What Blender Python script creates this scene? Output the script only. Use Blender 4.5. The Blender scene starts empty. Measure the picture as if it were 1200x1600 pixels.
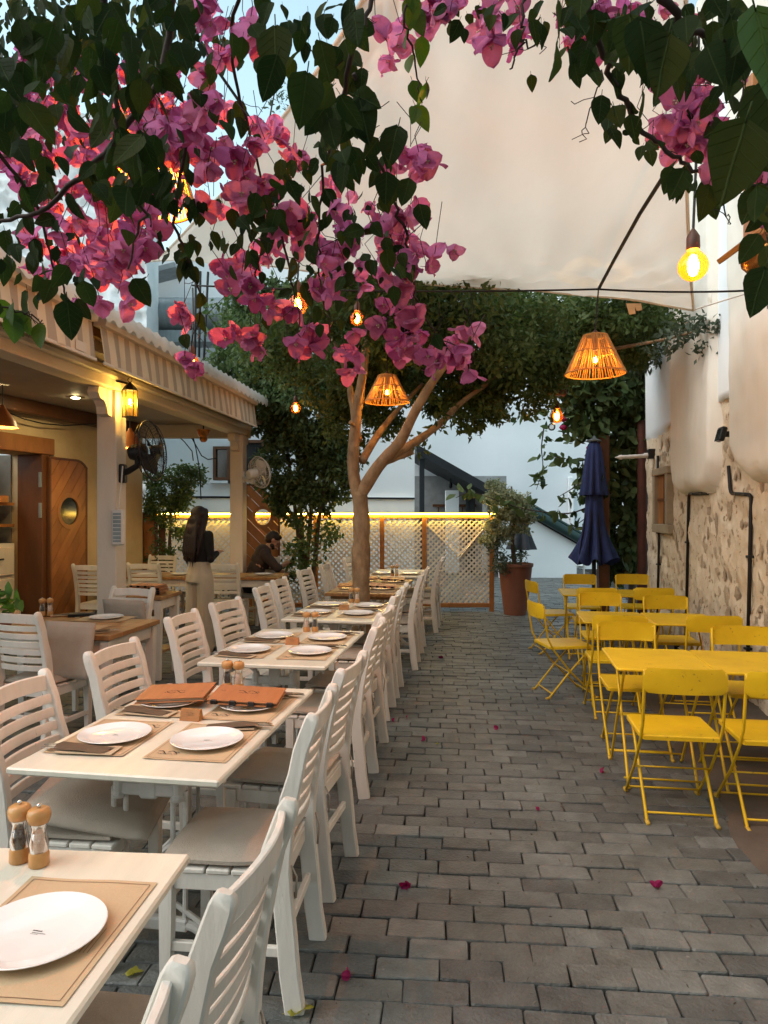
import bpy, bmesh, math, random
import numpy as np
from mathutils import Vector, Matrix, Euler

random.seed(7)
rng = np.random.default_rng(11)
PI = math.pi
scene = bpy.context.scene
C = scene.collection
R = math.radians

# ------------------------------------------------------------------ camera, sky, sun, exposure
CAM_H, FPX = 1.6, 1100.0
cam_d = bpy.data.cameras.new('camera')
cam = bpy.data.objects.new('camera', cam_d)
C.objects.link(cam)
cam.location = (0, 0, CAM_H)
cam.rotation_euler = (PI / 2, 0, 0)
cam_d.sensor_fit = 'VERTICAL'
cam_d.sensor_height = 36.0
cam_d.lens = FPX / 1600 * 36.0
cam_d.clip_start = 0.05
cam_d.clip_end = 500
scene.camera = cam

SUN_EL, SUN_AZ = R(50), R(-112)          # direction the light comes from: over the porch roof at the left
world = bpy.data.worlds.new('World')
scene.world = world
world.use_nodes = True
wn = world.node_tree.nodes
sky = wn.new('ShaderNodeTexSky')
sky.sky_type = 'NISHITA'
sky.sun_disc = False
sky.sun_elevation = SUN_EL
sky.sun_rotation = SUN_AZ
sky.air_density = 1.0
sky.dust_density = 1.5
sky.ozone_density = 1.0
bg = wn['Background']
bg.inputs['Strength'].default_value = 0.10
hsv = wn.new('ShaderNodeHueSaturation')
hsv.inputs['Hue'].default_value = 0.445
hsv.inputs['Saturation'].default_value = 0.68
hsv.inputs['Value'].default_value = 1.12
world.node_tree.links.new(sky.outputs[0], hsv.inputs['Color'])
world.node_tree.links.new(hsv.outputs[0], bg.inputs['Color'])

sun_d = bpy.data.lights.new('sun', 'SUN')
sun_d.energy = 0.5
sun_d.angle = R(60)
sun_d.color = (1.0, 0.98, 0.82)
sun = bpy.data.objects.new('sun', sun_d)
C.objects.link(sun)
sun.rotation_euler = Vector((math.sin(SUN_AZ) * math.cos(SUN_EL), math.cos(SUN_AZ) * math.cos(SUN_EL), math.sin(SUN_EL))).to_track_quat('Z', 'Y').to_euler()

vs = scene.view_settings
scene.display_settings.display_device = 'sRGB'
vs.view_transform = 'Standard'
vs.look = 'None'
vs.exposure = 1.62
vs.gamma = 1.0
vs.use_curve_mapping = False
scene.render.engine = 'CYCLES'
cy = scene.cycles
cy.use_denoising = True
cy.denoiser = 'OPENIMAGEDENOISE'
cy.max_bounces = 7
cy.diffuse_bounces = 4
cy.glossy_bounces = 3
cy.transmission_bounces = 6
cy.transparent_max_bounces = 12
cy.sample_clamp_indirect = 6.0
cy.caustics_reflective = False
cy.caustics_refractive = False
cy.use_light_tree = True

LAMP = 1.9      # one factor for the glow of all lamps


def at(px, py, d):
    """The real place, d metres in front of the camera, that the photograph shows at pixel (px, py)."""
    return Vector(((px - 600) / FPX * d, d, CAM_H + (800 - py) / FPX * d))


# ------------------------------------------------------------------ mesh helpers
class MB:
    def __init__(self):
        self.v, self.f = [], []

    def add(self, vs_, fs):
        n = len(self.v)
        self.v.extend([tuple(p) for p in vs_])
        self.f.extend([tuple(i + n for i in q) for q in fs])
        return self

    def box(self, c, s, rot=None, b=0.0):
        hx, hy, hz = s[0] / 2, s[1] / 2, s[2] / 2
        b = min(b, hx * .45, hy * .45, hz * .45)
        c = Vector(c)
        vsx, fs = [], []
        if b <= 0:
            for x in (-1, 1):
                for y in (-1, 1):
                    for z in (-1, 1):
                        vsx.append(Vector((x * hx, y * hy, z * hz)))
            fs = [(0, 1, 3, 2), (4, 6, 7, 5), (0, 4, 5, 1), (2, 3, 7, 6), (0, 2, 6, 4), (1, 5, 7, 3)]
        else:
            idx = {}
            for x in (-1, 1):
                for y in (-1, 1):
                    for z in (-1, 1):
                        for a in range(3):
                            idx[(x, y, z, a)] = len(vsx)
                            p = [x * (hx - b), y * (hy - b), z * (hz - b)]
                            p[a] = (x * hx, y * hy, z * hz)[a]
                            vsx.append(Vector(p))
            S = (-1, 1)
            for a in range(3):
                o = [i for i in range(3) if i != a]
                for s_ in S:
                    q = []
                    for (u, w) in ((-1, -1), (1, -1), (1, 1), (-1, 1)):
                        k = [0, 0, 0]
                        k[a], k[o[0]], k[o[1]] = s_, u, w
                        q.append(idx[(*k, a)])
                    fs.append(tuple(q))
                for u in S:
                    for w in S:
                        k0, k1 = [0, 0, 0], [0, 0, 0]
                        k0[a], k1[a] = -1, 1
                        k0[o[0]] = k1[o[0]] = u
                        k0[o[1]] = k1[o[1]] = w
                        fs.append((idx[(*k0, o[0])], idx[(*k1, o[0])], idx[(*k1, o[1])], idx[(*k0, o[1])]))
            for x in S:
                for y in S:
                    for z in S:
                        fs.append((idx[(x, y, z, 0)], idx[(x, y, z, 1)], idx[(x, y, z, 2)]))
        if rot is not None:
            vsx = [rot @ p for p in vsx]
        return self.add([p + c for p in vsx], fs)

    def span(self, p, q, w, h, up=(0, 0, 1), b=0.0):
        """Box from point p to q, w wide and h high."""
        p, q = Vector(p), Vector(q)
        y = (q - p)
        L = y.length
        y.normalize()
        x = y.cross(Vector(up))
        if x.length < 1e-4:
            x = y.cross(Vector((1, 0, 0)))
        x.normalize()
        z = x.cross(y)
        m = Matrix((x, y, z)).transposed()
        return self.box((p + q) / 2, (w, L, h), m, b)

    def sweep(self, pts, sec, up=(0, 0, 1), closed_sec=True, cap=True):
        """Sweep a 2D section (list of (a, b), or one per point) along pts; a is sideways, b along up."""
        pts = [Vector(p) for p in pts]
        n = len(pts)
        multi = isinstance(sec[0][0], (tuple, list))
        k = len(sec[0]) if multi else len(sec)
        vsx, fs = [], []
        for i, p in enumerate(pts):
            t = (pts[min(i + 1, n - 1)] - pts[max(i - 1, 0)]).normalized()
            x = t.cross(Vector(up))
            if x.length < 1e-4:
                x = t.cross(Vector((0, 1, 0)))
            x.normalize()
            z = x.cross(t)
            for (a, b) in (sec[i] if multi else sec):
                vsx.append(p + x * a + z * b)
        for i in range(n - 1):
            for j in range(k if closed_sec else k - 1):
                j2 = (j + 1) % k
                fs.append((i * k + j, i * k + j2, (i + 1) * k + j2, (i + 1) * k + j))
        if cap and closed_sec:
            fs.append(tuple(range(k - 1, -1, -1)))
            fs.append(tuple((n - 1) * k + j for j in range(k)))
        return self.add(vsx, fs)

    def tube(self, pts, r, n=6, cap=True):
        pts = [Vector(p) for p in pts]
        rs = r if isinstance(r, (list, tuple)) else [r] * len(pts)
        m = len(pts)
        vsx, fs = [], []
        x = None
        for i, p in enumerate(pts):
            t = (pts[min(i + 1, m - 1)] - pts[max(i - 1, 0)])
            t = t.normalized() if t.length > 1e-9 else Vector((0, 0, 1))
            if x is None:
                x = t.cross(Vector((0, 0, 1)))
                if x.length < 1e-3:
                    x = t.cross(Vector((0, 1, 0)))
            else:
                x = x - t * x.dot(t)
                if x.length < 1e-5:
                    x = t.cross(Vector((0.3, 1, 0.2)))
            x.normalize()
            y = t.cross(x)
            for j in range(n):
                a = 2 * PI * j / n
                vsx.append(p + (x * math.cos(a) + y * math.sin(a)) * rs[i])
        for i in range(m - 1):
            for j in range(n):
                j2 = (j + 1) % n
                fs.append((i * n + j, i * n + j2, (i + 1) * n + j2, (i + 1) * n + j))
        if cap:
            fs.append(tuple(range(n - 1, -1, -1)))
            fs.append(tuple((m - 1) * n + j for j in range(n)))
        return self.add(vsx, fs)

    def lathe(self, prof, n=16, c=(0, 0, 0), axis=None, fold=None, cap=True):
        c = Vector(c)
        m = axis if axis is not None else Matrix.Identity(3)
        vsx, fs = [], []
        k = len(prof)
        for i, (r, z) in enumerate(prof):
            for j in range(n):
                a = 2 * PI * j / n
                rr = r * (1 + (fold(i / (k - 1), a) if fold else 0))
                vsx.append(c + m @ Vector((rr * math.cos(a), rr * math.sin(a), z)))
        for i in range(k - 1):
            for j in range(n):
                j2 = (j + 1) % n
                fs.append((i * n + j, i * n + j2, (i + 1) * n + j2, (i + 1) * n + j))
        if cap:
            fs.append(tuple(range(n - 1, -1, -1)))
            fs.append(tuple((k - 1) * n + j for j in range(n)))
        return self.add(vsx, fs)

    def ball(self, c, r, n=10, m=6, s=(1, 1, 1)):
        prof = [(max(1e-4, r * math.sin(PI * i / m)), -r * math.cos(PI * i / m)) for i in range(m + 1)]
        return self.lathe(prof, n, c, Matrix.Diagonal(s))

    def prism(self, poly, t, fn):
        """Flat polygon (2D) thickened by t; fn maps (a, b, depth) to 3D."""
        k = len(poly)
        vsx = [fn(a, b, 0) for a, b in poly] + [fn(a, b, t) for a, b in poly]
        fs = [tuple(range(k - 1, -1, -1)), tuple(range(k, 2 * k))]
        for j in range(k):
            j2 = (j + 1) % k
            fs.append((j, j2, k + j2, k + j))
        return self.add(vsx, fs)

    def mesh(self, name, mat=None, smooth=None, fix=True):
        me = bpy.data.meshes.new(name)
        me.from_pydata(self.v, [], self.f)
        if fix:
            bm = bmesh.new()
            bm.from_mesh(me)
            bmesh.ops.recalc_face_normals(bm, faces=bm.faces)
            bm.to_mesh(me)
            bm.free()
        if mat is not None:
            me.materials.append(mat)
        if smooth:
            me.polygons.foreach_set('use_smooth', [True] * len(me.polygons))
            if smooth is not True:
                me.set_sharp_from_angle(angle=R(smooth))
        me.update()
        return me

    def build(self, name, mat=None, parent=None, smooth=None, loc=None, rz=None, fix=True, label=None):
        return link(name, self.mesh(name, mat, smooth, fix), parent, loc, rz, label)


def link(name, me, parent=None, loc=None, rz=None, label=None, mw=None, rot=None, scale=None):
    o = bpy.data.objects.new(name, me)
    C.objects.link(o)
    if parent is not None:
        o.parent = parent
    if loc is not None:
        o.location = loc
    if rz is not None:
        o.rotation_euler = (0, 0, rz)
    if rot is not None:
        o.rotation_euler = rot
    if scale is not None:
        o.scale = scale
    if mw is not None:
        o.matrix_local = mw
    if label:
        o['label'] = label
    return o


def tag(o, label, cat, group=None, kind=None):
    o['label'] = label
    o['category'] = cat
    if group:
        o['group'] = group
    if kind:
        o['kind'] = kind
    return o


def thing(name, label, cat, loc=(0, 0, 0), rz=0.0, group=None):
    o = bpy.data.objects.new(name, None)
    o.empty_display_size = .1
    C.objects.link(o)
    o.location = loc
    o.rotation_euler = (0, 0, rz)
    return tag(o, label, cat, group)


KIDS = {}


def kids(o):
    return [c for c in o.children]


def dup(root, loc, rz, label=None, rot=None):
    r = root.copy()
    C.objects.link(r)
    r.location = loc
    r.rotation_euler = rot if rot is not None else (0, 0, rz)
    if label:
        r['label'] = label
    for ch in list(KIDS.get(root.name) or kids(root)):
        c = ch.copy()
        C.objects.link(c)
        c.parent = r
        for g in list(KIDS.get(ch.name) or kids(ch)):
            d = g.copy()
            C.objects.link(d)
            d.parent = c
    return r


def freeze(root):
    """Remember a prototype's children once: .children walks every object of the file."""
    KIDS[root.name] = kids(root)
    for ch in KIDS[root.name]:
        KIDS[ch.name] = kids(ch)


def struct(name, mb, mat, smooth=None):
    o = mb.build(name, mat, None, smooth)
    o['kind'] = 'structure'
    return o


def npmesh(name, V, F, mat, smooth=True):
    """Mesh from numpy arrays; F is (n, 3) or (n, 4)."""
    me = bpy.data.meshes.new(name)
    k = F.shape[1]
    me.vertices.add(len(V))
    me.vertices.foreach_set('co', V.astype(np.float32).ravel())
    me.loops.add(F.size)
    me.loops.foreach_set('vertex_index', F.astype(np.int32).ravel())
    me.polygons.add(len(F))
    me.polygons.foreach_set('loop_start', np.arange(0, F.size, k, dtype=np.int32))
    me.polygons.foreach_set('use_smooth', np.full(len(F), smooth))
    me.materials.append(mat)
    me.update(calc_edges=True)
    return me


def frames(dirs, nor):
    """Rotation matrices (n,3,3) whose columns are side, dir, normal."""
    y = dirs / np.linalg.norm(dirs, axis=1, keepdims=True)
    z = nor - y * np.sum(nor * y, axis=1, keepdims=True)
    z /= np.linalg.norm(z, axis=1, keepdims=True) + 1e-9
    x = np.cross(y, z)
    return np.stack([x, y, z], axis=2)


def scatter(name, mat, pos, size, droop=.6, tmpl=None, up=0.0):
    """One mesh of many small leaves at pos (n,3)."""
    n = len(pos)
    tv, tf = tmpl
    d = rng.normal(size=(n, 3))
    d[:, 2] -= droop
    nr = rng.normal(size=(n, 3))
    nr[:, 2] += up
    M = frames(d, nr)
    s = size * rng.uniform(.65, 1.25, n)
    V = np.einsum('nij,kj->nki', M, tv) * s[:, None, None] + pos[:, None, :]
    F = tf[None] + (np.arange(n) * len(tv))[:, None, None]
    return npmesh(name, V.reshape(-1, 3), F.reshape(-1, tf.shape[1]), mat)


# leaf shapes: base at the origin, tip along +Y
LEAF = (np.array([[0, 0, 0], [.30, .35, .06], [0, .42, -.02], [-.30, .35, .06], [.2, .72, .03], [-.2, .72, .03], [0, 1, -.06]], float),
        np.array([[0, 1, 2, 2], [0, 2, 3, 3], [1, 4, 6, 2], [3, 2, 6, 5]]))
SLIM = (np.array([[0, 0, 0], [.16, .45, .03], [0, 1, -.04], [-.16, .45, .03]], float), np.array([[0, 1, 2, 3]]))
SLIM2 = (np.array([[0, 0, 0], [.24, .45, .05], [0, .5, -.02], [0, 1, -.05], [-.24, .45, .05]], float), np.array([[0, 1, 3, 2], [0, 2, 3, 4]]))
_t = LEAF[1].tolist()
LEAF = (LEAF[0], np.array([[0, 1, 2], [0, 2, 3], [1, 4, 2], [4, 6, 2], [3, 2, 5], [2, 6, 5]]))


def ellip(c, r, n, shell=.0):
    p = rng.normal(size=(n, 3))
    p /= np.linalg.norm(p, axis=1, keepdims=True)
    p *= (shell + (1 - shell) * rng.uniform(0, 1, n) ** (1 / 3))[:, None]
    return p * np.array(r) + np.array(c)


# ------------------------------------------------------------------ materials
def mat(name, c1, c2=None, scale=6.0, rough=.6, bump=0.0, bscale=40.0, spec=.3, stretch=(1, 1, 1), metal=0.0, c3=None, c3amt=.12, c3scale=14.0, objrand=0.0, detail=6.0, coat=0.0):
    m = bpy.data.materials.new(name)
    m.use_nodes = True
    nt = m.node_tree
    N, L = nt.nodes, nt.links
    p = N['Principled BSDF']
    p.inputs['Roughness'].default_value = rough
    p.inputs['Specular IOR Level'].default_value = spec
    p.inputs['Metallic'].default_value = metal
    if coat:
        p.inputs['Coat Weight'].default_value = coat
    c2 = c2 or tuple(x * .75 for x in c1)
    tc = N.new('ShaderNodeTexCoord')
    oi = N.new('ShaderNodeObjectInfo')
    mul = N.new('ShaderNodeMath'); mul.operation = 'MULTIPLY'; mul.inputs[1].default_value = 37.0
    L.new(oi.outputs['Random'], mul.inputs[0])
    mp = N.new('ShaderNodeMapping')
    mp.inputs['Scale'].default_value = stretch
    L.new(tc.outputs['Object'], mp.inputs['Vector'])
    ad = N.new('ShaderNodeVectorMath'); ad.operation = 'ADD'
    L.new(mp.outputs[0], ad.inputs[0]); L.new(mul.outputs[0], ad.inputs[1])
    no = N.new('ShaderNodeTexNoise')
    no.inputs['Scale'].default_value = scale
    no.inputs['Detail'].default_value = detail
    no.inputs['Roughness'].default_value = .6
    L.new(ad.outputs[0], no.inputs['Vector'])
    cr = N.new('ShaderNodeValToRGB')
    cr.color_ramp.elements[0].position = .32
    cr.color_ramp.elements[1].position = .68
    cr.color_ramp.elements[0].color = (*c2, 1)
    cr.color_ramp.elements[1].color = (*c1, 1)
    L.new(no.outputs['Fac'], cr.inputs[0])
    col = cr.outputs[0]
    if c3:
        n3 = N.new('ShaderNodeTexNoise')
        n3.inputs['Scale'].default_value = c3scale
        n3.inputs['Detail'].default_value = 8
        n3.inputs['Roughness'].default_value = .7
        L.new(ad.outputs[0], n3.inputs['Vector'])
        r3 = N.new('ShaderNodeMapRange')
        r3.inputs['From Min'].default_value = .5 + (.5 - c3amt) * .4
        r3.inputs['From Max'].default_value = .56 + (.5 - c3amt) * .4
        L.new(n3.outputs['Fac'], r3.inputs['Value'])
        mx = N.new('ShaderNodeMix'); mx.data_type = 'RGBA'
        L.new(r3.outputs[0], mx.inputs['Factor'])
        L.new(col, mx.inputs['A'])
        mx.inputs['B'].default_value = (*c3, 1)
        col = mx.outputs['Result']
    if objrand:
        hs = N.new('ShaderNodeHueSaturation')
        mr = N.new('ShaderNodeMapRange')
        mr.inputs['To Min'].default_value = 1 - objrand
        mr.inputs['To Max'].default_value = 1 + objrand
        L.new(oi.outputs['Random'], mr.inputs['Value'])
        L.new(mr.outputs[0], hs.inputs['Value'])
        L.new(col, hs.inputs['Color'])
        col = hs.outputs[0]
    L.new(col, p.inputs['Base Color'])
    if bump:
        nb = N.new('ShaderNodeTexNoise')
        nb.inputs['Scale'].default_value = bscale
        nb.inputs['Detail'].default_value = 6
        L.new(ad.outputs[0], nb.inputs['Vector'])
        bp = N.new('ShaderNodeBump')
        bp.inputs['Strength'].default_value = bump
        bp.inputs['Distance'].default_value = .01
        L.new(nb.outputs['Fac'], bp.inputs['Height'])
        L.new(bp.outputs[0], p.inputs['Normal'])
    return m


def leafmat(name, cols, trans=.4, rough=.45, island=True, tint=None, spec=.3, tsat=1.15):
    """Leaf or petal: colours picked per leaf, light shining through."""
    m = bpy.data.materials.new(name)
    m.use_nodes = True
    nt = m.node_tree
    N, L = nt.nodes, nt.links
    p = N['Principled BSDF']
    p.inputs['Roughness'].default_value = rough
    p.inputs['Specular IOR Level'].default_value = spec
    src = N.new('ShaderNodeNewGeometry').outputs['Random Per Island'] if island else N.new('ShaderNodeObjectInfo').outputs['Random']
    cr = N.new('ShaderNodeValToRGB')
    cr.color_ramp.interpolation = 'LINEAR'
    el = cr.color_ramp.elements
    while len(el) < len(cols):
        el.new(.5)
    for i, c in enumerate(cols):
        el[i].position = i / max(1, len(cols) - 1)
        el[i].color = (*c, 1)
    L.new(src, cr.inputs[0])
    tr = N.new('ShaderNodeBsdfTranslucent')
    hs = N.new('ShaderNodeHueSaturation')
    hs.inputs['Saturation'].default_value = tsat
    hs.inputs['Value'].default_value = 1.2
    L.new(cr.outputs[0], hs.inputs['Color'])
    L.new(hs.outputs[0], tr.inputs['Color'])
    tc = N.new('ShaderNodeTexCoord')
    no = N.new('ShaderNodeTexNoise'); no.inputs['Scale'].default_value = 60
    L.new(tc.outputs['Object'], no.inputs['Vector'])
    mx0 = N.new('ShaderNodeMix'); mx0.data_type = 'RGBA'; mx0.blend_type = 'MULTIPLY'
    mx0.inputs['Factor'].default_value = .35
    L.new(cr.outputs[0], mx0.inputs['A'])
    L.new(no.outputs['Color'], mx0.inputs['B'])
    L.new(mx0.outputs['Result'], p.inputs['Base Color'])
    mx = N.new('ShaderNodeMixShader')
    mx.inputs[0].default_value = trans
    L.new(p.outputs[0], mx.inputs[1]); L.new(tr.outputs[0], mx.inputs[2])
    L.new(mx.outputs[0], N['Material Output'].inputs[0])
    return m


def emis(name, col, strength):
    m = bpy.data.materials.new(name)
    m.use_nodes = True
    nt = m.node_tree
    nt.nodes.remove(nt.nodes['Principled BSDF'])
    e = nt.nodes.new('ShaderNodeEmission')
    e.inputs[0].default_value = (*col, 1)
    e.inputs[1].default_value = strength * LAMP
    nt.links.new(e.outputs[0], nt.nodes['Material Output'].inputs[0])
    return m


def glassy(name, tint=(1, 1, 1), gloss=.12, milk=0.0, milkcol=(1, .6, .2)):
    """Thin glass: mostly clear, a little mirror, and if milk > 0 a glow where a lamp shines through it."""
    m = bpy.data.materials.new(name)
    m.use_nodes = True
    nt = m.node_tree
    N, L = nt.nodes, nt.links
    nt.nodes.remove(N['Principled BSDF'])
    t = N.new('ShaderNodeBsdfTransparent'); t.inputs[0].default_value = (*tint, 1)
    g = N.new('ShaderNodeBsdfGlossy'); g.inputs['Roughness'].default_value = .05
    fr = N.new('ShaderNodeLayerWeight'); fr.inputs[0].default_value = .35
    mr = N.new('ShaderNodeMapRange'); mr.inputs['To Min'].default_value = gloss * .4; mr.inputs['To Max'].default_value = min(1, gloss * 4)
    L.new(fr.outputs['Fresnel'], mr.inputs['Value'])
    mx = N.new('ShaderNodeMixShader')
    L.new(mr.outputs[0], mx.inputs[0]); L.new(t.outputs[0], mx.inputs[1]); L.new(g.outputs[0], mx.inputs[2])
    out = mx.outputs[0]
    if milk:
        tl = N.new('ShaderNodeBsdfTranslucent'); tl.inputs[0].default_value = (*milkcol, 1)
        m2 = N.new('ShaderNodeMixShader'); m2.inputs[0].default_value = milk
        L.new(out, m2.inputs[1]); L.new(tl.outputs[0], m2.inputs[2])
        out = m2.outputs[0]
    L.new(out, N['Material Output'].inputs[0])
    return m


M = {}
M['white'] = mat('painted_white_wood', (.72, .67, .60), (.58, .53, .46), 5, .5, .25, 60, stretch=(1, 1, .25), c3=(.34, .28, .21), c3amt=.13, c3scale=24, objrand=.07)
M['iron_white'] = mat('painted_white_iron', (.62, .60, .56), (.48, .46, .42), 9, .45, .15, 90, c3=(.2, .15, .1), c3amt=.06)
M['tabletop'] = mat('table_white_paint', (.72, .67, .555), (.62, .575, .47), 3, .28, .08, 50, stretch=(4, .6, 1), c3=(.5, .42, .3), c3amt=.05, c3scale=9, spec=.45)
M['woodtop'] = mat('table_oak', (.36, .19, .07), (.22, .10, .035), 4, .4, .15, 50, stretch=(6, .5, 1))
M['kraft'] = mat('kraft_paper', (.54, .39, .235), (.49, .35, .21), 5, .8, .15, 120)
M['ink'] = mat('print_ink', (.05, .04, .035), rough=.8)
M['inkbrown'] = mat('print_ink_brown', (.24, .14, .08), rough=.8)
M['china'] = mat('white_glazed_china', (.84, .82, .80), (.82, .80, .77), 2, .12, spec=.55, coat=.5)
M['cushion'] = mat('cushion_linen', (.44, .37, .30), (.38, .32, .255), 7, .95, .5, 260)
M['menuwood'] = mat('menu_orange_wood', (.44, .165, .06), (.36, .13, .045), 6, .45, .1, 80, stretch=(1, 6, 1))
M['blockwood'] = mat('block_wood', (.42, .19, .06), (.34, .14, .045), 8, .5, .1, 80, stretch=(1, 5, 1))
M['millwood'] = mat('mill_beech', (.56, .29, .10), (.42, .20, .06), 14, .35, .05, 80, stretch=(1, 1, .3), coat=.3)
M['napkin'] = mat('paper_napkin', (.52, .40, .27), (.44, .33, .21), 9, .85, .2, 150)
M['napdark'] = mat('cutlery_sleeve', (.13, .085, .05), (.10, .065, .04), 9, .8, .2, 150)
M['steel'] = mat('cutlery_steel', (.75, .73, .7), rough=.2, metal=1.0)
M['glass'] = glassy('clear_glass', (.95, .95, .93), .2)
M['pepper'] = mat('peppercorns', (.02, .018, .016), (.07, .06, .05), 300, .7, .6, 300)
M['salt'] = mat('salt_crystals', (.75, .55, .45), (.6, .42, .33), 300, .6, .5, 300)
M['yellow'] = mat('yellow_enamel', (.70, .45, .013), (.60, .37, .010), 6, .42, .06, 70, c3=(.30, .17, .03), c3amt=.20, c3scale=26, objrand=.08)
M['foot'] = mat('yellow_enamel_rubber', (.6, .38, .05), rough=.6)
M['navy'] = mat('navy_canvas', (.020, .032, .105), (.013, .020, .068), 9, .85, .3, 150)
M['darkmetal'] = mat('dark_metal', (.02, .02, .022), rough=.5, metal=.3)
M['blackplastic'] = mat('black_plastic', (.012, .012, .013), rough=.4)
M['whiteplastic'] = mat('white_plastic', (.68, .66, .62), rough=.4)
M['cable'] = mat('black_cable', (.012, .011, .011), rough=.6)
M['rattan'] = mat('rattan_sticks', (.52, .27, .085), (.36, .17, .05), 20, .6, .2, 100)
M['strap'] = mat('orange_strap', (.62, .40, .22), rough=.9)
M['wood'] = mat('varnished_wood', (.34, .14, .04), (.22, .085, .025), 5, .4, .15, 60, stretch=(1, 1, .35), objrand=.22)
M['darkwood'] = mat('dark_wood', (.13, .05, .018), (.08, .03, .012), 5, .45, .15, 60, stretch=(1, 1, .3))
M['railwood'] = mat('fence_frame_wood', (.40, .17, .05), (.28, .11, .035), 6, .5, .15, 60)
M['lattice'] = mat('lattice_wood', (.78, .71, .58), (.68, .61, .49), 9, .6, .15, 80, objrand=.12)
M['postwhite'] = mat('post_paint', (.62, .56, .48), (.53, .47, .39), 3, .55, .2, 60, stretch=(1, 1, .3), c3=(.34, .27, .2), c3amt=.05, c3scale=9)
M['cream'] = mat('cream_plaster', (.56, .43, .25), (.46, .34, .19), 2.2, .85, .5, 12, c3=(.42, .28, .13), c3amt=.1, c3scale=3)
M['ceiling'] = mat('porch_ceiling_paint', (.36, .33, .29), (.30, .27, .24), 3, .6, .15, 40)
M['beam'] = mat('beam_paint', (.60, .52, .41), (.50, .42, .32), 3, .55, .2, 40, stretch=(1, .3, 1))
M['bluewall'] = mat('whitewash', (.76, .79, .80), (.67, .71, .73), .5, .9, .25, 6, c3=(.50, .55, .57), c3amt=.08, c3scale=1.6)
M['rough'] = mat('whitewashed_rubble', (.72, .74, .74), (.60, .63, .64), 4, .95, 1.0, 8)
M['plaster'] = mat('white_plaster', (.74, .70, .62), (.65, .60, .52), 1.2, .9, .35, 9, stretch=(1, 1, .35), c3=(.46, .36, .26), c3amt=.08, c3scale=2.5)
M['mortar'] = mat('lime_mortar', (.70, .60, .46), (.56, .45, .31), 7, .95, 1.0, 22, c3=(.27, .165, .09), c3amt=.30, c3scale=11)
M['stone'] = mat('wall_stone', (.60, .47, .33), (.42, .30, .19), 18, .95, 1.0, 40, objrand=.2, c3=(.64, .52, .38), c3amt=.46, c3scale=7)
M['roofwhite'] = mat('corrugated_sheet', (.66, .63, .58), (.52, .48, .43), 3, .6, .2, 30, c3=(.30, .26, .21), c3amt=.06)
M['galv'] = mat('galvanised_steel', (.24, .27, .28), (.17, .20, .21), 4, .45, .05, 40, stretch=(4, 1, 1), metal=.3)
M['dark_roof'] = mat('dark_roofing', (.025, .027, .03), (.018, .02, .022), 3, .7, .2, 30)  # near-black colour of the shed roof and its dark pillars
M['gutter'] = mat('green_gutter', (.02, .045, .042), rough=.4)
M['rust'] = mat('rust_pipe', (.085, .025, .015), (.05, .016, .01), 8, .6, .2, 50)
M['bark'] = mat('fig_bark', (.31, .20, .11), (.15, .088, .046), 11, .85, 1.0, 55, stretch=(1, 1, .5), c3=(.13, .075, .045), c3amt=.16, c3scale=16)
M['bark2'] = mat('brown_bark', (.12, .085, .06), (.08, .055, .04), 12, .9, .6, 40)
M['twig'] = mat('dark_twig', (.06, .035, .028), (.04, .025, .02), 20, .8)
M['terracotta'] = mat('terracotta', (.22, .085, .05), (.17, .065, .038), 4, .75, .2, 40)
M['soil'] = mat('soil', (.05, .035, .025), rough=1)
M['copper'] = mat('copper_bowl', (.55, .24, .07), (.45, .18, .05), 6, .25, metal=.9)
M['socket'] = mat('brown_lampholder', (.09, .035, .02), rough=.45)
M['concrete'] = mat('stained_concrete', (.115, .088, .066), (.075, .058, .045), 3, .8, .5, 20)
M['skin'] = mat('skin', (.36, .19, .125), (.33, .17, .11), 8, .5)
M['hair'] = mat('dark_hair', (.022, .011, .008), (.012, .007, .005), 30, .45, .4, 90, stretch=(6, 6, 1))
M['blackcloth'] = mat('black_knit', (.013, .012, .012), (.009, .008, .008), 20, .9, .4, 120)
M['shirt'] = mat('dark_brown_shirt', (.045, .03, .026), (.032, .022, .019), 12, .85, .4, 90)
M['trousers'] = mat('beige_trousers', (.52, .44, .33), (.40, .33, .24), 8, .9, .6, 28, stretch=(1, 1, .3))
M['darktrousers'] = mat('dark_trousers', (.015, .015, .018), rough=.9)
M['screenglass'] = mat('phone_black', (.01, .01, .012), rough=.15)
M['window'] = mat('dark_window_glass', (.015, .018, .02), rough=.1, spec=.5)
M['sailcord'] = mat('sail_cord', (.6, .55, .5), rough=.8)
M['bulbglass'] = glassy('amber_bulb_glass', (1.0, .62, .20), .10, .028, (1.0, .20, .004))
M['clearbulb'] = glassy('clear_bulb_glass', (.95, .93, .9), .25)
M['amberpane'] = glassy('amber_pane', (1.0, .80, .4), .12, .06, (1.0, .5, .06))
M['corefar'] = emis('small_filament_glow', (1.0, .50, .10), 22)
M['coreglow'] = emis('flower_lamp_glow', (1.0, .42, .06), 1900)
M['corelow'] = emis('lantern_filament_glow', (1.0, .74, .29), 330)
M['core'] = emis('bulb_filament_glow', (1.0, .74, .29), 230)
M['corebig'] = emis('globe_filament_glow', (1.0, .56, .15), 150)
M['downlight'] = emis('downlight_glow', (1.0, .77, .36), 150)
M['led'] = emis('led_strip_glow', (1.0, .66, .10), 15)

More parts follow.
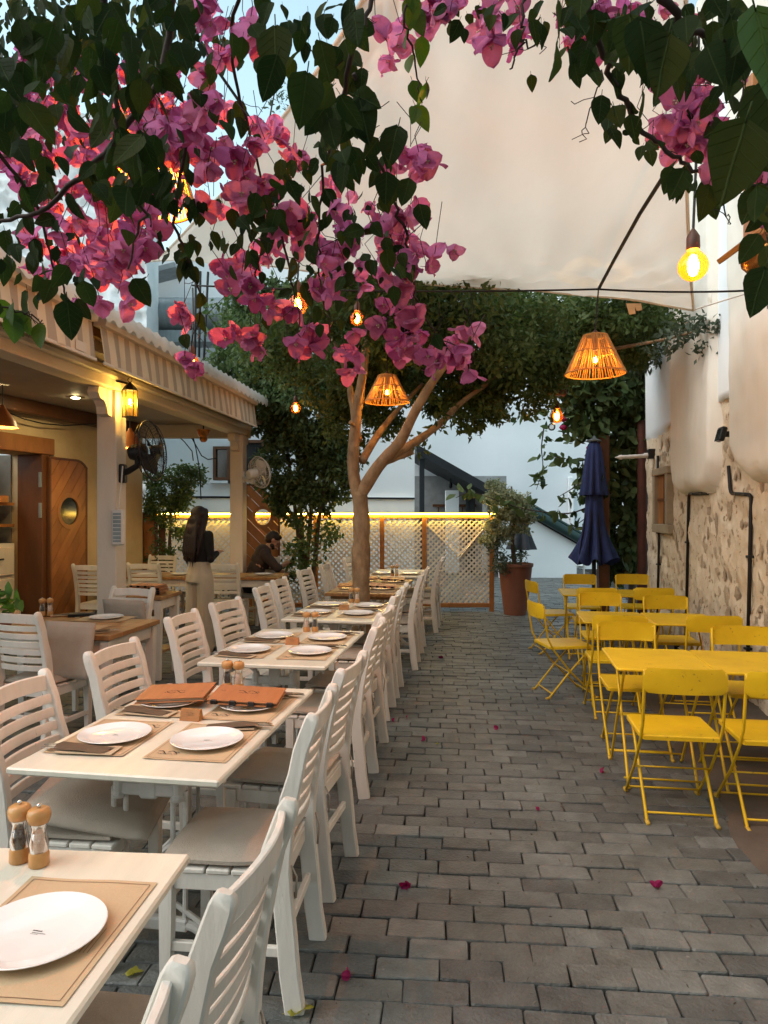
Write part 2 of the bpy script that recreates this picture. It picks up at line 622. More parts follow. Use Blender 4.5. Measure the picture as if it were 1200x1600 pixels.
M['leaf_ficus'] = leafmat('ficus_leaf', [(.042, .068, .022), (.09, .13, .042), (.065, .098, .031), (.14, .18, .07)], .36, .5, spec=.15)
M['leaf_dark'] = leafmat('dark_leaf', [(.045, .078, .028), (.08, .12, .045), (.12, .16, .065)], .25, .5, spec=.15)
M['leaf_fresh'] = leafmat('fresh_leaf', [(.05, .10, .03), (.09, .15, .05), (.12, .17, .06), (.06, .10, .03)], .3, .4)
M['leaf_pale'] = leafmat('variegated_leaf', [(.30, .33, .20), (.42, .42, .27), (.16, .20, .10), (.34, .34, .20)], .3, .5)
M['leaf_olive'] = leafmat('olive_leaf', [(.06, .085, .05), (.10, .13, .085), (.045, .065, .035)], .25, .5)
M['leaf_herb'] = leafmat('bright_leaf', [(.10, .22, .05), (.14, .28, .07)], .45, .4)
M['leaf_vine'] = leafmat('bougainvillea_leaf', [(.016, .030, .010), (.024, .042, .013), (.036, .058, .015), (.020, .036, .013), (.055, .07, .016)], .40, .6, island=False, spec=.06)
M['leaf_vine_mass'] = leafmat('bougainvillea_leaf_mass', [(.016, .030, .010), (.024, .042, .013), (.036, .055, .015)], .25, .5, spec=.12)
M['leaf_lime'] = leafmat('young_vine_leaf', [(.07, .14, .02), (.10, .17, .03), (.05, .10, .02)], .5, .4, island=False)
M['bract'] = leafmat('pink_bract', [(.56, .13, .31), (.62, .19, .39), (.48, .10, .31), (.66, .24, .42), (.58, .15, .28)], .5, .6, island=False, spec=.15, tsat=.95)
M['bract_mass'] = leafmat('pink_bract_mass', [(.60, .13, .29), (.66, .19, .36), (.54, .11, .31)], .5, .6, spec=.15)
M['petal_fallen'] = leafmat('fallen_bract', [(.42, .03, .14), (.34, .02, .10)], .3, .7, island=False)
M['yellowleaf'] = leafmat('yellowing_leaf', [(.40, .36, .05), (.30, .30, .05)], .3, .6, island=False)


def veins(m, leafy):
    """Pale midrib and side veins in the leaf's own coordinates (leaf), or fine papery veins (bract)."""
    nt = m.node_tree
    N, L = nt.nodes, nt.links
    p = N['Principled BSDF']
    src = p.inputs['Base Color'].links[0].from_socket
    tc = N.new('ShaderNodeTexCoord')
    if leafy:
        sp = N.new('ShaderNodeSeparateXYZ'); L.new(tc.outputs['Object'], sp.inputs[0])
        ab = N.new('ShaderNodeMath'); ab.operation = 'ABSOLUTE'; L.new(sp.outputs['X'], ab.inputs[0])
        mr = N.new('ShaderNodeMapRange'); mr.inputs['From Min'].default_value = .006; mr.inputs['From Max'].default_value = .022; mr.inputs['To Min'].default_value = 1; mr.inputs['To Max'].default_value = 0
        L.new(ab.outputs[0], mr.inputs['Value'])
        sb = N.new('ShaderNodeMath'); sb.operation = 'MULTIPLY_ADD'; sb.inputs[1].default_value = -.75; L.new(ab.outputs[0], sb.inputs[0]); L.new(sp.outputs['Y'], sb.inputs[2])
        mu = N.new('ShaderNodeMath'); mu.operation = 'MULTIPLY'; mu.inputs[1].default_value = 6.5; L.new(sb.outputs[0], mu.inputs[0])
        fr = N.new('ShaderNodeMath'); fr.operation = 'FRACT'; L.new(mu.outputs[0], fr.inputs[0])
        m2 = N.new('ShaderNodeMapRange'); m2.inputs['From Min'].default_value = .02; m2.inputs['From Max'].default_value = .12; m2.inputs['To Min'].default_value = .7; m2.inputs['To Max'].default_value = 0
        L.new(fr.outputs[0], m2.inputs['Value'])
        mxm = N.new('ShaderNodeMath'); mxm.operation = 'MAXIMUM'; L.new(mr.outputs[0], mxm.inputs[0]); L.new(m2.outputs[0], mxm.inputs[1])
        fac = mxm.outputs[0]; col = (.10, .14, .05, 1)
    else:
        wv = N.new('ShaderNodeTexNoise'); wv.inputs['Scale'].default_value = 7; wv.inputs['Detail'].default_value = 8; wv.inputs['Distortion'].default_value = 1.5
        L.new(tc.outputs['Object'], wv.inputs['Vector'])
        m2 = N.new('ShaderNodeMapRange'); m2.inputs['From Min'].default_value = .47; m2.inputs['From Max'].default_value = .53; m2.inputs['To Min'].default_value = 0; m2.inputs['To Max'].default_value = .8
        L.new(wv.outputs['Fac'], m2.inputs['Value'])
        fac = m2.outputs[0]; col = (.42, .07, .22, 1)
    ml = N.new('ShaderNodeMath'); ml.operation = 'MULTIPLY'; ml.inputs[1].default_value = .55; L.new(fac, ml.inputs[0])
    mx = N.new('ShaderNodeMix'); mx.data_type = 'RGBA'; L.new(ml.outputs[0], mx.inputs['Factor']); L.new(src, mx.inputs['A']); mx.inputs['B'].default_value = col
    L.new(mx.outputs['Result'], p.inputs['Base Color'])
    bp = N.new('ShaderNodeBump'); bp.inputs['Strength'].default_value = .5; bp.inputs['Distance'].default_value = .02
    L.new(fac, bp.inputs['Height']); L.new(bp.outputs[0], p.inputs['Normal'])


veins(M['leaf_vine'], True)
veins(M['leaf_lime'], True)
veins(M['bract'], False)
M['floret'] = mat('pale_floret', (.75, .62, .40), rough=.7)

# ------------------------------------------------------------------ ground: mortar sheet and pavers
mb = MB()
mb.add([(-60, -12, -.022), (60, -12, -.022), (60, 90, -.022), (-60, 90, -.022)], [(0, 1, 2, 3)])
M['joint'] = mat('paving_joint_soil', (.022, .019, .016), (.012, .011, .010), 8, .95, .5, 60)
ground = struct('ground', mb, M['joint'])
tag(ground, 'grey brick paved floor of the courtyard alley', 'ground', kind='structure')


def pavermat(name, island):
    m = mat(name, (.134, .140, .136), (.080, .084, .082), 9, .52, .7, 70, spec=.42, c3=(.28, .27, .25), c3amt=.10, c3scale=8)
    nt = m.node_tree
    N, L = nt.nodes, nt.links
    p = N['Principled BSDF']
    src = p.inputs['Base Color'].links[0].from_socket
    rnd = N.new('ShaderNodeNewGeometry').outputs['Random Per Island'] if island else N.new('ShaderNodeObjectInfo').outputs['Random']
    cr = N.new('ShaderNodeValToRGB')
    e = cr.color_ramp.elements
    e[0].color = (.70, .71, .72, 1); e[1].color = (1.30, 1.30, 1.26, 1)
    e.new(.5).color = (.98, .96, .90, 1)
    L.new(rnd, cr.inputs[0])
    mx = N.new('ShaderNodeMix'); mx.data_type = 'RGBA'; mx.blend_type = 'MULTIPLY'
    mx.inputs['Factor'].default_value = 1
    L.new(src, mx.inputs['A']); L.new(cr.outputs[0], mx.inputs['B'])
    # stains that run over several pavers
    tc = N.new('ShaderNodeNewGeometry')
    no = N.new('ShaderNodeTexNoise'); no.inputs['Scale'].default_value = 1.3; no.inputs['Detail'].default_value = 5
    L.new(tc.outputs['Position'], no.inputs['Vector'])
    mr = N.new('ShaderNodeMapRange'); mr.inputs['From Min'].default_value = .3; mr.inputs['From Max'].default_value = .7
    mr.inputs['To Min'].default_value = .72; mr.inputs['To Max'].default_value = 1.22
    L.new(no.outputs['Fac'], mr.inputs['Value'])
    m2 = N.new('ShaderNodeMix'); m2.data_type = 'RGBA'; m2.blend_type = 'MULTIPLY'; m2.inputs['Factor'].default_value = 1
    L.new(mx.outputs['Result'], m2.inputs['A']); L.new(mr.outputs[0], m2.inputs['B'])
    L.new(m2.outputs['Result'], p.inputs['Base Color'])
    return m


PAV, PAVF = pavermat('worn_paver', False), pavermat('worn_paver_field', True)
BU, BV, GAP = .118, .224, .004
ang = math.atan(.085)
u = Vector((math.sin(ang), math.cos(ang), 0)); v = Vector((math.cos(ang), -math.sin(ang), 0))
pav = []
for r in range(4, 180):
    off = (.5 if r % 2 else 0) * BV + random.uniform(-.03, .03)
    for k in range(-27, 21):
        c = u * (r * BU) + v * (k * BV + off)
        if c.y < .55 or c.x > 2.35 + .16 * c.y or c.x < -6.2 + .25 * c.y:
            continue
        c = c + u * random.uniform(-.004, .004)
        px = 600 + c.x / c.y * FPX
        py = 800 + CAM_H / c.y * FPX
        vis = 430 - (1250 - py) * -.1 < px + 60 and -60 < px < 1260 and py < 1660
        size = BU * BV / c.y ** 3 if vis else 0
        pav.append([size, c, random.uniform(-.012, .012), Vector((BV - GAP - random.uniform(0, .005), BU - GAP - random.uniform(0, .004), .05)), random.uniform(-.006, .004), random.uniform(-.02, .02), random.uniform(-.014, .014)])
pav.sort(key=lambda q: -q[0])


def paver_mb(sx, sy, sz, seed):
    rr = random.Random(seed)
    b = .006
    pts = []
    outl = []
    for (x, y) in ((-1, -1), (1, -1), (1, 1), (-1, 1)):
        j = lambda: rr.uniform(-.004, .003)
        ox, oy = x * sx / 2 + j(), y * sy / 2 + j()
        c1, c2 = rr.uniform(.004, .010), rr.uniform(.004, .009)
        outl += [(ox - x * c1, oy), (ox, oy - y * c2)] if x * y < 0 else [(ox, oy - y * c2), (ox - x * c1, oy)]
    k = len(outl)
    m_ = MB()
    top = [(x * .975, y * .95, rr.uniform(-.0018, .0018)) for x, y in outl]
    mid = [(x, y, -.005) for x, y in outl]
    bot = [(x, y, -.03) for x, y in outl]
    vs_ = top + mid + bot
    fs = [tuple(range(k))]
    for a in range(2):
        for j in range(k):
            j2 = (j + 1) % k
            fs.append((a * k + j, (a + 1) * k + j, (a + 1) * k + j2, a * k + j2))
    m_.add(vs_, fs)
    return m_


variants = [paver_mb(BV - GAP, BU - GAP, .05, s).mesh('paver', PAV, None) for s in range(12)]
var_np = []
for me in variants:
    co = np.zeros(len(me.vertices) * 3); me.vertices.foreach_get('co', co)
    var_np.append((co.reshape(-1, 3), [tuple(p.vertices) for p in me.polygons]))
field = MB()
for i, (size, c, rot, s, dz, tx, ty) in enumerate(pav):
    e = Euler((tx, ty, -ang + rot))
    if i < 300:
        link('paver', random.choice(variants), ground, (c.x, c.y, dz), rot=e)
    else:
        co, fs = random.choice(var_np)
        m3 = np.array(e.to_matrix())
        field.add((co @ m3.T + np.array([c.x, c.y, dz])).tolist(), fs)
o = field.build('paver_field', PAVF, ground, None, fix=False)
o['kind'] = 'stuff'

# concrete strip along the stone wall
mb = MB()
n = 60
for i in range(n + 1):
    d = 1.5 + i * (8.6 / n)
    e0 = 1.05 + .2 * d + .05 * math.sin(d * 5.1) + random.uniform(-.02, .02)
    mb.v += [(e0, d, -.01), (e0 + .015, d, .012), (2.14 + .16 * d, d, .03)]
for i in range(n):
    for j in range(2):
        mb.f.append((i * 3 + j, i * 3 + j + 1, i * 3 + j + 4, i * 3 + j + 3))
o = struct('pavement', mb, M['concrete'], smooth=True)
tag(o, 'stained concrete strip at the foot of the stone wall', 'pavement', kind='structure')

# ------------------------------------------------------------------ right: rubble wall with plaster masses
TR = math.atan(.16)
RWL = (2.1, 0, 0)
K = 1 / math.cos(TR)


def rw(d, nrm, z):
    """Point by the stone wall at depth d, nrm metres out of its face (towards the alley), world coordinates."""
    return Vector((2.1 + .16 * d, d, z)) + Vector((-math.cos(TR), math.sin(TR), 0)) * nrm


wall = thing('stone_wall', 'pale rubble stone wall with bulging white plaster above the yellow tables', 'wall', RWL, -TR)


def smoothnoise(a, b, sc, seed):
    g = np.random.default_rng(seed)
    out = np.zeros_like(a)
    for k in range(14):
        f = g.normal(size=2) * sc
        out += np.sin(a * f[0] + b * f[1] + g.uniform(0, 6.3)) / 14 ** .5
    return out


def heightfield(y0, y1, z0, z1, ny, nz, fx):
    Y, Z = np.meshgrid(np.linspace(y0, y1, ny), np.linspace(z0, z1, nz), indexing='ij')
    X = fx(Y, Z)
    V = np.stack([X, Y, Z], axis=2).reshape(-1, 3)
    i, j = np.meshgrid(np.arange(ny - 1), np.arange(nz - 1), indexing='ij')
    a = (i * nz + j).ravel()
    return V, np.stack([a, a + 1, a + nz + 1, a + nz], axis=1)


V, F = heightfield(1.2, 9.95, -.05, 2.66, 260, 90, lambda Y, Z: .010 * smoothnoise(Y, Z, 9, 1) + .007 * smoothnoise(Y, Z, 24, 2) + .005 * smoothnoise(Y, Z, 48, 4))
o = link('rubble_face', npmesh('rubble_face', V, F, M['mortar']), wall)
mb = MB(); mb.box((.32, 5.55, 3.2), (.5, 8.8, 6.5))
mb.build('wall_core', M['mortar'], wall)
V, F = heightfield(1.2, 9.95, 2.56, 6.6, 90, 60, lambda Y, Z: -.03 + .006 * smoothnoise(Y, Z, 3, 3) + np.where(Z < 2.6, .05, 0) + 0 * Y)
V[:, 2] += np.where(V[:, 2] < 2.6, .05 * np.sin(V[:, 1] * 3.1) + .03 * np.sin(V[:, 1] * 9), 0)
link('upper_plaster', npmesh('upper_plaster', V, F, M['bluewall']), wall)


def mass(d0, d1, zb, P, seed):
    y0, y1 = d0 * K, d1 * K
    yc, hw = (y0 + y1) / 2, (y1 - y0) / 2

    def fx(Y, Z):
        uu = np.abs((Y - yc) / hw)
        zz = zb + .24 * np.clip((uu - .6) / .4, 0, 1) ** 2.2 + .035 * smoothnoise(Y, Y * 0, 5, seed + 3) + .014 * smoothnoise(Y, Z, 20, seed + 4)
        t = np.clip((Z - zz) / .17, 0, 1)
        e = np.sqrt(np.clip(1 - (1 - t) ** 2, 0, 1))
        s = np.clip((1 - uu) * hw / .05, 0, 1)
        e2 = np.sqrt(np.clip(1 - (1 - s) ** 2, 0, 1))
        return .03 - (P + .03) * e * e2 + .012 * smoothnoise(Y, Z, 2.5, seed) + .004 * smoothnoise(Y, Z, 14, seed + 9)
    V, F = heightfield(y0, y1, zb - .02, 6.6, 70, 110, fx)
    link('plaster_mass', npmesh('plaster_mass', V, F, M['plaster']), wall)


mass(6.55, 8.05, 1.80, .12, 5)
mass(3.9, 5.98, 1.84, .14, 6)
mass(1.4, 3.4, 1.84, .14, 7)

svar = []
for s in range(9):
    rr = random.Random(s + 50)
    m_ = MB()
    nn, mm = 10, 3
    prof = [(1.0, 0), (.9, .55), (.55, .9)]
    ph = [rr.uniform(.5, 1.25) for _ in range(nn)]
    vs_ = []
    for (r_, h_) in prof:
        for j in range(nn):
            a = 2 * PI * j / nn
            q = r_ * ph[j]
            vs_.append((-h_ * rr.uniform(.8, 1.1), q * math.cos(a), q * math.sin(a)))
    fs = []
    for i in range(2):
        for j in range(nn):
            fs.append((i * nn + j, i * nn + (j + 1) % nn, (i + 1) * nn + (j + 1) % nn, (i + 1) * nn + j))
    fs.append(tuple(2 * nn + j for j in range(nn)))
    m_.add(vs_, fs)
    svar.append(m_.mesh('stone', M['stone'], 50))
placed = []
tries = 0
while len(placed) < 290 and tries < 9000:
    tries += 1
    y_, z_ = random.uniform(4.9, 9.85), random.uniform(.05, 2.5)
    s = random.choice((.035, .05, .06, .075, .10))
    if (y_ / K < 6.1 and z_ > 1.8) or (6.5 < y_ / K < 8.1 and z_ > 1.75) or (8.2 < y_ / K < 9.2 and 1.35 < z_ < 2.15):
        continue
    if any((y_ - a) ** 2 + (z_ - b) ** 2 < (.95 * (s + c)) ** 2 for a, b, c in placed):
        continue
    placed.append((y_, z_, s))
    link('stone', random.choice(svar), wall, (.004, y_, z_), rot=(random.uniform(0, 6.3), random.uniform(-.1, .1), random.uniform(-.1, .1)), scale=(random.uniform(.003, .012), s * random.uniform(.9, 1.5), s * random.uniform(.6, 1)))

# small window in the wall
w = MB()
yw0, yw1, zw0, zw1 = 8.42 * K, 9.08 * K, 1.45, 2.06
for (a, b, c_, d_) in ((yw0, yw1, zw1, zw1 + .09), (yw0, yw1, zw0 - .11, zw0)):
    w.box((-.03, (a + b) / 2, (c_ + d_) / 2), (.10, b - a + .16, d_ - c_), b=.008)
for yy in (yw0, yw1):
    w.box((-.03, yy, (zw0 + zw1) / 2), (.096, .10, zw1 - zw0), b=.008)
wo = w.build('window', mat('grey_window_surround', (.34, .27, .18), rough=.8), wall)
mb = MB(); mb.box((-.012, (yw0 + yw1) / 2, (zw0 + zw1) / 2), (.02, yw1 - yw0 - .1, zw1 - zw0))
mb.build('shutter', M['wood'], wo)
mb = MB(); mb.box((-.03, (yw0 + yw1) / 2 - .1, (zw0 + zw1) / 2), (.03, .03, zw1 - zw0)); mb.box((-.03, (yw0 + yw1) / 2 - .02, (zw0 + zw1) / 2), (.028, yw1 - yw0 - .12, .03))
mb.build('glazing_bar', M['darkwood'], wo)


def conduit(pts, label):
    P = [rw(d, .025, z) for d, z in pts]
    # round the corners a little
    Q = [P[0]]
    for i in range(1, len(P) - 1):
        a, b = (P[i - 1] - P[i]), (P[i + 1] - P[i])
        la, lb = min(.05, a.length / 3), min(.05, b.length / 3)
        Q += [P[i] + a.normalized() * la, P[i] + (a.normalized() * la + b.normalized() * lb) * .28, P[i] + b.normalized() * lb]
    Q.append(P[-1])
    t = thing('cable_conduit', label, 'conduit', P[-1], 0, 'black conduits on the stone wall')
    m_ = MB(); m_.tube([q - P[-1] for q in Q], .016, 7)
    m_.build('pipe', M['cable'], t, True)
    for k in range(2, len(pts)):
        a, b = Vector(P[k - 1]), Vector(P[k])
        for f in (.3, .75):
            c = a.lerp(b, f) - P[-1]
            m_ = MB(); m_.box(c, (.05, .055, .022), b=.004)
            m_.build('clip', M['blackplastic'], t)


def wd(px):      # depth at which the stone wall passes the photograph's column px
    return 2.1 / ((px - 600) / FPX - .16)


def wz(px, py):
    return CAM_H + (800 - py) / FPX * wd(px)


conduit([(wd(1031), wz(1031, 712)), (wd(1030), wz(1030, 822)), (wd(1033), wz(1033, 836)), (wd(1030), .05)], 'black conduit under the white pipe arm by the small window')
conduit([(wd(1112), wz(1112, 690)), (wd(1112), wz(1112, 771)), (wd(1080), wz(1080, 772)), (wd(1075), .05)], 'black stepped conduit between the two plaster bulges')
conduit([(wd(1143), wz(1143, 728)), (wd(1146), wz(1146, 771)), (wd(1179), wz(1179, 773)), (wd(1172), .05)], 'black stepped conduit under the big plaster bulge nearest the camera')

p = rw(6.25, .0, wz(1122, 686))
t = thing('flood_light', 'small black floodlight on bare stone between the plaster bulges', 'floodlight', p, -TR)
mb = MB(); mb.box((-.10, 0, 0), (.05, .13, .13), Euler((0, .25, 0)).to_matrix(), b=.01); mb.build('housing', M['blackplastic'], t)
mb = MB(); mb.box((-.04, 0, 0), (.08, .03, .05), b=.004); mb.build('bracket', M['darkmetal'], t)
mb = MB(); mb.box((-.128, 0, -.006), (.004, .11, .11), Euler((0, .25, 0)).to_matrix()); mb.build('lens', M['window'], t)

p = rw(9.35, .02, wz(1022, 712))
t = thing('pipe_arm', 'white pipe arm sticking out of the wall beside the climbing vine', 'pipe', p, -TR)
mb = MB(); mb.tube([(0, 0, 0), (-.42, 0, -.02)], .028, 10); mb.lathe([(.035, 0), (.035, .06), (.028, .07)], 10, (-.05, 0, 0), Euler((0, -PI / 2, 0)).to_matrix()); mb.build('arm', M['whiteplastic'], t, 40)
mb = MB(); mb.lathe([(.034, 0), (.03, .03), (.012, .06), (.004, .09)], 10, (-.40, 0, -.02), Euler((0, -PI / 2, 0)).to_matrix()); mb.build('tip', M['whiteplastic'], t, 40)
mb = MB(); mb.box((-.02, 0, .02), (.10, .12, .13), b=.008); mb.build('junction_box', M['blackplastic'], t)

p = at(1004, 905, 10.05)
t = thing('steel_post', 'rust red steel post between the vine and the stone wall', 'post', (p.x, p.y, 0))
mb = MB(); mb.tube([(0, 0, 0), (0, 0, 2.9)], .075, 12); mb.build('shaft', M['rust'], t, 40)
mb = MB(); mb.box((0, 0, .01), (.24, .24, .02)); mb.build('base_plate', M['rust'], t)

# wooden bracket lamp at the upper right
p = at(1188, 330, 4.3)
t = thing('wall_lamp', 'wooden bracket with copper bowl under its board, high on the white plaster', 'wall lamp', p, 0)
q = rw(4.3, .2, p.z) - p
mb = MB(); mb.box((0, .05, .3), (.11, .11, 1.1), b=.008); mb.build('post', M['wood'], t)
mb = MB(); mb.box((-.02, -.02, -.14), (.42, .34, .035), Euler((0, -.62, 0)).to_matrix(), b=.005); mb.build('hood_board', M['wood'], t)
mb = MB(); mb.span((0, .05, .1), (q.x + .05, q.y, .1), .07, .09, b=.006); mb.build('arm', M['wood'], t)
mb = MB(); mb.lathe([(.16, 0), (.165, -.03), (.15, -.09), (.11, -.135), (.05, -.16), (.001, -.165)], 20, (.04, -.02, -.24)); mb.build('bowl', M['copper'], t, True)

# ------------------------------------------------------------------ background: walls, shed, duct
bw = thing('whitewashed_wall', 'tall blueish whitewashed wall closing the far end of the alley', 'wall', (3.5, 20, 0))
V, F = heightfield(-5.5, 7.5, -.05, 8.6, 60, 40, lambda Y, Z: .02 * smoothnoise(Y, Z, 2, 9))
V = V[:, [1, 0, 2]]
link('wall_face', npmesh('wall_face', V, F[:, ::-1], M['bluewall']), bw)
mb = MB(); mb.box((1, .35, 4.2), (13, .5, 8.5)); mb.build('wall_core', M['bluewall'], bw)
for px in (892, 990):
    q = at(px, 860, 19.9)
    mb = MB(); mb.box((q.x - 3.5, -.06, 1.3), (.14, .1, 2.6), b=.02); mb.build('pilaster', M['bluewall'], bw)
q = at(893, 880, 19.85)
t = thing('drain_pipe', 'pale drain pipe down the whitewashed wall behind the umbrella', 'pipe', (q.x, 19.75, 0))
mb = MB(); mb.tube([(0, 0, 2.4), (0, 0, .14), (.03, -.02, .08), (.35, -.03, .08)], .055, 10); mb.build('pipe', M['bluewall'], t, 40)
mb = MB(); mb.box((0, .06, 1.4), (.16, .1, .03)); mb.build('clamp', M['galv'], t)

# lean-to shed with one long sloping roof edge
sh = thing('lean_to_shed', 'open lean-to shed with steep black sloping roof against the whitewashed wall', 'shed', (0, 17, 0))
A = at(655, 694, 17); B = at(906, 838, 17)
for (name, z0, th, dy0, dy1, m_) in (('roof', 0, .22, .05, 2.9, 'dark_roof'), ('gutter', .03, .2, -.16, .04, 'gutter')):
    mb = MB()
    mb.prism([(A.x - .05, A.z - 0), (B.x, B.z), (B.x, B.z - th), (A.x - .05, A.z - th)], dy1 - dy0, lambda a, b, t_: (a, dy0 + t_, b + z0))
    if name == 'gutter':
        mb = MB()
        x0 = at(800, 0, 17).x
        f = lambda x: A.z + (B.z - A.z) * (x - A.x) / (B.x - A.x)
        mb.tube([(x0, -.06, f(x0) - .07), (B.x + .05, -.06, f(B.x + .05) - .07)], .11, 12)
        mb.tube([(x0, -.02, f(x0) + .08), (B.x + .05, -.02, f(B.x + .05) + .08)], .05, 8)
    mb.build(name, M[m_], sh, 40)
xw = at(782, 0, 17).x
f = lambda x: A.z + (B.z - A.z) * (x - A.x) / (B.x - A.x) - .2
mb = MB(); mb.prism([(xw, 0), (B.x - .05, 0), (B.x - .05, f(B.x - .05)), (xw, f(xw))], .2, lambda a, b, t_: (a, .1 + t_, b)); mb.build('side_wall', M['bluewall'], sh)
for px, w_ in ((660, .12), (744, .16), (712, .34), (738, .10), (766, .12)):
    q = at(px, 800, 17)
    big = px in (712,)
    mb = MB(); mb.box((q.x, .9 if px != 660 else .25, 1.1 if px != 660 else 1.45), (w_, .14, 2.1 if px != 660 else 2.9), b=.01)
    mb.build('pillar', M['bluewall'] if big or px == 766 else M['dark_roof'], sh)
mb = MB(); mb.box((1.9, 2.6, 1.3), (3.0, .1, 2.6)); mb.build('back_panel', mat('grey_panel', (.32, .33, .33), rough=.9), sh)
mb = MB()
for k in range(5):
    mb.tube([(1.5 + k * .22, 2.5, 1.75), (1.5 + k * .22, 2.42, 1.72), (1.5 + k * .22, 2.42, 1.6)], .02, 5)
mb.box((1.95, 2.52, 1.78), (1.2, .03, .07))
mb.build('coat_hooks', M['darkwood'], sh)
mb = MB(); mb.tube([(1.75, 1.5, 2.75), (1.75, 1.5, 2.35)], .012, 5); mb.lathe([(.02, .1), (.05, .03), (.05, -.05), (.01, -.08)], 8, (1.75, 1.5, 2.3)); mb.build('bulb_holder', M['blackplastic'], sh)

# white house behind the fence
hb = thing('white_house', 'white plastered house with dark windows rising behind the lattice fence', 'house', (-2.6, 14.5, 0))
xe = at(648, 0, 14.5).x + 2.6
mb = MB(); mb.box((xe / 2 - 1.6, .3, 3.4), (xe + 3.2, .5, 6.8)); mb.build('wall', M['bluewall'], hb)
zl = at(0, 778, 14.5).z
mb = MB(); mb.box((xe / 2 - 1.6, .005, zl / 2), (xe + 3.17, .1, zl)); mb.build('plinth', M['bluewall'], hb)
for (x0, x1, y0, y1) in ((336, 358, 700, 748), (366, 412, 690, 748)):
    a, b = at(x0, y1, 14.5), at(x1, y0, 14.5)
    mb = MB()
    X0, X1, Z0, Z1 = a.x + 2.6, b.x + 2.6, a.z, b.z
    for (c, s) in (((X0, 0, (Z0 + Z1) / 2), (.06, .12, Z1 - Z0)), ((X1, 0, (Z0 + Z1) / 2), (.06, .12, Z1 - Z0)), (((X0 + X1) / 2, 0, Z1), (X1 - X0 + .06, .118, .06)), (((X0 + X1) / 2, 0, Z0), (X1 - X0 + .06, .118, .06))):
        mb.box(c, s)
    wo = mb.build('window', M['darkwood'], hb)
    mb = MB(); mb.box(((X0 + X1) / 2, .03, (Z0 + Z1) / 2), (X1 - X0, .02, Z1 - Z0)); mb.build('pane', M['window'], wo)
    mb = MB(); mb.box(((X0 + X1) / 2, -.05, Z0 - .07), (X1 - X0 + .2, .2, .05)); mb.build('sill', M['bluewall'], wo)
a = at(232, 452, 13.9)
mb = MB(); mb.box((-2.0, -.35, 6.35), (1.0, .6, .10), Euler((0, -.25, 0)).to_matrix()); mb.build('eave', mat('grey_eave', (.34, .36, .37), rough=.8), hb)
mb = MB(); mb.tube([at(222, 776, 14.42) - Vector((-2.6, 14.5, 0)), at(648, 779, 14.42) - Vector((-2.6, 14.5, 0))], .022, 5); mb.build('wall_cable', M['cable'], hb)

# metal duct and the thin pipes beside it
a, b = at(246, 493, 13.6), at(372, 503, 13.6)
t = thing('metal_duct', 'big grey galvanised duct lying above the porch roof', 'duct', a)
rad = 27 / FPX * 13.6
mb = MB(); mb.lathe([(rad * .97, 0), (rad, .01)] + [(rad * (1 + (.015 if k % 6 == 0 else 0)), (b.x - a.x) * k / 24) for k in range(1, 25)], 26, (0, 0, 0), Euler((0, PI / 2, 0)).to_matrix()); mb.build('barrel', M['galv'], t, 40)
mb = MB(); mb.box((.9, 0, -rad - .12), (1.7, .5, .22)); mb.build('cradle', M['galv'], t)
t = thing('antenna_pipes', 'three thin dark upright pipes in front of the duct', 'pipes', at(312, 620, 12.6))
for px, top, lean in ((306, 424, 0), (312, 424, .02), (318, 425, .12)):
    q0, q1 = at(px - 2, 620, 12.6) - t.location, at(px + lean * 60, top, 12.6) - t.location
    mb = MB(); mb.tube([q0, q1], .022, 6); mb.build('pipe', M['cable'], t, True)
mb = MB(); mb.span(at(304, 500, 12.6) - t.location, at(320, 497, 12.6) - t.location, .03, .03); mb.build('tie', M['cable'], t)

# whitewashed rubble gable at the upper left
wt = thing('rubble_gable', 'tall whitewashed rubble gable above the striped awning', 'wall', (-8.2, 12.5, 0))
xr = at(229, 0, 12.5).x + 8.2
V, F = heightfield(-5, xr, 0, 8.7, 150, 140, lambda Y, Z: .03 * smoothnoise(Y, Z, 9, 21) + .03 * smoothnoise(Y, Z, 22, 22) + .02 * smoothnoise(Y, Z, 45, 23))
V = V[:, [1, 0, 2]]
link('wall_face', npmesh('wall_face', V, F[:, ::-1], M['rough']), wt)
mb = MB(); mb.box(((xr - 5) / 2 - .02, .45, 4.33), (xr + 5 - .05, .7, 8.6)); mb.build('wall_core', M['rough'], wt)

# ------------------------------------------------------------------ left: porch with awning
TP = math.atan(.11)
porch = thing('porch', 'cream porch with white posts and a wall cupboard on the left', 'porch', (-3.2, 0, 0), -TP)
KP = 1 / math.cos(TP)
TC = math.atan(.25) - TP
KC = (1 + .0625) ** .5


def pl(w_):
    """World point to porch coordinates."""
    w_ = Vector(w_) - Vector((-3.2, 0, 0))
    c, s = math.cos(TP), math.sin(TP)
    return Vector((w_.x * c - w_.y * s, w_.x * s + w_.y * c, w_.z))


def cw(d, nrm, z):
    """Point on the cream wall at depth d, porch coordinates."""
    a = math.atan(.25)
    return pl(Vector((-6.285 + .25 * d, d, z)) + Vector((math.cos(a), -math.sin(a), 0)) * nrm)


CR = Euler((0, 0, -TC)).to_matrix()


def cwbox(m_, d0, d1, z0, z1, n0, n1, b=0.0):
    return m_.box(cw((d0 + d1) / 2, (n0 + n1) / 2, (z0 + z1) / 2), (n1 - n0, (d1 - d0) * KC, z1 - z0), CR, b)


OP0, OP1, OPZ = 6.3, 8.56, 2.30
for (d0, d1, z0, z1) in ((3.5, OP0, 0, 3.0), (OP0, OP1, OPZ, 3.0), (OP1, 10.6, 0, 3.0)):
    m_ = MB(); cwbox(m_, d0, d1, z0, z1, -.45, 0); m_.build('wall', M['cream'], porch)
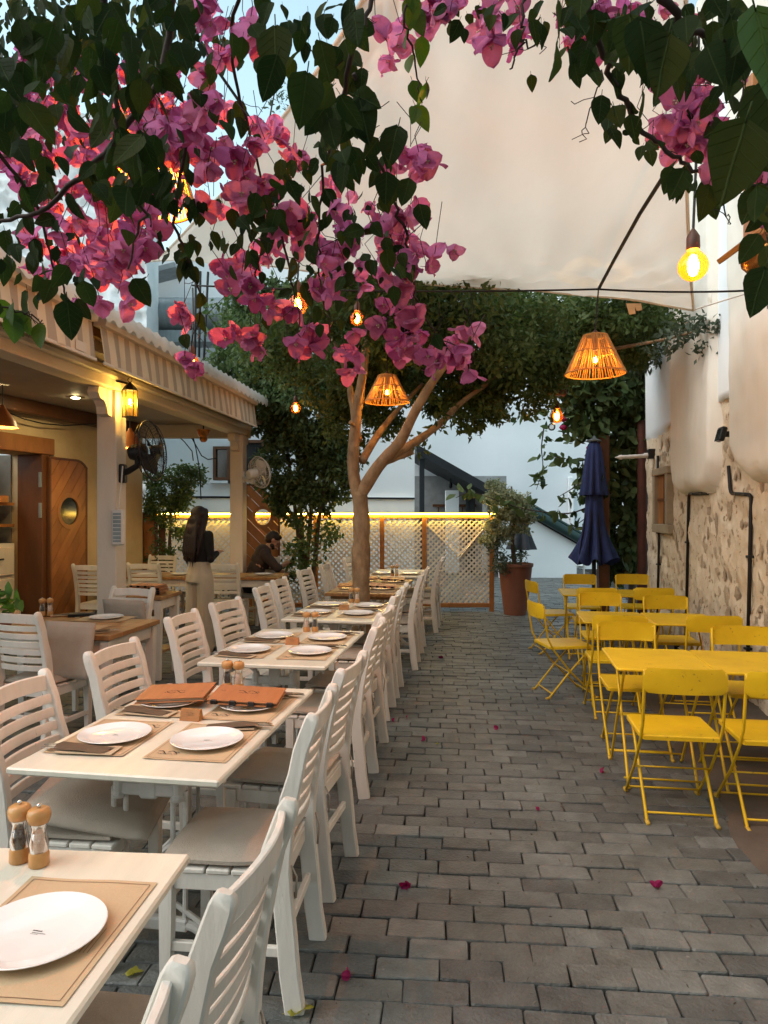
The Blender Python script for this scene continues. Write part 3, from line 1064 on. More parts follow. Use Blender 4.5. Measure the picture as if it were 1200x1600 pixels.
# niche
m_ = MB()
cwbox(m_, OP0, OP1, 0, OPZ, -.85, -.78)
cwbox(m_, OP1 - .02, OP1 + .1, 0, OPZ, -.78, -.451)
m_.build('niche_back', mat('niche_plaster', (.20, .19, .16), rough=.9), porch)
m_ = MB()
cwbox(m_, OP0 - .12, OP1 + .16, OPZ, OPZ + .2, -.06, .035, .008)
fr = m_.build('opening_frame', M['wood'], porch)
m_ = MB(); cwbox(m_, OP1 - .05, OP1 + .10, 0, OPZ - .003, -.33, .03, .008)
m_.build('jamb', M['darkwood'], fr)
for z in (1.62, 1.99):
    m_ = MB(); cwbox(m_, OP1 - .075, OP1 - .052, z - .09, z + .09, .0, .028); m_.build('hinge', M['galv'], fr)
for z in (1.42, 1.68):
    m_ = MB(); cwbox(m_, OP0, OP1 - .06, z, z + .035, -.77, -.36); m_.build('shelf', M['wood'], porch)
m_ = MB(); cwbox(m_, OP0, OP1 - .06, 0, 1.22, -.77, -.36); ca = m_.build('cabinet', M['postwhite'], porch)
for k, z in enumerate((.08, .46, .84)):
    m_ = MB(); cwbox(m_, 7.55, OP1 - .1, z, z + .34, -.355, -.33 if k else -.22, .01)
    m_.build('drawer', M['postwhite'], ca)
    m_ = MB()
    for s in (-.05, .05):
        m_.tube([cw(8.2 + s, -.33 if k else -.22, z + .2), cw(8.2 + s, -.29 if k else -.18, z + .2)], .008, 6)
    m_.tube([cw(8.14, -.29 if k else -.18, z + .2), cw(8.26, -.29 if k else -.18, z + .2)], .012, 6)
    m_.build('drawer_handle', M['darkmetal'], ca, True)
# porch ceiling, beams, posts
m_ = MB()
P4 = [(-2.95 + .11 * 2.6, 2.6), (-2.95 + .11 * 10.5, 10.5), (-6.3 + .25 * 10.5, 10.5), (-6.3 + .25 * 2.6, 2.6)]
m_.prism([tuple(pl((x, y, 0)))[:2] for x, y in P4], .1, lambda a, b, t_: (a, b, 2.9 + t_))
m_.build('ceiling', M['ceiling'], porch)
for (x, z0, z1, w_) in ((0, 2.70, 2.895, .20), (.13, 2.78, 2.84, .06), (-.13, 2.72, 2.76, .05)):
    m_ = MB(); m_.box((x, 6.4, (z0 + z1) / 2), (w_, 7.8, z1 - z0), b=.012)
    m_.build('beam', M['beam'], porch)
m_ = MB()
a, b = pl((-1.98, 10.42, 0)), pl((-3.75, 10.42, 0))
m_.span((a.x, a.y, 2.79), (b.x, b.y, 2.79), .12, .2, b=.01); m_.build('end_beam', M['beam'], porch)
m_ = MB(); m_.span(cw(4, .08, 2.82), cw(10.3, .08, 2.82), .14, .16, b=.01); m_.build('wall_plate', M['darkwood'], porch)
for y in (2.72, 6.44 * KP, 10.1 * KP):
    m_ = MB(); m_.box((0, y, 1.349), (.19, .19, 2.698), b=.01)
    po = m_.build('post', M['postwhite'], porch)
    for s in (-1, 1):
        m_ = MB()
        prof = [(0, 0), (.22, 0), (.24, -.05), (.20, -.10), (.13, -.11), (.09, -.16), (.08, -.22), (0, -.24)]
        m_.prism(prof, .10, lambda a, b_, t_: (-.05 + t_, y + s * (a + .095), 2.695 + b_))
        m_.build('corbel', M['postwhite'], po)
    m_ = MB(); m_.box((0, y, .12), (.215, .215, .24), b=.01); m_.build('plinth', M['postwhite'], po)
for px, py in ((118, 623), (270, 665)):
    d = 1.28 * FPX / (800 - py)
    q = pl(at(px, py, d))
    m_ = MB(); m_.lathe([(.055, 0), (.06, -.006), (.045, -.008)], 18, (q.x, q.y, 2.897)); dl = m_.build('downlight', M['whiteplastic'], porch, 40)
    m_ = MB(); m_.lathe([(.04, 0), (.001, -.002)], 14, (q.x, q.y, 2.886), cap=False); m_.build('lens', M['downlight'], dl)
# loose cable on the cream wall and under the ceiling
m_ = MB()
pts = [at(-5, 640, 7.9), at(30, 655, 8.1), at(60, 662, 8.4), at(95, 665, 8.8), at(147, 662, 9.3)]
m_.tube([pl(q) + Vector((.06, 0, 0)) for q in pts], .008, 5); m_.build('wall_cable', M['cable'], porch, True)
m_ = MB()
for (pts) in (((268, 672), (288, 690), (300, 705), (302, 720)), ((276, 672), (300, 685), (315, 712), (325, 718), (338, 716)), ((300, 676), (306, 700), (312, 735), (314, 780))):
    m_.tube([pl(at(x, y, 10.4)) for x, y in pts], .008, 4)
m_.build('loose_cable', M['cable'], porch, True)

# corrugated roof
def roof_wave(y):
    return .022 * math.cos(2 * PI * y / .17)


m_ = MB()
ys = [2.3 + k * .0317 for k in range(int(7.75 / .0317) + 1)]
xs = [(.44, 3.19), (-.6, 3.45), (-1.8, 3.75), (-3.2, 4.1)]
for y in ys:
    wv = roof_wave(y)
    for i, (x, z) in enumerate(xs):
        m_.v.append((x, y, z + wv))
for i in range(len(ys) - 1):
    for j in range(len(xs) - 1):
        a = i * len(xs) + j
        m_.f.append((a, a + 1, a + len(xs) + 1, a + len(xs)))
roof = m_.build('roof', M['roofwhite'], porch, True)
m_ = MB()
for y in ys:
    wv = roof_wave(y)
    m_.v += [(.445, y, 3.215 + wv * .5), (.475, y, 3.15 + wv * .7), (.47, y, 3.085 + wv * .9)]
for i in range(len(ys) - 1):
    for j in range(2):
        a = i * 3 + j
        m_.f.append((a, a + 1, a + 4, a + 3))
m_.build('roof_edge', M['roofwhite'], roof, True)
m_ = MB(); m_.box((.28, 6.2, 3.06), (.05, 7.6, .14)); m_.build('fascia', M['darkwood'], roof)

# striped awning: two cassettes, each with its valance
def stripes(name):
    m = mat(name, (.62, .52, .38), (.54, .45, .32), 5, .9, .3, 120)
    nt = m.node_tree; N, L = nt.nodes, nt.links
    p = N['Principled BSDF']
    src = p.inputs['Base Color'].links[0].from_socket
    tc = N.new('ShaderNodeTexCoord'); sx = N.new('ShaderNodeSeparateXYZ')
    L.new(tc.outputs['Object'], sx.inputs[0])
    a = N.new('ShaderNodeMath'); a.operation = 'MULTIPLY'; a.inputs[1].default_value = 1 / .19
    fr_ = N.new('ShaderNodeMath'); fr_.operation = 'FRACT'
    g = N.new('ShaderNodeMapRange'); g.inputs['From Min'].default_value = .52; g.inputs['From Max'].default_value = .56
    L.new(sx.outputs['Y'], a.inputs[0]); L.new(a.outputs[0], fr_.inputs[0]); L.new(fr_.outputs[0], g.inputs['Value'])
    mx = N.new('ShaderNodeMix'); mx.data_type = 'RGBA'
    L.new(g.outputs[0], mx.inputs['Factor']); L.new(src, mx.inputs['A']); mx.inputs['B'].default_value = (.35, .29, .225, 1)
    L.new(mx.outputs['Result'], p.inputs['Base Color'])
    return m


M['stripe'] = stripes('striped_canvas')
for (d0, d1, label) in ((2.6, 5.44, 'nearer striped awning cassette with beige and taupe valance'), (5.56, 9.68, 'farther striped awning cassette with beige and taupe valance, reaching the last post')):
    t = thing('awning', label, 'awning', (-3.2, 0, 0), -TP, 'striped awnings on the porch')
    y0, y1 = d0 * KP, d1 * KP
    m_ = MB()
    n = int((y1 - y0) / .03)
    for i in range(n + 1):
        y = y0 + (y1 - y0) * i / n
        wv = .012 * math.sin(y * 9.1) + .007 * math.sin(y * 23)
        for j, (x, z) in enumerate(((.36, 3.07), (.372, 2.97), (.385, 2.87), (.395, 2.77))):
            m_.v.append((x + wv * j / 3, y, z + (.004 * math.sin(y * 14) if j == 3 else 0)))
    for i in range(n):
        for j in range(3):
            a = i * 4 + j
            m_.f.append((a, a + 1, a + 5, a + 4))
    m_.build('valance', M['stripe'], t, True)
    m_ = MB(); m_.sweep([(.36, y0, 3.1), (.36, y1, 3.1)], [(-.05, -.04), (.05, -.04), (.06, 0), (.04, .04), (-.05, .04)]); m_.build('cassette', M['beam'], t, 30)
    m_ = MB(); m_.box((.396, (y0 + y1) / 2, 2.766), (.022, y1 - y0, .024), b=.004); m_.build('hem_bar', M['postwhite'], t)
    if d0 < 5:
        m_ = MB(); m_.box((.40, y1 - .22, 2.82), (.004, .14, .07)); m_.build('sewn_label', M['postwhite'], t)

# ------------------------------------------------------------------ lattice fence with lit top rail
FD = 11.35
FX0, FX1, FZ0, FZ1 = -3.75, (772 - 600) / FPX * FD, .10, 1.53
fence = thing('lattice_fence', 'wooden lattice fence with glowing yellow light strip along its top rail', 'fence', (0, FD, 0))
posts_x = [FX1 - .04, (663 - 600) / FPX * FD, (597 - 600) / FPX * FD, -1.1, -2.3, FX0]
for i, x in enumerate(posts_x):
    m_ = MB(); m_.box((x, 0, .79), (.075, .075, 1.52 if i else 1.6), b=.006); m_.build('post', M['railwood'], fence)
bays = [(posts_x[i + 1], posts_x[i]) for i in range(len(posts_x) - 1)]
for a, b in bays:
    for (z, h) in ((FZ1, .07), (FZ0, .07)):
        m_ = MB(); m_.box(((a + b) / 2, 0, z), (b - a - .078, .06, h), b=.005); m_.build('rail', M['railwood'], fence)
slat_me = MB().box((0, 0, 0), (1, .008, .029)).mesh('slat', M['lattice'])
ns = 0
rest = MB()
for a, b in bays:
    a, b = a + .038, b - .038
    z0, z1 = FZ0 + .036, FZ1 - .036
    pitch = .062 * 1.414
    for s, yy in ((1, -.006), (-1, .006)):
        k0 = a - (z1 - z0) if s > 0 else a
        k = k0 + pitch * .5
        while k < (b if s > 0 else b + (z1 - z0)):
            # line x = k + s*(z - z0)
            if s > 0:
                t0, t1 = max(0, a - k), min(z1 - z0, b - k)
            else:
                t0, t1 = max(0, k - b), min(z1 - z0, k - a)
            if t1 - t0 > .08:
                p0, p1 = Vector((k + s * t0, yy, z0 + t0)), Vector((k + s * t1, yy, z0 + t1))
                c = (p0 + p1) / 2
                if ns < 300 and b > -2.4:
                    o = link('slat', slat_me, fence, c, rot=(0, -s * PI / 4, 0), scale=((p1 - p0).length, 1, random.uniform(.85, 1.1)))
                    ns += 1
                else:
                    rest.box(c, ((p1 - p0).length, .008, .029), Euler((0, -s * PI / 4, 0)).to_matrix())
            k += pitch
if rest.v:
    o = rest.build('slat_field', M['lattice'], fence); o['kind'] = 'stuff'
for a, b in ((FX0, FX1),):
    m_ = MB(); m_.box(((a + b) / 2, -.066, FZ1 + .040), (b - a, .014, .018)); m_.build('light_strip', M['led'], fence)
    m_ = MB(); m_.box(((a + b) / 2, -.018, FZ1 + .060), (b - a, .15, .018), b=.004); m_.build('top_cap', M['railwood'], fence)
# one long brace per bay, laid on the lattice
a, b = bays[0]
for (p, q, y) in (((a + .05, FZ1 - .15), (b - .1, FZ0 + .35), -.018), ((a + .55, FZ0 + .75), (b - .05, FZ1 - .1), -.028)):
    m_ = MB(); m_.span((p[0], y, p[1]), (q[0], y, q[1]), .009, .045, up=(0, 1, 0)); m_.build('brace', M['lattice'], fence)


def plank_door(name, label, cat, loc, rz, w_, h, hole, slope, top=None, hr=.19, pane='glass', woodmat='wood', group=None):
    """Door leaf of diagonal planks with a round port hole; local x along its width, z up."""
    t = thing(name, label, cat, loc, rz, group)
    top = top or (lambda x: h)
    pw = .135
    d = Vector((math.cos(slope), math.sin(slope)))
    nrm = Vector((-d.y, d.x))
    def runs(off):
        """Stretches of the line at distance off that lie on the leaf and outside the port hole."""
        out, cur, step = [], None, .006
        s_ = -(w_ + h)
        while s_ < w_ + h:
            q = d * s_ + nrm * off
            ok = .006 < q.x < w_ - .006 and .006 < q.y < top(min(max(q.x, 0), w_)) - .006 and (q - Vector(hole)).length > hr
            if ok:
                cur = [s_, s_] if cur is None else [cur[0], s_]
            elif cur is not None:
                out.append(cur); cur = None
            s_ += step
        return out

    for k in range(-int((w_ + h) / pw) - 2, int((w_ + h) / pw) + 2):
        pieces = {}
        nsub = 6
        edges_ = [k * pw + .004 + (pw - .008) * i / nsub for i in range(nsub + 1)]
        rr_ = [runs(o_) for o_ in edges_]
        for i in range(nsub):
            A_, B_ = rr_[i], rr_[i + 1]
            if len(A_) != len(B_) or not A_:
                mid = runs((edges_[i] + edges_[i + 1]) / 2)
                A_ = B_ = mid
            for n_, (ra, rb) in enumerate(zip(A_, B_)):
                key = n_ if len(A_) > 1 else ('all' if (ra[0] + ra[1]) < 2 * (Vector(hole).dot(d)) else 'all')
                m_ = pieces.setdefault(key, MB())
                P_ = [d * ra[0] + nrm * edges_[i], d * ra[1] + nrm * edges_[i], d * rb[1] + nrm * edges_[i + 1], d * rb[0] + nrm * edges_[i + 1]]
                m_.add([(q.x, -.014, q.y) for q in P_] + [(q.x, .014, q.y) for q in P_], [(0, 1, 2, 3), (7, 6, 5, 4), (0, 4, 5, 1), (1, 5, 6, 2), (2, 6, 7, 3), (3, 7, 4, 0)])
        for m_ in pieces.values():
            m_.build('plank', M[woodmat], t)
    m_ = MB()
    for x in (.012, w_ - .012):
        m_.box((x, 0, top(x) / 2), (.03, .046, top(x) - .01), b=.004)
    m_.build('edge_strip', M['darkwood'], t)
    m_ = MB()
    seg = 12
    m_.sweep([(x * w_ / seg, 0, top(x * w_ / seg) - .006) for x in range(seg + 1)], [(-.022, -.016), (.022, -.016), (.022, .012), (-.022, .012)]); m_.build('top_strip', M['darkwood'], t)
    m_ = MB()
    m_.sweep([(hole[0] + math.cos(a) * hr, 0, hole[1] + math.sin(a) * hr) for a in [2 * PI * i / 28 for i in range(29)]], [(-.026, -.022), (.026, -.022), (.026, .022), (-.026, .022)], up=(0, 1, 0)); m_.build('porthole_ring', M[woodmat], t, 40)
    m_ = MB()
    m_.lathe([(hr, -.003), (hr, .003)], 28, (hole[0], 0, hole[1]), Euler((PI / 2, 0, 0)).to_matrix()); m_.build('porthole_pane', M[pane], t)
    return t


# door leaf folded back on the cream wall
aw = math.atan(.25)
o0 = Vector((-6.285 + .25 * 8.58, 8.58, 0)) + Vector((math.cos(aw), -math.sin(aw), 0)) * .06
plank_door('cupboard_door', 'open orange wood door leaf with porthole, folded back against the cream wall', 'door', (o0.x, o0.y, .03), PI / 2 - aw, .70, 2.22, (.36, 1.58), R(52), top=lambda x: 2.24 - .10 * max(0, (x - .5) / .2) ** 2, hr=.2, pane='window')
q = at(383, 0, 11.2)
plank_door('porthole_door', 'wooden porthole door leaf leaning on the lattice fence behind the seated person', 'door', (q.x, 11.22, 0), 0, .55, 2.02, (.28, 1.52), R(-45), top=lambda x: 2.04 - .35 * max(0, (x - .12) / .43) ** 1.6, hr=.15)

q = at(222, 0, 10.85)
t = thing('arched_panel', 'narrow arched wooden panel at the far corner of the cream wall', 'panel', (q.x, 10.85, 0))
m_ = MB()
arch = [(0, 0)] + [(0, 1.35), (.01, 1.5), (.06, 1.66), (.12, 1.73), (.17, 1.70), (.21, 1.6), (.22, 1.45)] + [(.22, 0)]
m_.prism(arch, .05, lambda a, b, t_: (a, t_, b)); m_.build('board', M['wood'], t)
m_ = MB(); m_.sweep([(a, -.005, b) for a, b in arch], [(-.02, -.02), (.02, -.02), (.02, .02), (-.02, .02)], up=(0, 1, 0)); m_.build('frame', M['darkwood'], t)
m_ = MB(); m_.box((.30, .03, .75), (.10, .05, 1.5), b=.006); m_.build('side_post', M['darkwood'], t)

# ------------------------------------------------------------------ shade sail with cords
sail = thing('shade_sail', 'large beige canvas shade sail stretched over the alley', 'shade sail', (0, 5, 4))
Apt = at(1084, 484, 5.7); Bpt = at(236, 408, 6.8)
Cpt = at(640, -130, 2.6); Dpt = at(1075, -170, 2.6)
N_ = 44
V = np.zeros((N_ + 1, N_ + 1, 3))
for i in range(N_ + 1):
    for j in range(N_ + 1):
        a, b = i / N_, j / N_           # a: left to right, b: far to near
        # sides curve inwards; the canvas sags a little and is puckered at the corners
        far = Bpt.lerp(Apt, a); near = Cpt.lerp(Dpt, a)
        far = far + Vector((0, -.15, -.02)) * (4 * a * (1 - a))
        near = near + Vector((0, .25, .05)) * (4 * a * (1 - a))
        p = far.lerp(near, b)
        left = 4 * b * (1 - b)
        p.x += .16 * left * (1 - a) ** 2 - .03 * left * a ** 2
        p.z -= .22 * (4 * a * (1 - a)) * left
        for (ca, cb, sd) in ((0, 0, 1), (1, 0, 2), (0, 1, 3), (.75, 0, 4)):
            r = math.hypot(a - ca, (b - cb))
            th = math.atan2(b - cb, a - ca)
            p.z += .042 * math.exp(-r * 4.5) * math.sin(th * 22 + sd) * min(1, r * 10)
        p.z += .014 * math.sin(a * 9 + b * 4) + .010 * math.sin(a * 3 - b * 17) + .006 * math.sin(a * 31 + b * 9)
        V[i, j] = (p - sail.location)[:]
F = []
for i in range(N_):
    for j in range(N_):
        a = i * (N_ + 1) + j
        F.append((a, a + 1, a + N_ + 2, a + N_ + 1))
sm = leafmat('sail_canvas', [(.74, .665, .59), (.74, .665, .59)], .45, .9, spec=.1)
_nt = sm.node_tree
_no = _nt.nodes.new('ShaderNodeTexNoise'); _no.inputs['Scale'].default_value = 1.1; _no.inputs['Detail'].default_value = 9; _no.inputs['Roughness'].default_value = .65
_mp = _nt.nodes.new('ShaderNodeMapping'); _mp.inputs['Scale'].default_value = (1, .35, 1); _mp.inputs['Rotation'].default_value = (0, 0, .5)
_tc = _nt.nodes.new('ShaderNodeTexCoord'); _nt.links.new(_tc.outputs['Object'], _mp.inputs['Vector']); _nt.links.new(_mp.outputs[0], _no.inputs['Vector'])
_cr = _nt.nodes.new('ShaderNodeValToRGB'); _cr.color_ramp.elements[0].position = .3; _cr.color_ramp.elements[1].position = .62
_cr.color_ramp.elements[0].color = (.69, .63, .545, 1); _cr.color_ramp.elements[1].color = (.76, .71, .635, 1)
_nt.links.new(_no.outputs['Fac'], _cr.inputs[0])
for _n in _nt.nodes:
    if _n.type in ('BSDF_PRINCIPLED', 'BSDF_TRANSLUCENT'):
        _s = _n.inputs['Base Color'] if _n.type == 'BSDF_PRINCIPLED' else _n.inputs['Color']
        _nt.links.new(_cr.outputs[0], _s)
link('canvas', npmesh('canvas', V.reshape(-1, 3), np.array(F), sm), sail)
m_ = MB()
for row in ([V[i, 0] for i in range(N_ + 1)], [V[0, j] for j in range(N_ + 1)], [V[N_, j] for j in range(N_ + 1)]):
    m_.tube([Vector(p) for p in row], .012, 5)
m_.build('hem', sm, sail, True)
m_ = MB()
e = rw(5.3, .18, at(1200, 455, 5.3).z) - sail.location
m_.tube([Apt - sail.location, e], .006, 4)
m_.build('cord', M['sailcord'], sail)
for (px, w_, h) in ((985, .035, .10), (996, .03, .07)):
    q = at(px, 474, 5.75) - sail.location
    m_ = MB(); m_.add([(q.x - w_, q.y, q.z), (q.x + w_, q.y, q.z), (q.x + w_ * .7, q.y - .05, q.z - h), (q.x - w_ * .6, q.y - .03, q.z - h)], [(0, 1, 2, 3)]); m_.build('loose_strap', M['strap'], sail)


def cable(name, label, pts, r=.008, n=5, grp=None):
    q = Vector(pts[0])
    m_ = MB(); m_.tube([Vector(p) - q for p in pts], r, n)
    o = m_.build(name, M['cable'], None, True, loc=q)
    return tag(o, label, 'cable', grp)


def sagline(a, b, sag, n=14):
    a, b = Vector(a), Vector(b)
    return [a.lerp(b, i / n) - Vector((0, 0, sag * 4 * (i / n) * (1 - i / n))) for i in range(n + 1)]


JX = at(935, 452, 5.3)
LX = at(300, 446, 5.6)
cable('string_cable', 'thin black cable strung across the alley below the sail edge', sagline(LX, JX, .03) + sagline(JX, rw(4.75, .2, at(1200, 446, 4.7).z), .02)[1:], .008)
cable('support_cable', 'slanting black cable rising from the right hand pendant lamp over the sail', [JX, at(960, 405, 4.6), at(1000, 333, 4.0), at(1045, 262, 3.5), at(1100, 150, 2.9), at(1140, 40, 2.4)], .012)
cable('slack_cable', 'slack dark cable crossing the sky gap behind the bougainvillea', [at(300, 40, 5.0), at(340, 110, 5.2), at(375, 160, 5.4), at(400, 200, 5.6), at(425, 236, 5.8)], .012)


# ------------------------------------------------------------------ lamps
def rattan_lamp(label, tip, w_, h, cord_to, core='core'):
    """Cone pendant of rattan sticks round a filament bulb; tip is the middle of its lower rim."""
    t = thing('pendant_lamp', label, 'pendant lamp', tip, 0, 'rattan cone pendant lamps')
    rb, rt = w_ / 2, w_ * .2
    n = 64
    for zz, rr in ((0, rb), (h * .56, rb + (rt - rb) * .56), (h, rt)):
        m_ = MB(); m_.tube([(math.cos(2 * PI * i / 40) * rr, math.sin(2 * PI * i / 40) * rr, zz) for i in range(41)], .006, 5); m_.build('ring', M['rattan'], t, True)
    m_ = MB()
    for i in range(n):
        a = 2 * PI * (i + random.uniform(-.25, .25)) / n
        b = a + random.uniform(-.04, .04)
        m_.tube([(math.cos(a) * rb, math.sin(a) * rb, -.004), (math.cos(b) * rt, math.sin(b) * rt, h)], .0042, 4, cap=False)
    o = m_.build('rattan_sticks', M['rattan'], t, True)
    m_ = MB(); m_.lathe([(.018, h * .62), (.022, h * .66), (.02, h + .03), (.006, h + .045)], 10); m_.build('lampholder', M['socket'], t, 40)
    bulb_parts(t, (0, 0, h * .36), .03, .045, 'bulbglass', core)
    m_ = MB(); m_.tube([(0, 0, h + .04), Vector(cord_to) - Vector(tip)], .006, 5); m_.build('cord', M['cable'], t)
    return t


def bulb_parts(t, c, r, hh, glass, core, globe=False):
    c = Vector(c)
    m_ = MB()
    if globe:
        prof = [(.001, -r)] + [(r * math.sin(PI * k / 12), -r * math.cos(PI * k / 12)) for k in range(1, 10)] + [(r * .42, r * 1.02), (r * .40, r * 1.25)]
    else:
        prof = [(.001, -r * 1.15), (r * .6, -r), (r * .95, -r * .45), (r, 0), (r * .85, r * .55), (r * .5, r * 1.2), (r * .45, r * 1.6)]
    m_.lathe(prof, 16, c, cap=False)
    b = m_.build('bulb', M[glass], t, True)
    m_ = MB()
    k = .40 if globe else .42
    m_.ball(c, r * k, 8, 5, (1, 1, 1.75))
    m_.build('filament', M[core], b, True)


def hanging_bulb(label, c, r, top, globe=True, lit=True, glass='bulbglass', core='corefar'):
    t = thing('hanging_bulb', label, 'light bulb', c, 0, 'bare filament bulbs')
    if lit:
        bulb_parts(t, (0, 0, 0), r, 0, glass, core, globe)
    else:
        m_ = MB(); m_.ball((0, 0, 0), r, 14, 9, (1, 1, 1)); m_.build('bulb', M['clearbulb'], t, True)
    m_ = MB(); m_.lathe([(r * .42, r * 1.12), (r * .46, r * 1.25), (r * .44, r * 2.0), (r * .25, r * 2.35), (r * .08, r * 2.6)], 12); m_.build('lampholder', M['socket'], t, 40)
    m_ = MB(); m_.tube([(0, 0, r * 2.5), (Vector(top) - Vector(c)) * .6 + Vector((.006, 0, 0)), Vector(top) - Vector(c)], .006, 5); m_.build('cord', M['cable'], t)
    return t


rattan_lamp('rattan cone lamp hanging over the yellow tables from the crossing cable', at(930, 584, 5.3), .445, .285, JX)
rattan_lamp('rattan cone lamp hanging between the limbs of the fig tree', at(605, 628, 6.85), .44, .255, at(606, 440, 6.7))
c3 = at(228, 318, 2.75)
rattan_lamp('large rattan lamp glowing orange behind the bougainvillea flowers', c3, .38, .36, at(262, 40, 2.75), core='coreglow')
hanging_bulb('large amber globe bulb on brown lampholder beside the right sail corner', at(1083, 416, 2.9), .060, at(1092, 20, 2.9), core='corebig')
hanging_bulb('amber globe bulb half covered by a pink flower', at(465, 477, 4.2), .059, at(470, 300, 4.2))
hanging_bulb('small amber bulb hanging among leaves over the tree fork', at(558, 498, 5.0), .050, at(560, 440, 5.2))
hanging_bulb('small bulb glowing deep in the dark shrub foliage', at(462, 638, 8.6), .062, at(462, 560, 8.6))
hanging_bulb('bulb glowing behind the flower over the awning roof', at(300, 566, 4.6), .045, at(301, 450, 5.0))
hanging_bulb('lit pear bulb hanging above the folded umbrella', at(870, 650, 8.4), .075, at(869, 560, 8.4), globe=False)
hanging_bulb('unlit clear bulb hanging beside the lit pear bulb', at(862, 667, 8.2), .045, at(862, 590, 8.2), lit=False)
# wooden cap the two bulbs hang from
q = at(866, 606, 8.4)
m_ = MB(); m_.box((0, 0, 0), (.26, .2, .2), b=.015)
t = thing('lamp_fitting', 'dark wooden cap holding the pair of bulbs over the umbrella', 'lamp fitting', q)
m_.build('cap', M['darkwood'], t)
m_ = MB(); m_.tube([(0, 0, .1), (0, 0, .7)], .008, 5); m_.build('cord', M['cable'], t)

# lantern on the near post
q = at(203, 628, 6.32)
t = thing('lantern', 'glass lantern with black iron frame glowing on the near porch post', 'lantern', q, .3)
m_ = MB(); m_.lathe([(.062, -.135), (.062, .105)], 6, cap=False); m_.build('pane', M['amberpane'], t)
m_ = MB()
for k in range(6):
    a = 2 * PI * k / 6
    m_.tube([(math.cos(a) * .063, math.sin(a) * .063, -.14), (math.cos(a) * .063, math.sin(a) * .063, .11)], .004, 4)
m_.lathe([(.068, -.142), (.068, -.132)], 6); m_.lathe([(.07, .10), (.05, .135), (.02, .165), (.006, .18)], 6)
m_.tube([(math.cos(a_) * .018, 0, .197 + math.sin(a_) * .02) for a_ in [2 * PI * i / 10 for i in range(11)]], .004, 4)
m_.build('iron_frame', M['darkmetal'], t)
bulb_parts(t, (0, 0, .0), .03, 0, 'clearbulb', 'corelow')
m_ = MB(); m_.span((0, 0, .16), (-.16, .05, .20), .02, .02); m_.lathe([(.05, 0), (.05, .02)], 10, (-.16, .05, .2), Euler((0, PI / 2, 0)).to_matrix()); m_.build('bracket', M['darkmetal'], t)

# shades hanging inside the porch
for (px, py, d, w_, label, col) in ((203, 700, 8.2, .30, 'orange cone lampshade seen behind the black fan', 'woodshade'), (4, 668, 7.2, .30, 'copper dome lampshade cut by the frame above the cupboard', 'woodshade')):
    if 'woodshade' not in M:
        M['woodshade'] = mat('copper_shade', (.46, .17, .05), (.36, .12, .035), 6, .4)
    q = at(px, py, d)
    t = thing('hanging_lamp', label, 'lampshade', q)
    m_ = MB(); m_.lathe([(w_ / 2, 0), (w_ * .42, .07), (w_ * .2, .16), (.03, .20), (.02, .23)], 18, cap=False); m_.build('shade', M[col], t, True)
    m_ = MB(); m_.tube([(0, 0, .23), (0, 0, 2.9 - q.z)], .006, 5); m_.build('cord', M['cable'], t)
    m_ = MB(); m_.ball((0, 0, .06), .03, 10, 6); m_.build('bulb', M['downlight'], t, True)
q = at(318, 683, 9.9)
t = thing('hanging_lamp', 'small brass bell shade under the far end of the porch ceiling', 'lampshade', q)
m_ = MB(); m_.lathe([(.10, .10), (.085, .04), (.05, .0), (.055, -.04), (.03, -.07)], 14); m_.build('shade', M['copper'], t, 40)
m_ = MB(); m_.tube([(0, 0, .1), (0, 0, 2.9 - q.z)], .01, 5); m_.build('cord', M['cable'], t)


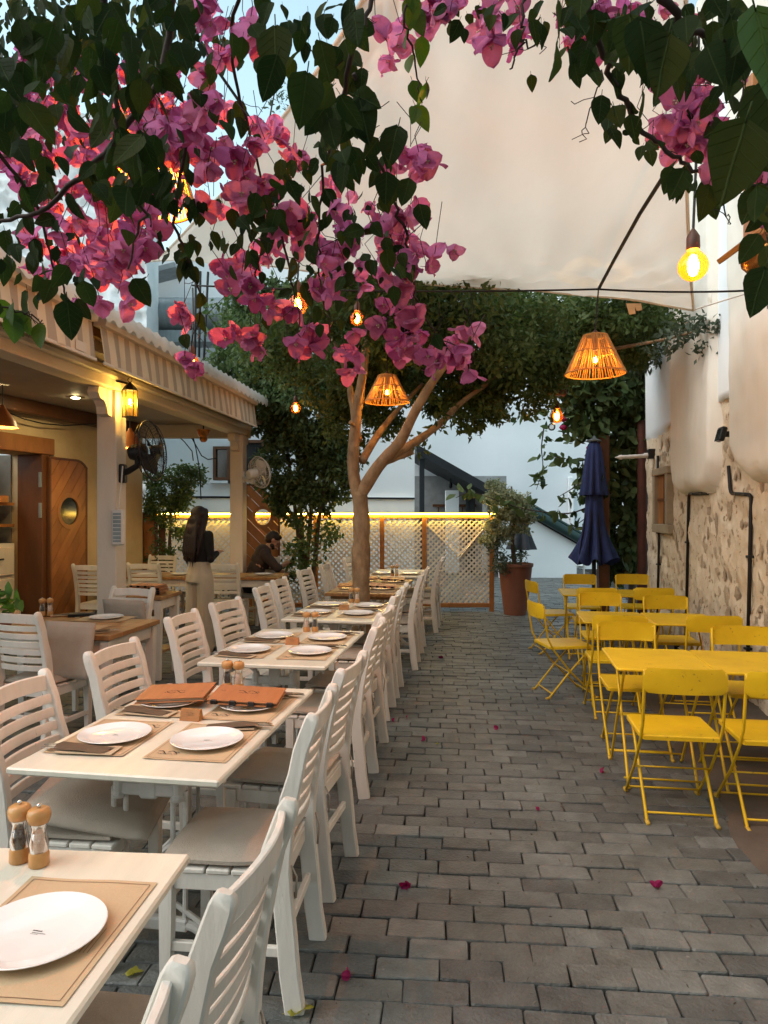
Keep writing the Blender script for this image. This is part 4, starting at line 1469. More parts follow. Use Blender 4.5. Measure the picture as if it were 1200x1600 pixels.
# ------------------------------------------------------------------ fans
def fan(label, c, rad, face, body, cage, mount, group='wall fans on the porch posts'):
    """c: centre of the cage; face: unit direction the fan blows; mount: where its arm meets the post."""
    t = thing('wall_fan', label, 'fan', c, 0, group)
    f = Vector(face).normalized()
    m = f.to_track_quat('Z', 'Y').to_matrix()
    m_ = MB()
    for (zz, sc) in ((.07, .55), (.045, .85), (0, 1.0), (-.05, .9), (-.07, .5)):
        m_.tube([m @ Vector((math.cos(a) * rad * sc, math.sin(a) * rad * sc, zz)) for a in [2 * PI * i / 32 for i in range(33)]], .004 if sc < 1 else .008, 4)
    for k in range(44):
        a = 2 * PI * k / 44
        m_.tube([m @ Vector((math.cos(a) * rad * s, math.sin(a) * rad * s, zz)) for s, zz in ((.16, .08), (.55, .07), (.85, .045), (1, 0), (.9, -.05), (.5, -.07), (.2, -.07))], .0018, 3, cap=False)
    m_.build('cage', cage, t, True)
    for k in range(3):
        m_ = MB()
        a0 = 2 * PI * k / 3
        vs_, fs = [], []
        for i in range(7):
            r_ = rad * (.16 + .68 * i / 6)
            hw = .25 + .38 * math.sin(PI * (i + 1.2) / 8)
            for j in range(4):
                a = a0 + (j / 3 - .5) * 2 * hw
                vs_.append(m @ Vector((math.cos(a) * r_, math.sin(a) * r_, (j / 3 - .5) * .07)))
        for i in range(6):
            for j in range(3):
                q_ = i * 4 + j
                fs.append((q_, q_ + 1, q_ + 5, q_ + 4))
        m_.add(vs_, fs); m_.build('blade', body, t, True)
    m_ = MB(); m_.lathe([(.001, .10), (rad * .16, .09), (rad * .17, .0)], 14, (0, 0, 0), m); m_.build('hub', body, t, 40)
    m_ = MB(); m_.lathe([(.07, -.06), (.075, -.16), (.06, -.20), (.001, -.205)], 14, (0, 0, 0), m); m_.build('motor', body, t, 40)
    mo = Vector(mount) - Vector(c)
    s = m @ Vector((0, 0, -.13))
    m_ = MB(); m_.tube([s, s + Vector((0, 0, -.12)), mo.lerp(s, .35) + Vector((0, 0, -.05)), mo], [.028, .03, .03, .028], 8); m_.build('arm', body, t, True)
    m_ = MB(); m_.box(mo, (.07, .09, .17), b=.012); m_.build('mount', body, t)
    return t


fan('black wall fan on the near porch post', at(237, 704, 6.3), .27, (.985, -.08, .10), M['blackplastic'], M['darkmetal'], at(191, 740, 6.42))
fan('white wall fan on the far porch post', at(406, 738, 9.95), .225, (.68, .70, .22), M['whiteplastic'], M['whiteplastic'], at(379, 745, 10.05))
q = at(185, 824, 6.3)
t = thing('insect_lamp', 'slim whitish caged lamp box hung on the near porch post', 'lamp box', q, -.15)
m_ = MB(); m_.box((0, 0, 0), (.11, .05, .32), b=.012); m_.build('housing', M['whiteplastic'], t)
m_ = MB(); m_.box((0, -.027, 0), (.075, .006, .26), b=.002); m_.build('panel', M['galv'], t)
m_ = MB()
for k in range(7):
    m_.box((0, -.033, -.11 + k * .036), (.08, .004, .005))
m_.build('grille', M['whiteplastic'], t)
m_ = MB(); m_.tube([(0, 0, .16), (.02, .01, .35), (.03, .02, .55)], .006, 5); m_.build('cord', M['whiteplastic'], t)


# ------------------------------------------------------------------ trees and plants
def limb(m_, pts, r0, r1, n=9, wob=.02):
    """Tapering limb through pts, a little uneven."""
    P = [Vector(p) for p in pts]
    Q = []
    for i in range(len(P) - 1):
        for k in range(4):
            t_ = k / 4
            a = P[max(i - 1, 0)]; b = P[i]; c = P[i + 1]; d = P[min(i + 2, len(P) - 1)]
            q_ = .5 * ((2 * b) + (c - a) * t_ + (2 * a - 5 * b + 4 * c - d) * t_ ** 2 + (3 * b - a - 3 * c + d) * t_ ** 3)
            Q.append(q_)
    Q.append(P[-1])
    rs = [(r0 + (r1 - r0) * i / (len(Q) - 1)) * (1 + random.uniform(-.085, .085)) for i in range(len(Q))]
    m_.tube(Q, rs, n)


T0 = at(565, 0, 7.0); T0.z = 0
tree = thing('fig_tree', 'fig tree with smooth forked trunk growing between the table rows', 'tree', T0)


def tp(px, py, d):
    return at(px, py, d) - T0


m_ = MB()
limb(m_, [(0, 0, -.02), (0, .0, .12), tp(564, 880, 7), tp(565, 820, 7.0), tp(562, 768, 7.0)], .102, .078, 14)
tk = m_.build('trunk', M['bark'], tree, True)
for pts, r0, r1 in (
        ([tp(564, 790, 7), tp(552, 735, 7), tp(556, 660, 6.95), tp(566, 590, 6.9), tp(574, 535, 6.9), tp(588, 480, 6.8)], .066, .032),
        ([tp(560, 690, 6.98), tp(549, 620, 7.1), tp(541, 582, 7.2), tp(520, 530, 7.4)], .042, .02),
        ([tp(562, 775, 7), tp(590, 730, 6.9), tp(625, 690, 6.75), tp(650, 640, 6.6), tp(682, 588, 6.5), tp(735, 520, 6.4)], .068, .032),
        ([tp(608, 712, 6.85), tp(650, 690, 7.1), tp(690, 660, 7.3), tp(722, 628, 7.5), tp(790, 580, 7.7)], .048, .02),
        ([tp(566, 720, 7.0), tp(590, 680, 7.3), tp(622, 640, 7.6), tp(660, 600, 7.9)], .045, .02),
        ([tp(600, 722, 6.9), tp(628, 712, 7.0), tp(644, 706, 7.05)], .035, .03),
        ([tp(560, 668, 6.98), tp(552, 664, 6.9), tp(547, 660, 6.85)], .02, .018)):
    m_ = MB(); limb(m_, pts, r0, r1, 10); m_.build('limb', M['bark'], tk, True)


def crown(parent, blobs, dens, size, m, tmpl, twigs=None, name='crown', droop=.5, shell=.35):
    P = []
    for (px, py, d, rx, ry, rz) in blobs:
        c = at(px, py, d) - parent.location
        vol = rx * ry * rz
        # clumps inside each blob give light and dark patches and gaps
        n = int(dens * vol ** .75)
        nc = max(16, int(26 * vol ** .6))
        cc = ellip(c, (rx * .85, ry * .85, rz * .85), nc, shell)
        for k in range(nc):
            r = rng.uniform(.17, .38) * (vol ** (1 / 3)) / .7
            P.append(ellip(cc[k], (r, r, r * .75), max(6, n // nc)))
    P = np.concatenate(P)
    me = scatter(name, m, P, size, droop, tmpl)
    o = link(name, me, parent)
    o['kind'] = 'stuff'
    return o


crown(tree, [(520, 520, 7.3, 1.0, 1.0, .55), (640, 500, 7.0, 1.1, 1.1, .5), (770, 520, 7.2, 1.0, 1.2, .55), (880, 500, 7.6, 1.0, 1.1, .45),
             (700, 590, 8.2, .9, .7, .35), (800, 610, 8.0, .8, .6, .26), (610, 580, 8.4, .9, .7, .5), (960, 500, 7.4, .6, .8, .35), (740, 640, 8.3, .45, .4, .25),
             (1010, 520, 7.5, .45, .5, .3), (850, 560, 7.9, .7, .5, .26), (660, 460, 6.4, 1.1, .7, .35), (1040, 488, 8.2, .5, .5, .35), (560, 640, 8.6, .5, .5, .5), (700, 540, 8.0, 1.3, .5, .5), (860, 520, 8.4, 1.0, .5, .45), (960, 540, 8.4, .6, .5, .35), (620, 620, 9.0, .8, .4, .5), (520, 580, 8.6, .7, .5, .6)],
      11500, .074, M['leaf_ficus'], SLIM2)
# the bough reaching out to the right wall
m_ = MB(); limb(m_, [tp(880, 560, 7.7), tp(960, 545, 7.2), tp(1040, 530, 6.9), tp(1095, 515, 6.7)], .025, .008, 6); m_.build('bough', M['bark'], tk, True)
crown(tree, [(1040, 530, 6.9, .35, .25, .16), (1085, 512, 6.7, .3, .2, .14), (1110, 545, 6.7, .18, .15, .1), (1110, 505, 6.6, .15, .12, .1)], 3400, .075, M['leaf_olive'], SLIM2, name='outer_foliage')
# thin leafy ends of the lower edge
pts = []
for (x, y) in ((690, 660), (700, 640), (720, 650), (735, 668), (745, 640), (760, 630), (775, 640), (790, 612), (640, 700), (655, 690), (810, 600), (835, 598), (850, 610)):
    c = at(x, y, 7.6 + random.uniform(-.3, .3)) - T0
    pts.append(ellip(c, (.16, .16, .12), 34))
o = link('drooping_foliage', scatter('drooping_foliage', M['leaf_ficus'], np.concatenate(pts), .085, 1.1, SLIM2), tree); o['kind'] = 'stuff'

# dense shrub tree in front of the fence
S0 = at(478, 0, 10.7); S0.z = 0
shr = thing('shrub_tree', 'dark dense weeping fig between fence and tables, left of the trunk', 'tree', S0)
m_ = MB()
for (a, b, c) in ((470, 462, 440), (480, 486, 500), (492, 500, 530), (474, 470, 460)):
    limb(m_, [at(478, 958, 10.7) - S0, at(a, 880, 10.7) - S0, at(b, 800, 10.7 + random.uniform(-.2, .2)) - S0, at(c, 640, 10.7) - S0], .05, .02, 7)
m_.build('trunk', M['bark2'], shr, True)
crown(shr, [(450, 560, 10.4, 1.0, .6, .7), (400, 600, 10.7, .8, .6, .75), (500, 640, 10.5, .75, .6, .75), (460, 720, 10.5, .8, .5, .75), (505, 740, 10.6, .5, .5, .6), (470, 640, 10.2, .7, .5, .6),
            (440, 480, 10.8, .9, .6, .5), (520, 700, 10.8, .45, .4, .5), (470, 790, 10.6, .45, .4, .35), (540, 560, 10.8, .7, .6, .9), (420, 690, 10.7, .4, .4, .5)], 10500, .095, M['leaf_dark'], SLIM2, droop=.9)
crown(shr, [(380, 560, 10.9, .6, .5, .45), (365, 500, 11.2, .55, .5, .35), (400, 520, 10.9, .6, .5, .4)], 4500, .10, M['leaf_fresh'], SLIM2, droop=.6, name='skylit_tint_foliage')  # fresher leaf colour paints sky light onto this side of the crown
crown(shr, [(478, 870, 10.4, .32, .3, .35), (460, 895, 10.3, .22, .2, .25), (505, 830, 10.6, .3, .3, .25)], 4500, .09, M['leaf_fresh'], SLIM2, droop=.6, name='low_foliage')

# topiary by the far porch corner
B0 = at(268, 0, 10.9); B0.z = 0
bt = thing('ball_tree', 'small bushy tree with round crown behind the standing person', 'tree', B0)
m_ = MB(); limb(m_, [(0, 0, 0), (.02, 0, .5), (-.03, 0, 1.1), (0, 0, 1.7)], .035, .02, 7); m_.build('trunk', M['bark2'], bt, True)
crown(bt, [(270, 765, 10.9, .45, .4, .36), (255, 790, 10.8, .38, .3, .3), (290, 745, 10.9, .3, .3, .25), (235, 745, 10.9, .22, .2, .12)], 14000, .07, M['leaf_fresh'], SLIM2)
crown(bt, [(265, 835, 10.9, .34, .3, .30), (250, 870, 10.9, .28, .3, .25)], 7000, .07, M['leaf_fresh'], SLIM2, name='low_foliage')

# variegated tree in the terracotta pot
G0 = at(805, 0, 11.0); G0.z = 0
pot = thing('potted_tree', 'variegated bushy tree in tall terracotta pot beside the fence end', 'potted plant', G0)
m_ = MB()
prof = [(.165, 0), (.175, .01), (.262, .74), (.28, .755), (.28, .80), (.245, .80), (.235, .76)]
m_.lathe(prof, 28, cap=False); m_.lathe([(.001, .002), (.165, .001)], 28, cap=False)
m_.build('pot', M['terracotta'], pot, 35)
m_ = MB(); m_.lathe([(.24, .762), (.001, .765)], 20, cap=False); m_.build('soil', M['soil'], pot)
m_ = MB(); limb(m_, [(0, 0, .7), (-.04, 0, 1.1), (-.02, 0, 1.5), (-.06, 0, 2.0)], .04, .015, 7); m_.build('trunk', M['bark2'], pot, True)
crown(pot, [(790, 790, 11, .42, .36, .30), (800, 815, 11, .40, .35, .24), (775, 770, 11, .25, .25, .2), (770, 755, 11, .12, .1, .1), (770, 835, 11, .3, .25, .2)], 30000, .055, M['leaf_pale'], SLIM2)
crown(pot, [(800, 870, 10.9, .36, .3, .10), (780, 885, 10.8, .16, .2, .14), (775, 850, 10.9, .2, .2, .16)], 11000, .07, M['leaf_olive'], SLIM, name='underplanting')

# navy bag of cushions / folded cover behind the pot
q = at(815, 905, 11.9)

# climbing vine on the trellis by the umbrella
V0 = at(975, 0, 10.6); V0.z = 0
vine = thing('climbing_vine', 'large leaved climbing vine smothering the corner behind the navy umbrella', 'climbing plant', V0)
m_ = MB()
for (pts) in ([(985, 900, 10.5), (983, 800, 10.5), (975, 700, 10.4), (950, 620, 10.3), (900, 590, 10.2)], [(1000, 905, 10.5), (995, 760, 10.5), (1000, 640, 10.4), (1010, 560, 10.3)], [(948, 905, 10.6), (945, 800, 10.6), (940, 700, 10.5), (960, 600, 10.4)]):
    limb(m_, [at(*p) - V0 for p in pts], .04, .02, 6)
m_.build('stem', M['bark2'], vine, True)
m_ = MB()
strands = [[(955, 770, 10.2), (900, 800, 10.3), (850, 800, 10.4), (800, 790, 10.5), (740, 770, 10.6), (712, 778, 10.6)], [(950, 700, 10.2), (910, 720, 10.3), (880, 716, 10.3), (855, 712, 10.3)],
           [(950, 840, 10.2), (920, 810, 10.3), (890, 830, 10.3)], [(850, 668, 10.8), (846, 700, 10.8), (848, 730, 10.8), (838, 765, 10.8)], [(945, 660, 10.2), (900, 680, 10.2), (868, 690, 10.2)], [(900, 640, 10.2), (850, 640, 10.3), (800, 656, 10.4)],
           [(930, 740, 10.2), (900, 760, 10.2), (875, 775, 10.3)]]
pts = []
for st in strands:
    P_ = [at(*p) - V0 for p in st]
    limb(m_, P_, .012, .004, 4)
    for i in range(len(P_) - 1):
        for k in range(10):
            c = P_[i].lerp(P_[i + 1], random.random())
            pts.append(np.array(c)[None] + rng.normal(size=(1, 3)) * .05)
m_.build('tendril', M['twig'], vine, True)
vp = [ellip(at(x, y, d) - V0, r, n) for (x, y, d, r, n) in (
    (950, 610, 10.3, (.75, .4, .45), 900), (1000, 640, 10.4, (.35, .4, .6), 650), (985, 700, 10.4, (.4, .35, .5), 650), (975, 790, 10.5, (.38, .3, .5), 520), (970, 870, 10.5, (.35, .3, .4), 420),
    (920, 660, 10.2, (.35, .3, .25), 240), (930, 750, 10.3, (.3, .3, .3), 200), (905, 595, 10.2, (.35, .3, .2), 200), (1010, 560, 10.2, (.35, .4, .4), 380), (940, 560, 10.4, (.5, .4, .35), 450))]
leafpts = np.concatenate(vp + [np.concatenate(pts)])
o = link('foliage', scatter('foliage', M['leaf_dark'], leafpts, .17, .9, LEAF), vine); o['kind'] = 'stuff'
for (x, y) in ((880, 668), (922, 700), (880, 655), (930, 690)):
    m_ = MB(); m_.ball(at(x, y, 10.1) - V0, .06, 6, 4, (1, .8, .7)); m_.build('flower', M['petal_fallen'], vine, True)

# olive tree showing between sail edge and wall
O0 = at(986, 0, 10.8); O0.z = 0
ol = thing('olive_tree', 'slender olive tree rising between sail edge and white wall', 'tree', O0)
m_ = MB(); limb(m_, [(0, 0, 0), (.05, -.1, 1.6), (.0, -.3, 2.8), (-.3, -1.2, 4.2), (-.5, -1.7, 5.2)], .07, .02, 8); m_.build('trunk', M['bark2'], ol, True)
crown(ol, [(1070, 330, 8.4, .34, .4, .45), (1100, 360, 8.2, .3, .3, .22), (1060, 400, 8.6, .25, .3, .4), (1030, 490, 8.8, .5, .4, .35), (1010, 545, 8.9, .45, .4, .3), (430, 130, 9.4, .01, .01, .01)][:5], 5500, .10, M['leaf_olive'], SLIM)
# wild twigs over the sail edge at the left
W0 = at(430, 150, 9.8)
m_ = MB(); limb(m_, [(-.3, .4, -1.4), (-.1, .1, -.3), (.05, 0, .3)], .02, .006, 5)
t = thing('roof_twigs', 'leafy twigs poking up behind the upper left sail edge', 'twigs', W0)
m_.build('twig', M['twig'], t, True)
o = link('foliage', scatter('foliage', M['leaf_olive'], np.concatenate([ellip((-.02, 0, .1), (.2, .15, .3), 60), ellip((.1, 0, -.1), (.18, .15, .2), 40)]), .09, -.3, SLIM), t); o['kind'] = 'stuff'

# ------------------------------------------------------------------ white ladder-back chairs
def chair_proto(kind='ladder', cushion=True):
    t = thing('dining_chair', 'white ladder back chair', 'chair', (0, 0, 0), 0, 'white ladder back chairs')
    W_ = .43

    def back(z):          # how far behind the seat's rear edge the post stands at height z (local -y)
        pts = [(0, -.235), (.15, -.215), (.45, -.19), (.62, -.205), (.80, -.245), (.96, -.295)]
        for (a, p), (b, q) in zip(pts, pts[1:]):
            if z <= b:
                f = (z - a) / (b - a); f = f * f * (3 - 2 * f) * .5 + f * .5
                return p + (q - p) * f
        return pts[-1][1]
    for s in (-1, 1):
        m_ = MB()
        zs = [0, .03, .12, .25, .38, .45, .52, .6, .68, .76, .84, .90, .935, .95, .957]
        secs, P = [], []
        for z in zs:
            dz = .032 if z < .3 else (.032 if z < .5 else .030)
            wx = .0185
            k = 1.0 if z < .92 else (.93 if z < .94 else (.75 if z < .955 else .45))
            if z < .02:
                k = .94
            a, b = wx * k, dz * (1 if z < .92 else k) * (.82 if z > .7 else 1)
            c = min(a, b) * .28
            secs.append([(-a + c, -b), (a - c, -b), (a, -b + c), (a, b - c), (a - c, b), (-a + c, b), (-a, b - c), (-a, -b + c)])
            P.append((s * (W_ / 2 - .02), back(z), z))
        m_.sweep(P, secs, up=(0, -1, 0)); m_.build('rear_leg', M['white'], t, 35)
        m_ = MB()
        m_.sweep([(s * (W_ / 2 - .028), .195, 0), (s * (W_ / 2 - .024), .19, .25), (s * (W_ / 2 - .022), .188, .43)], [[(-a, -a), (a, -a), (a, a), (-a, a)] for a in (.016, .020, .0225)], up=(0, -1, 0)); m_.build('front_leg', M['white'], t)
    m_ = MB()
    for s in (-1, 1):
        m_.span((s * (W_ / 2 - .022), .165, .405), (s * (W_ / 2 - .022), -.16, .405), .022, .055, b=.003)
    m_.span((-.17, .188, .405), (.17, .188, .405), .022, .055, b=.003); m_.span((-.17, -.18, .405), (.17, -.18, .405), .022, .055, b=.003)
    m_.build('seat_frame', M['white'], t)
    m_ = MB()
    for k in range(5):
        m_.box((0, -.15 + k * .083, .441), (W_ - .01 - .06 * (k == 0), .077, .017), b=.004)
    m_.build('seat', M['white'], t)
    for (p, q) in (((-.193, .18, .19), (-.193, -.2, .19)), ((.193, .18, .19), (.193, -.2, .19)), ((-.18, .0, .19), (.18, .0, .19)), ((-.18, -.20, .24), (.18, -.20, .24))):
        m_ = MB(); m_.span(p, q, .02, .032, b=.003); m_.build('stretcher', M['white'], t)
    if kind == 'ladder':
        rows = [(.905, .062)] + [(.842 - k * .0535, .036) for k in range(6)]
        for i, (z, h) in enumerate(rows):
            m_ = MB()
            n = 8
            P, secs = [], []
            for k in range(n + 1):
                f = k / n * 2 - 1
                P.append((f * (W_ / 2 - .034), back(z) - .026 * (1 - f * f), z + (.006 * (1 - f * f) if i == 0 else 0)))
            lean = .0045 if z > .7 else .002
            sec = [(-.008 - lean, -h / 2 + .002), (-.006 - lean, -h / 2), (.006 - lean, -h / 2), (.008, h / 2 - .003), (.005, h / 2), (-.005, h / 2), (-.008, h / 2 - .003)]
            m_.sweep(P, sec); m_.build('top_rail' if i == 0 else 'slat', M['white'], t, 40)
    else:
        m_ = MB(); m_.sweep([(-.18, back(.9), .9), (0, back(.9) - .02, .9), (.18, back(.9), .9)], [(-.009, -.035), (.009, -.035), (.009, .035), (-.009, .035)]); m_.build('top_rail', M['white'], t)
        m_ = MB(); m_.span((-.18, back(.52), .52), (.18, back(.52), .52), .016, .05); m_.build('lower_rail', M['white'], t)
        for k in range(6):
            x = -.14 + k * .056
            m_ = MB(); m_.span((x, back(.55), .55), (x, back(.88) - .012, .865), .03, .014, up=(0, 1, 0)); m_.build('slat', M['white'], t)
    if cushion:
        m_ = MB()
        n = 10
        vs_, fs = [], []
        for s in (1, -1):
            for i in range(n + 1):
                for j in range(n + 1):
                    a, b = i / n * 2 - 1, j / n * 2 - 1
                    e = (1 - abs(a) ** 3.2) * (1 - abs(b) ** 3.2)
                    x = a * .205 * (1 - .03 * b * b); y = .012 + b * .20 * (1 - .03 * a * a)
                    if b < -.3:
                        x *= 1 - .10 * (-b - .3) / .7
                    th = .018 * max(0, e) ** .45
                    vs_.append((x, y, .475 + s * (.006 + th) + (.004 * math.sin(a * 5 + b * 3) * e) - .006 * a * a))
        g = (n + 1) ** 2
        for l in range(2):
            for i in range(n):
                for j in range(n):
                    q_ = l * g + i * (n + 1) + j
                    f_ = (q_, q_ + 1, q_ + n + 2, q_ + n + 1)
                    fs.append(f_ if l else f_[::-1])
        edge = [i for i in range(n + 1)] + [i * (n + 1) + n for i in range(1, n + 1)] + [n * (n + 1) + j for j in range(n - 1, -1, -1)] + [i * (n + 1) for i in range(n - 1, 0, -1)]
        for k in range(len(edge)):
            a_, b_ = edge[k], edge[(k + 1) % len(edge)]
            fs.append((a_, b_, g + b_, g + a_))
        m_.add(vs_, fs); cu = m_.build('cushion', M['cushion'], t, 60)
        m_ = MB()
        for s in (-1, 1):
            m_.tube([(s * .16, -.17, .47), (s * .187, -.20, .455), (s * .20, -.225, .47), (s * .19, -.24, .43), (s * .185, -.235, .36)], .004, 4)
        m_.build('tie', M['cushion'], cu, True)
    freeze(t)
    return t


PROTO = {'soft': chair_proto('ladder', True), 'bare': chair_proto('ladder', False), 'vertical': chair_proto('vertical', False)}
used = set()


def chair(x, y, rot, label, kind='soft'):
    p = PROTO[kind]
    if kind not in used:
        used.add(kind)
        p.location = (x, y, 0); p.rotation_euler = (0, 0, R(rot)); p['label'] = label
        return p
    return dup(p, (x, y, 0), R(rot), label)


T1N = 'the cropped front table'
T2N = 'the table with orange menus'
T3N = 'the third table of the row'
T4N = 'the table before the trunk'
T5N = 'the oak table beside the trunk'
T6N = 'the last table by the fence'
# aisle side: backs to the alley, seats to the left (-x); x is the foot line of the back, minus its own depth
for (bx, y, rot, lab) in (
        (-.375, .86, 82, f'white ladder back chair cut by the lower edge, at {T1N}'),
        (-.295, 1.43, 81.5, f'white ladder back chair at the far aisle seat of {T1N}'),
        (-.265, 2.47, 84.5, f'white ladder back chair at the near aisle seat of {T2N}'),
        (-.185, 3.14, 78, f'white ladder back chair at the far aisle seat of {T2N}'),
        (-.085, 4.16, 83, f'white ladder back chair at the near aisle seat of {T3N}'),
        (-.035, 4.75, 78, f'white ladder back chair at the far aisle seat of {T3N}'),
        (.045, 5.62, 82, f'white ladder back chair at the near aisle seat of {T4N}'),
        (.13, 6.28, 83, f'white ladder back chair at the far aisle seat of {T4N}'),
        (.34, 7.35, 83, f'white ladder back chair at the near aisle seat of {T5N}'),
        (.45, 8.2, 83, f'white ladder back chair at the far aisle seat of {T5N}'),
        (.72, 9.55, 82, f'white ladder back chair at the near aisle seat of {T6N}'),
        (.80, 10.2, 82, f'white ladder back chair at the far aisle seat of {T6N}')):
    chair(bx - .235, y, rot, lab)
# porch side: backs to the left, seats to the right (+x)
for (bx, y, rot, lab, kind) in (
        (-1.38, 2.66, -97, f'white ladder back chair at the near porch seat of {T2N}', 'soft'),
        (-1.29, 3.38, -101, f'white ladder back chair at the far porch seat of {T2N}', 'bare'),
        (-1.26, 4.46, -99, f'white ladder back chair at the near porch seat of {T3N}', 'bare'),
        (-1.14, 5.10, -106, f'white ladder back chair at the far porch seat of {T3N}', 'bare'),
        (-1.04, 6.16, -96, f'white ladder back chair at the near porch seat of {T4N}', 'bare'),
        (-.99, 6.82, -98, f'white ladder back chair at the far porch seat of {T4N}', 'bare'),
        (-.88, 7.95, -102, f'white ladder back chair at the near porch seat of {T5N}', 'bare'),
        (-.72, 8.85, -100, f'white chair with upright back slats at {T5N}', 'vertical'),
        (-.50, 9.95, -98, f'white ladder back chair on the porch side of {T6N}', 'bare')):
    chair(bx + .25, y, rot, lab, kind)
# the oak table by the porch
chair(-2.33, 4.85, -16, 'white ladder back chair, back to the camera, pushed to the oak table by the porch', 'soft')
chair(-2.25, 5.80, 163, 'white ladder back chair facing us beyond the oak table, cushion over its back', 'bare')
# the long table at the back of the porch
chair(-3.05, 9.25, -3, 'white ladder back chair at the back porch table, left of the standing person', 'bare')
chair(-2.03, 9.2, -4, 'white ladder back chair at the back porch table, half hidden by the person', 'bare')
chair(-3.62, 9.0, -10, 'white ladder back chair at the back porch table, nearest the white post', 'bare')
chair(-3.35, 10.35, 178, 'white ladder back chair beyond the back porch table, by the arched panel', 'bare')
chair(-2.72, 10.4, 176, 'white ladder back chair beyond the back porch table, behind the standing person', 'bare')
chair(-1.85, 10.15, 150, 'white ladder back chair under the seated person', 'bare')
q = at(912, 880, 17.6)
chair(q.x - .1, 18.2, 200, 'lone white ladder back chair against the far wall behind the umbrella', 'bare')

# loose cushions leaning on chairs
def loose_cushion(label, c, rot, sx=.2):
    m_ = MB()
    n = 10
    vs_, fs = [], []
    for s in (1, -1):
        for i in range(n + 1):
            for j in range(n + 1):
                a, b = i / n * 2 - 1, j / n * 2 - 1
                e = max(0, (1 - abs(a) ** 3) * (1 - abs(b) ** 3))
                vs_.append((a * sx, b * .19, s * (.008 + .022 * e ** .45)))
    g = (n + 1) ** 2
    for l in range(2):
        for i in range(n):
            for j in range(n):
                q_ = l * g + i * (n + 1) + j
                f_ = (q_, q_ + 1, q_ + n + 2, q_ + n + 1)
                fs.append(f_ if l else f_[::-1])
    edge = [i for i in range(n + 1)] + [i * (n + 1) + n for i in range(1, n + 1)] + [n * (n + 1) + j for j in range(n - 1, -1, -1)] + [i * (n + 1) for i in range(n - 1, 0, -1)]
    for k in range(len(edge)):
        a_, b_ = edge[k], edge[(k + 1) % len(edge)]
        fs.append((a_, b_, g + b_, g + a_))
    m_.add(vs_, fs)
    o = m_.build('cushion', M['cushion'], None, True, loc=c)
    o.rotation_euler = rot
    return tag(o, label, 'cushion', 'loose seat cushions')


loose_cushion('beige cushion hung over the chair back beyond the oak table', (-2.17, 5.92, .68), (R(-78), 0, R(-17)))
loose_cushion('beige cushion standing against the back of the chair before the oak table', (-2.16, 4.80, .66), (R(80), 0, R(-16)))
loose_cushion('beige cushion slipping off the chair under the table with two orange menus', (-1.06, 2.62, .515), (R(3), R(12), R(4)), .23)


# ------------------------------------------------------------------ tables
def table_proto(wood=False, L=1.17):
    t = thing('dining_table', 'table', 'table', (0, 0, 0), 0, 'dining tables in the long row')
    W_ = .745
    m_ = MB()
    if wood:
        for k in range(4):
            m_.box((-W_ / 2 + W_ * (k + .5) / 4, 0, .735), (W_ / 4 - .002, L, .034), b=.003)
        m_.build('tabletop', M['woodtop'], t)
        m_ = MB()
        for s in (-1, 1):
            m_.box((0, s * (L / 2 - .1), .70), (W_ - .1, .06, .034))
        m_.build('batten', M['woodtop'], t)
    else:
        m_.box((0, 0, .738), (W_, L, .024), b=.006)
        m_.build('tabletop', M['tabletop'], t)
        m_ = MB()
        m_.box((0, 0, .711), (W_ - .22, L - .3, .028), b=.003); m_.build('underframe', M['iron_white'], t)
    for s in (-1, 1):
        y = s * (L / 2 - .27)
        m_ = MB()
        m_.box((0, y, .685), (.44, .05, .022), b=.004)
        m_.box((0, y, .60), (.26, .03, .05), b=.006)
        m_.box((0, y, .625), (.07, .035, .12), b=.008)
        for sx in (-1, 1):
            m_.lathe([(.026, 0), (.030, .012), (.022, .02), (.024, .06), (.016, .085)], 10, (sx * .115, y, .565))
            m_.tube([(sx * .115, y, .65), (sx * .15, y, .675)], .014, 6)
            for dx in (-.024, .024):
                m_.tube([(sx * .115 + dx, y, .60), (sx * .115 + dx, y, .30), (sx * .115 + dx * .9, y, .12)], .0095, 7)
        m_.box((0, y, .12), (.30, .034, .045), b=.006)
        m_.build('pedestal', M['iron_white'], t)
        for sx in (-1, 1):
            m_ = MB()
            m_.tube([(sx * .10, y, .13), (sx * .17, y, .115), (sx * .24, y, .07), (sx * .29, y, .02)], [.018, .017, .015, .02], 8)
            m_.tube([(sx * .10, y, .19), (sx * .20, y, .13), (sx * .27, y, .06)], .010, 6)
            m_.lathe([(.024, 0), (.028, .012), (.018, .03)], 10, (sx * .295, y, 0)); m_.build('foot', M['iron_white'], t, 40)
    m_ = MB(); m_.tube([(0, -(L / 2 - .27), .12), (0, L / 2 - .27, .12)], .014, 7); m_.build('stretcher', M['iron_white'], t)
    freeze(t)
    return t


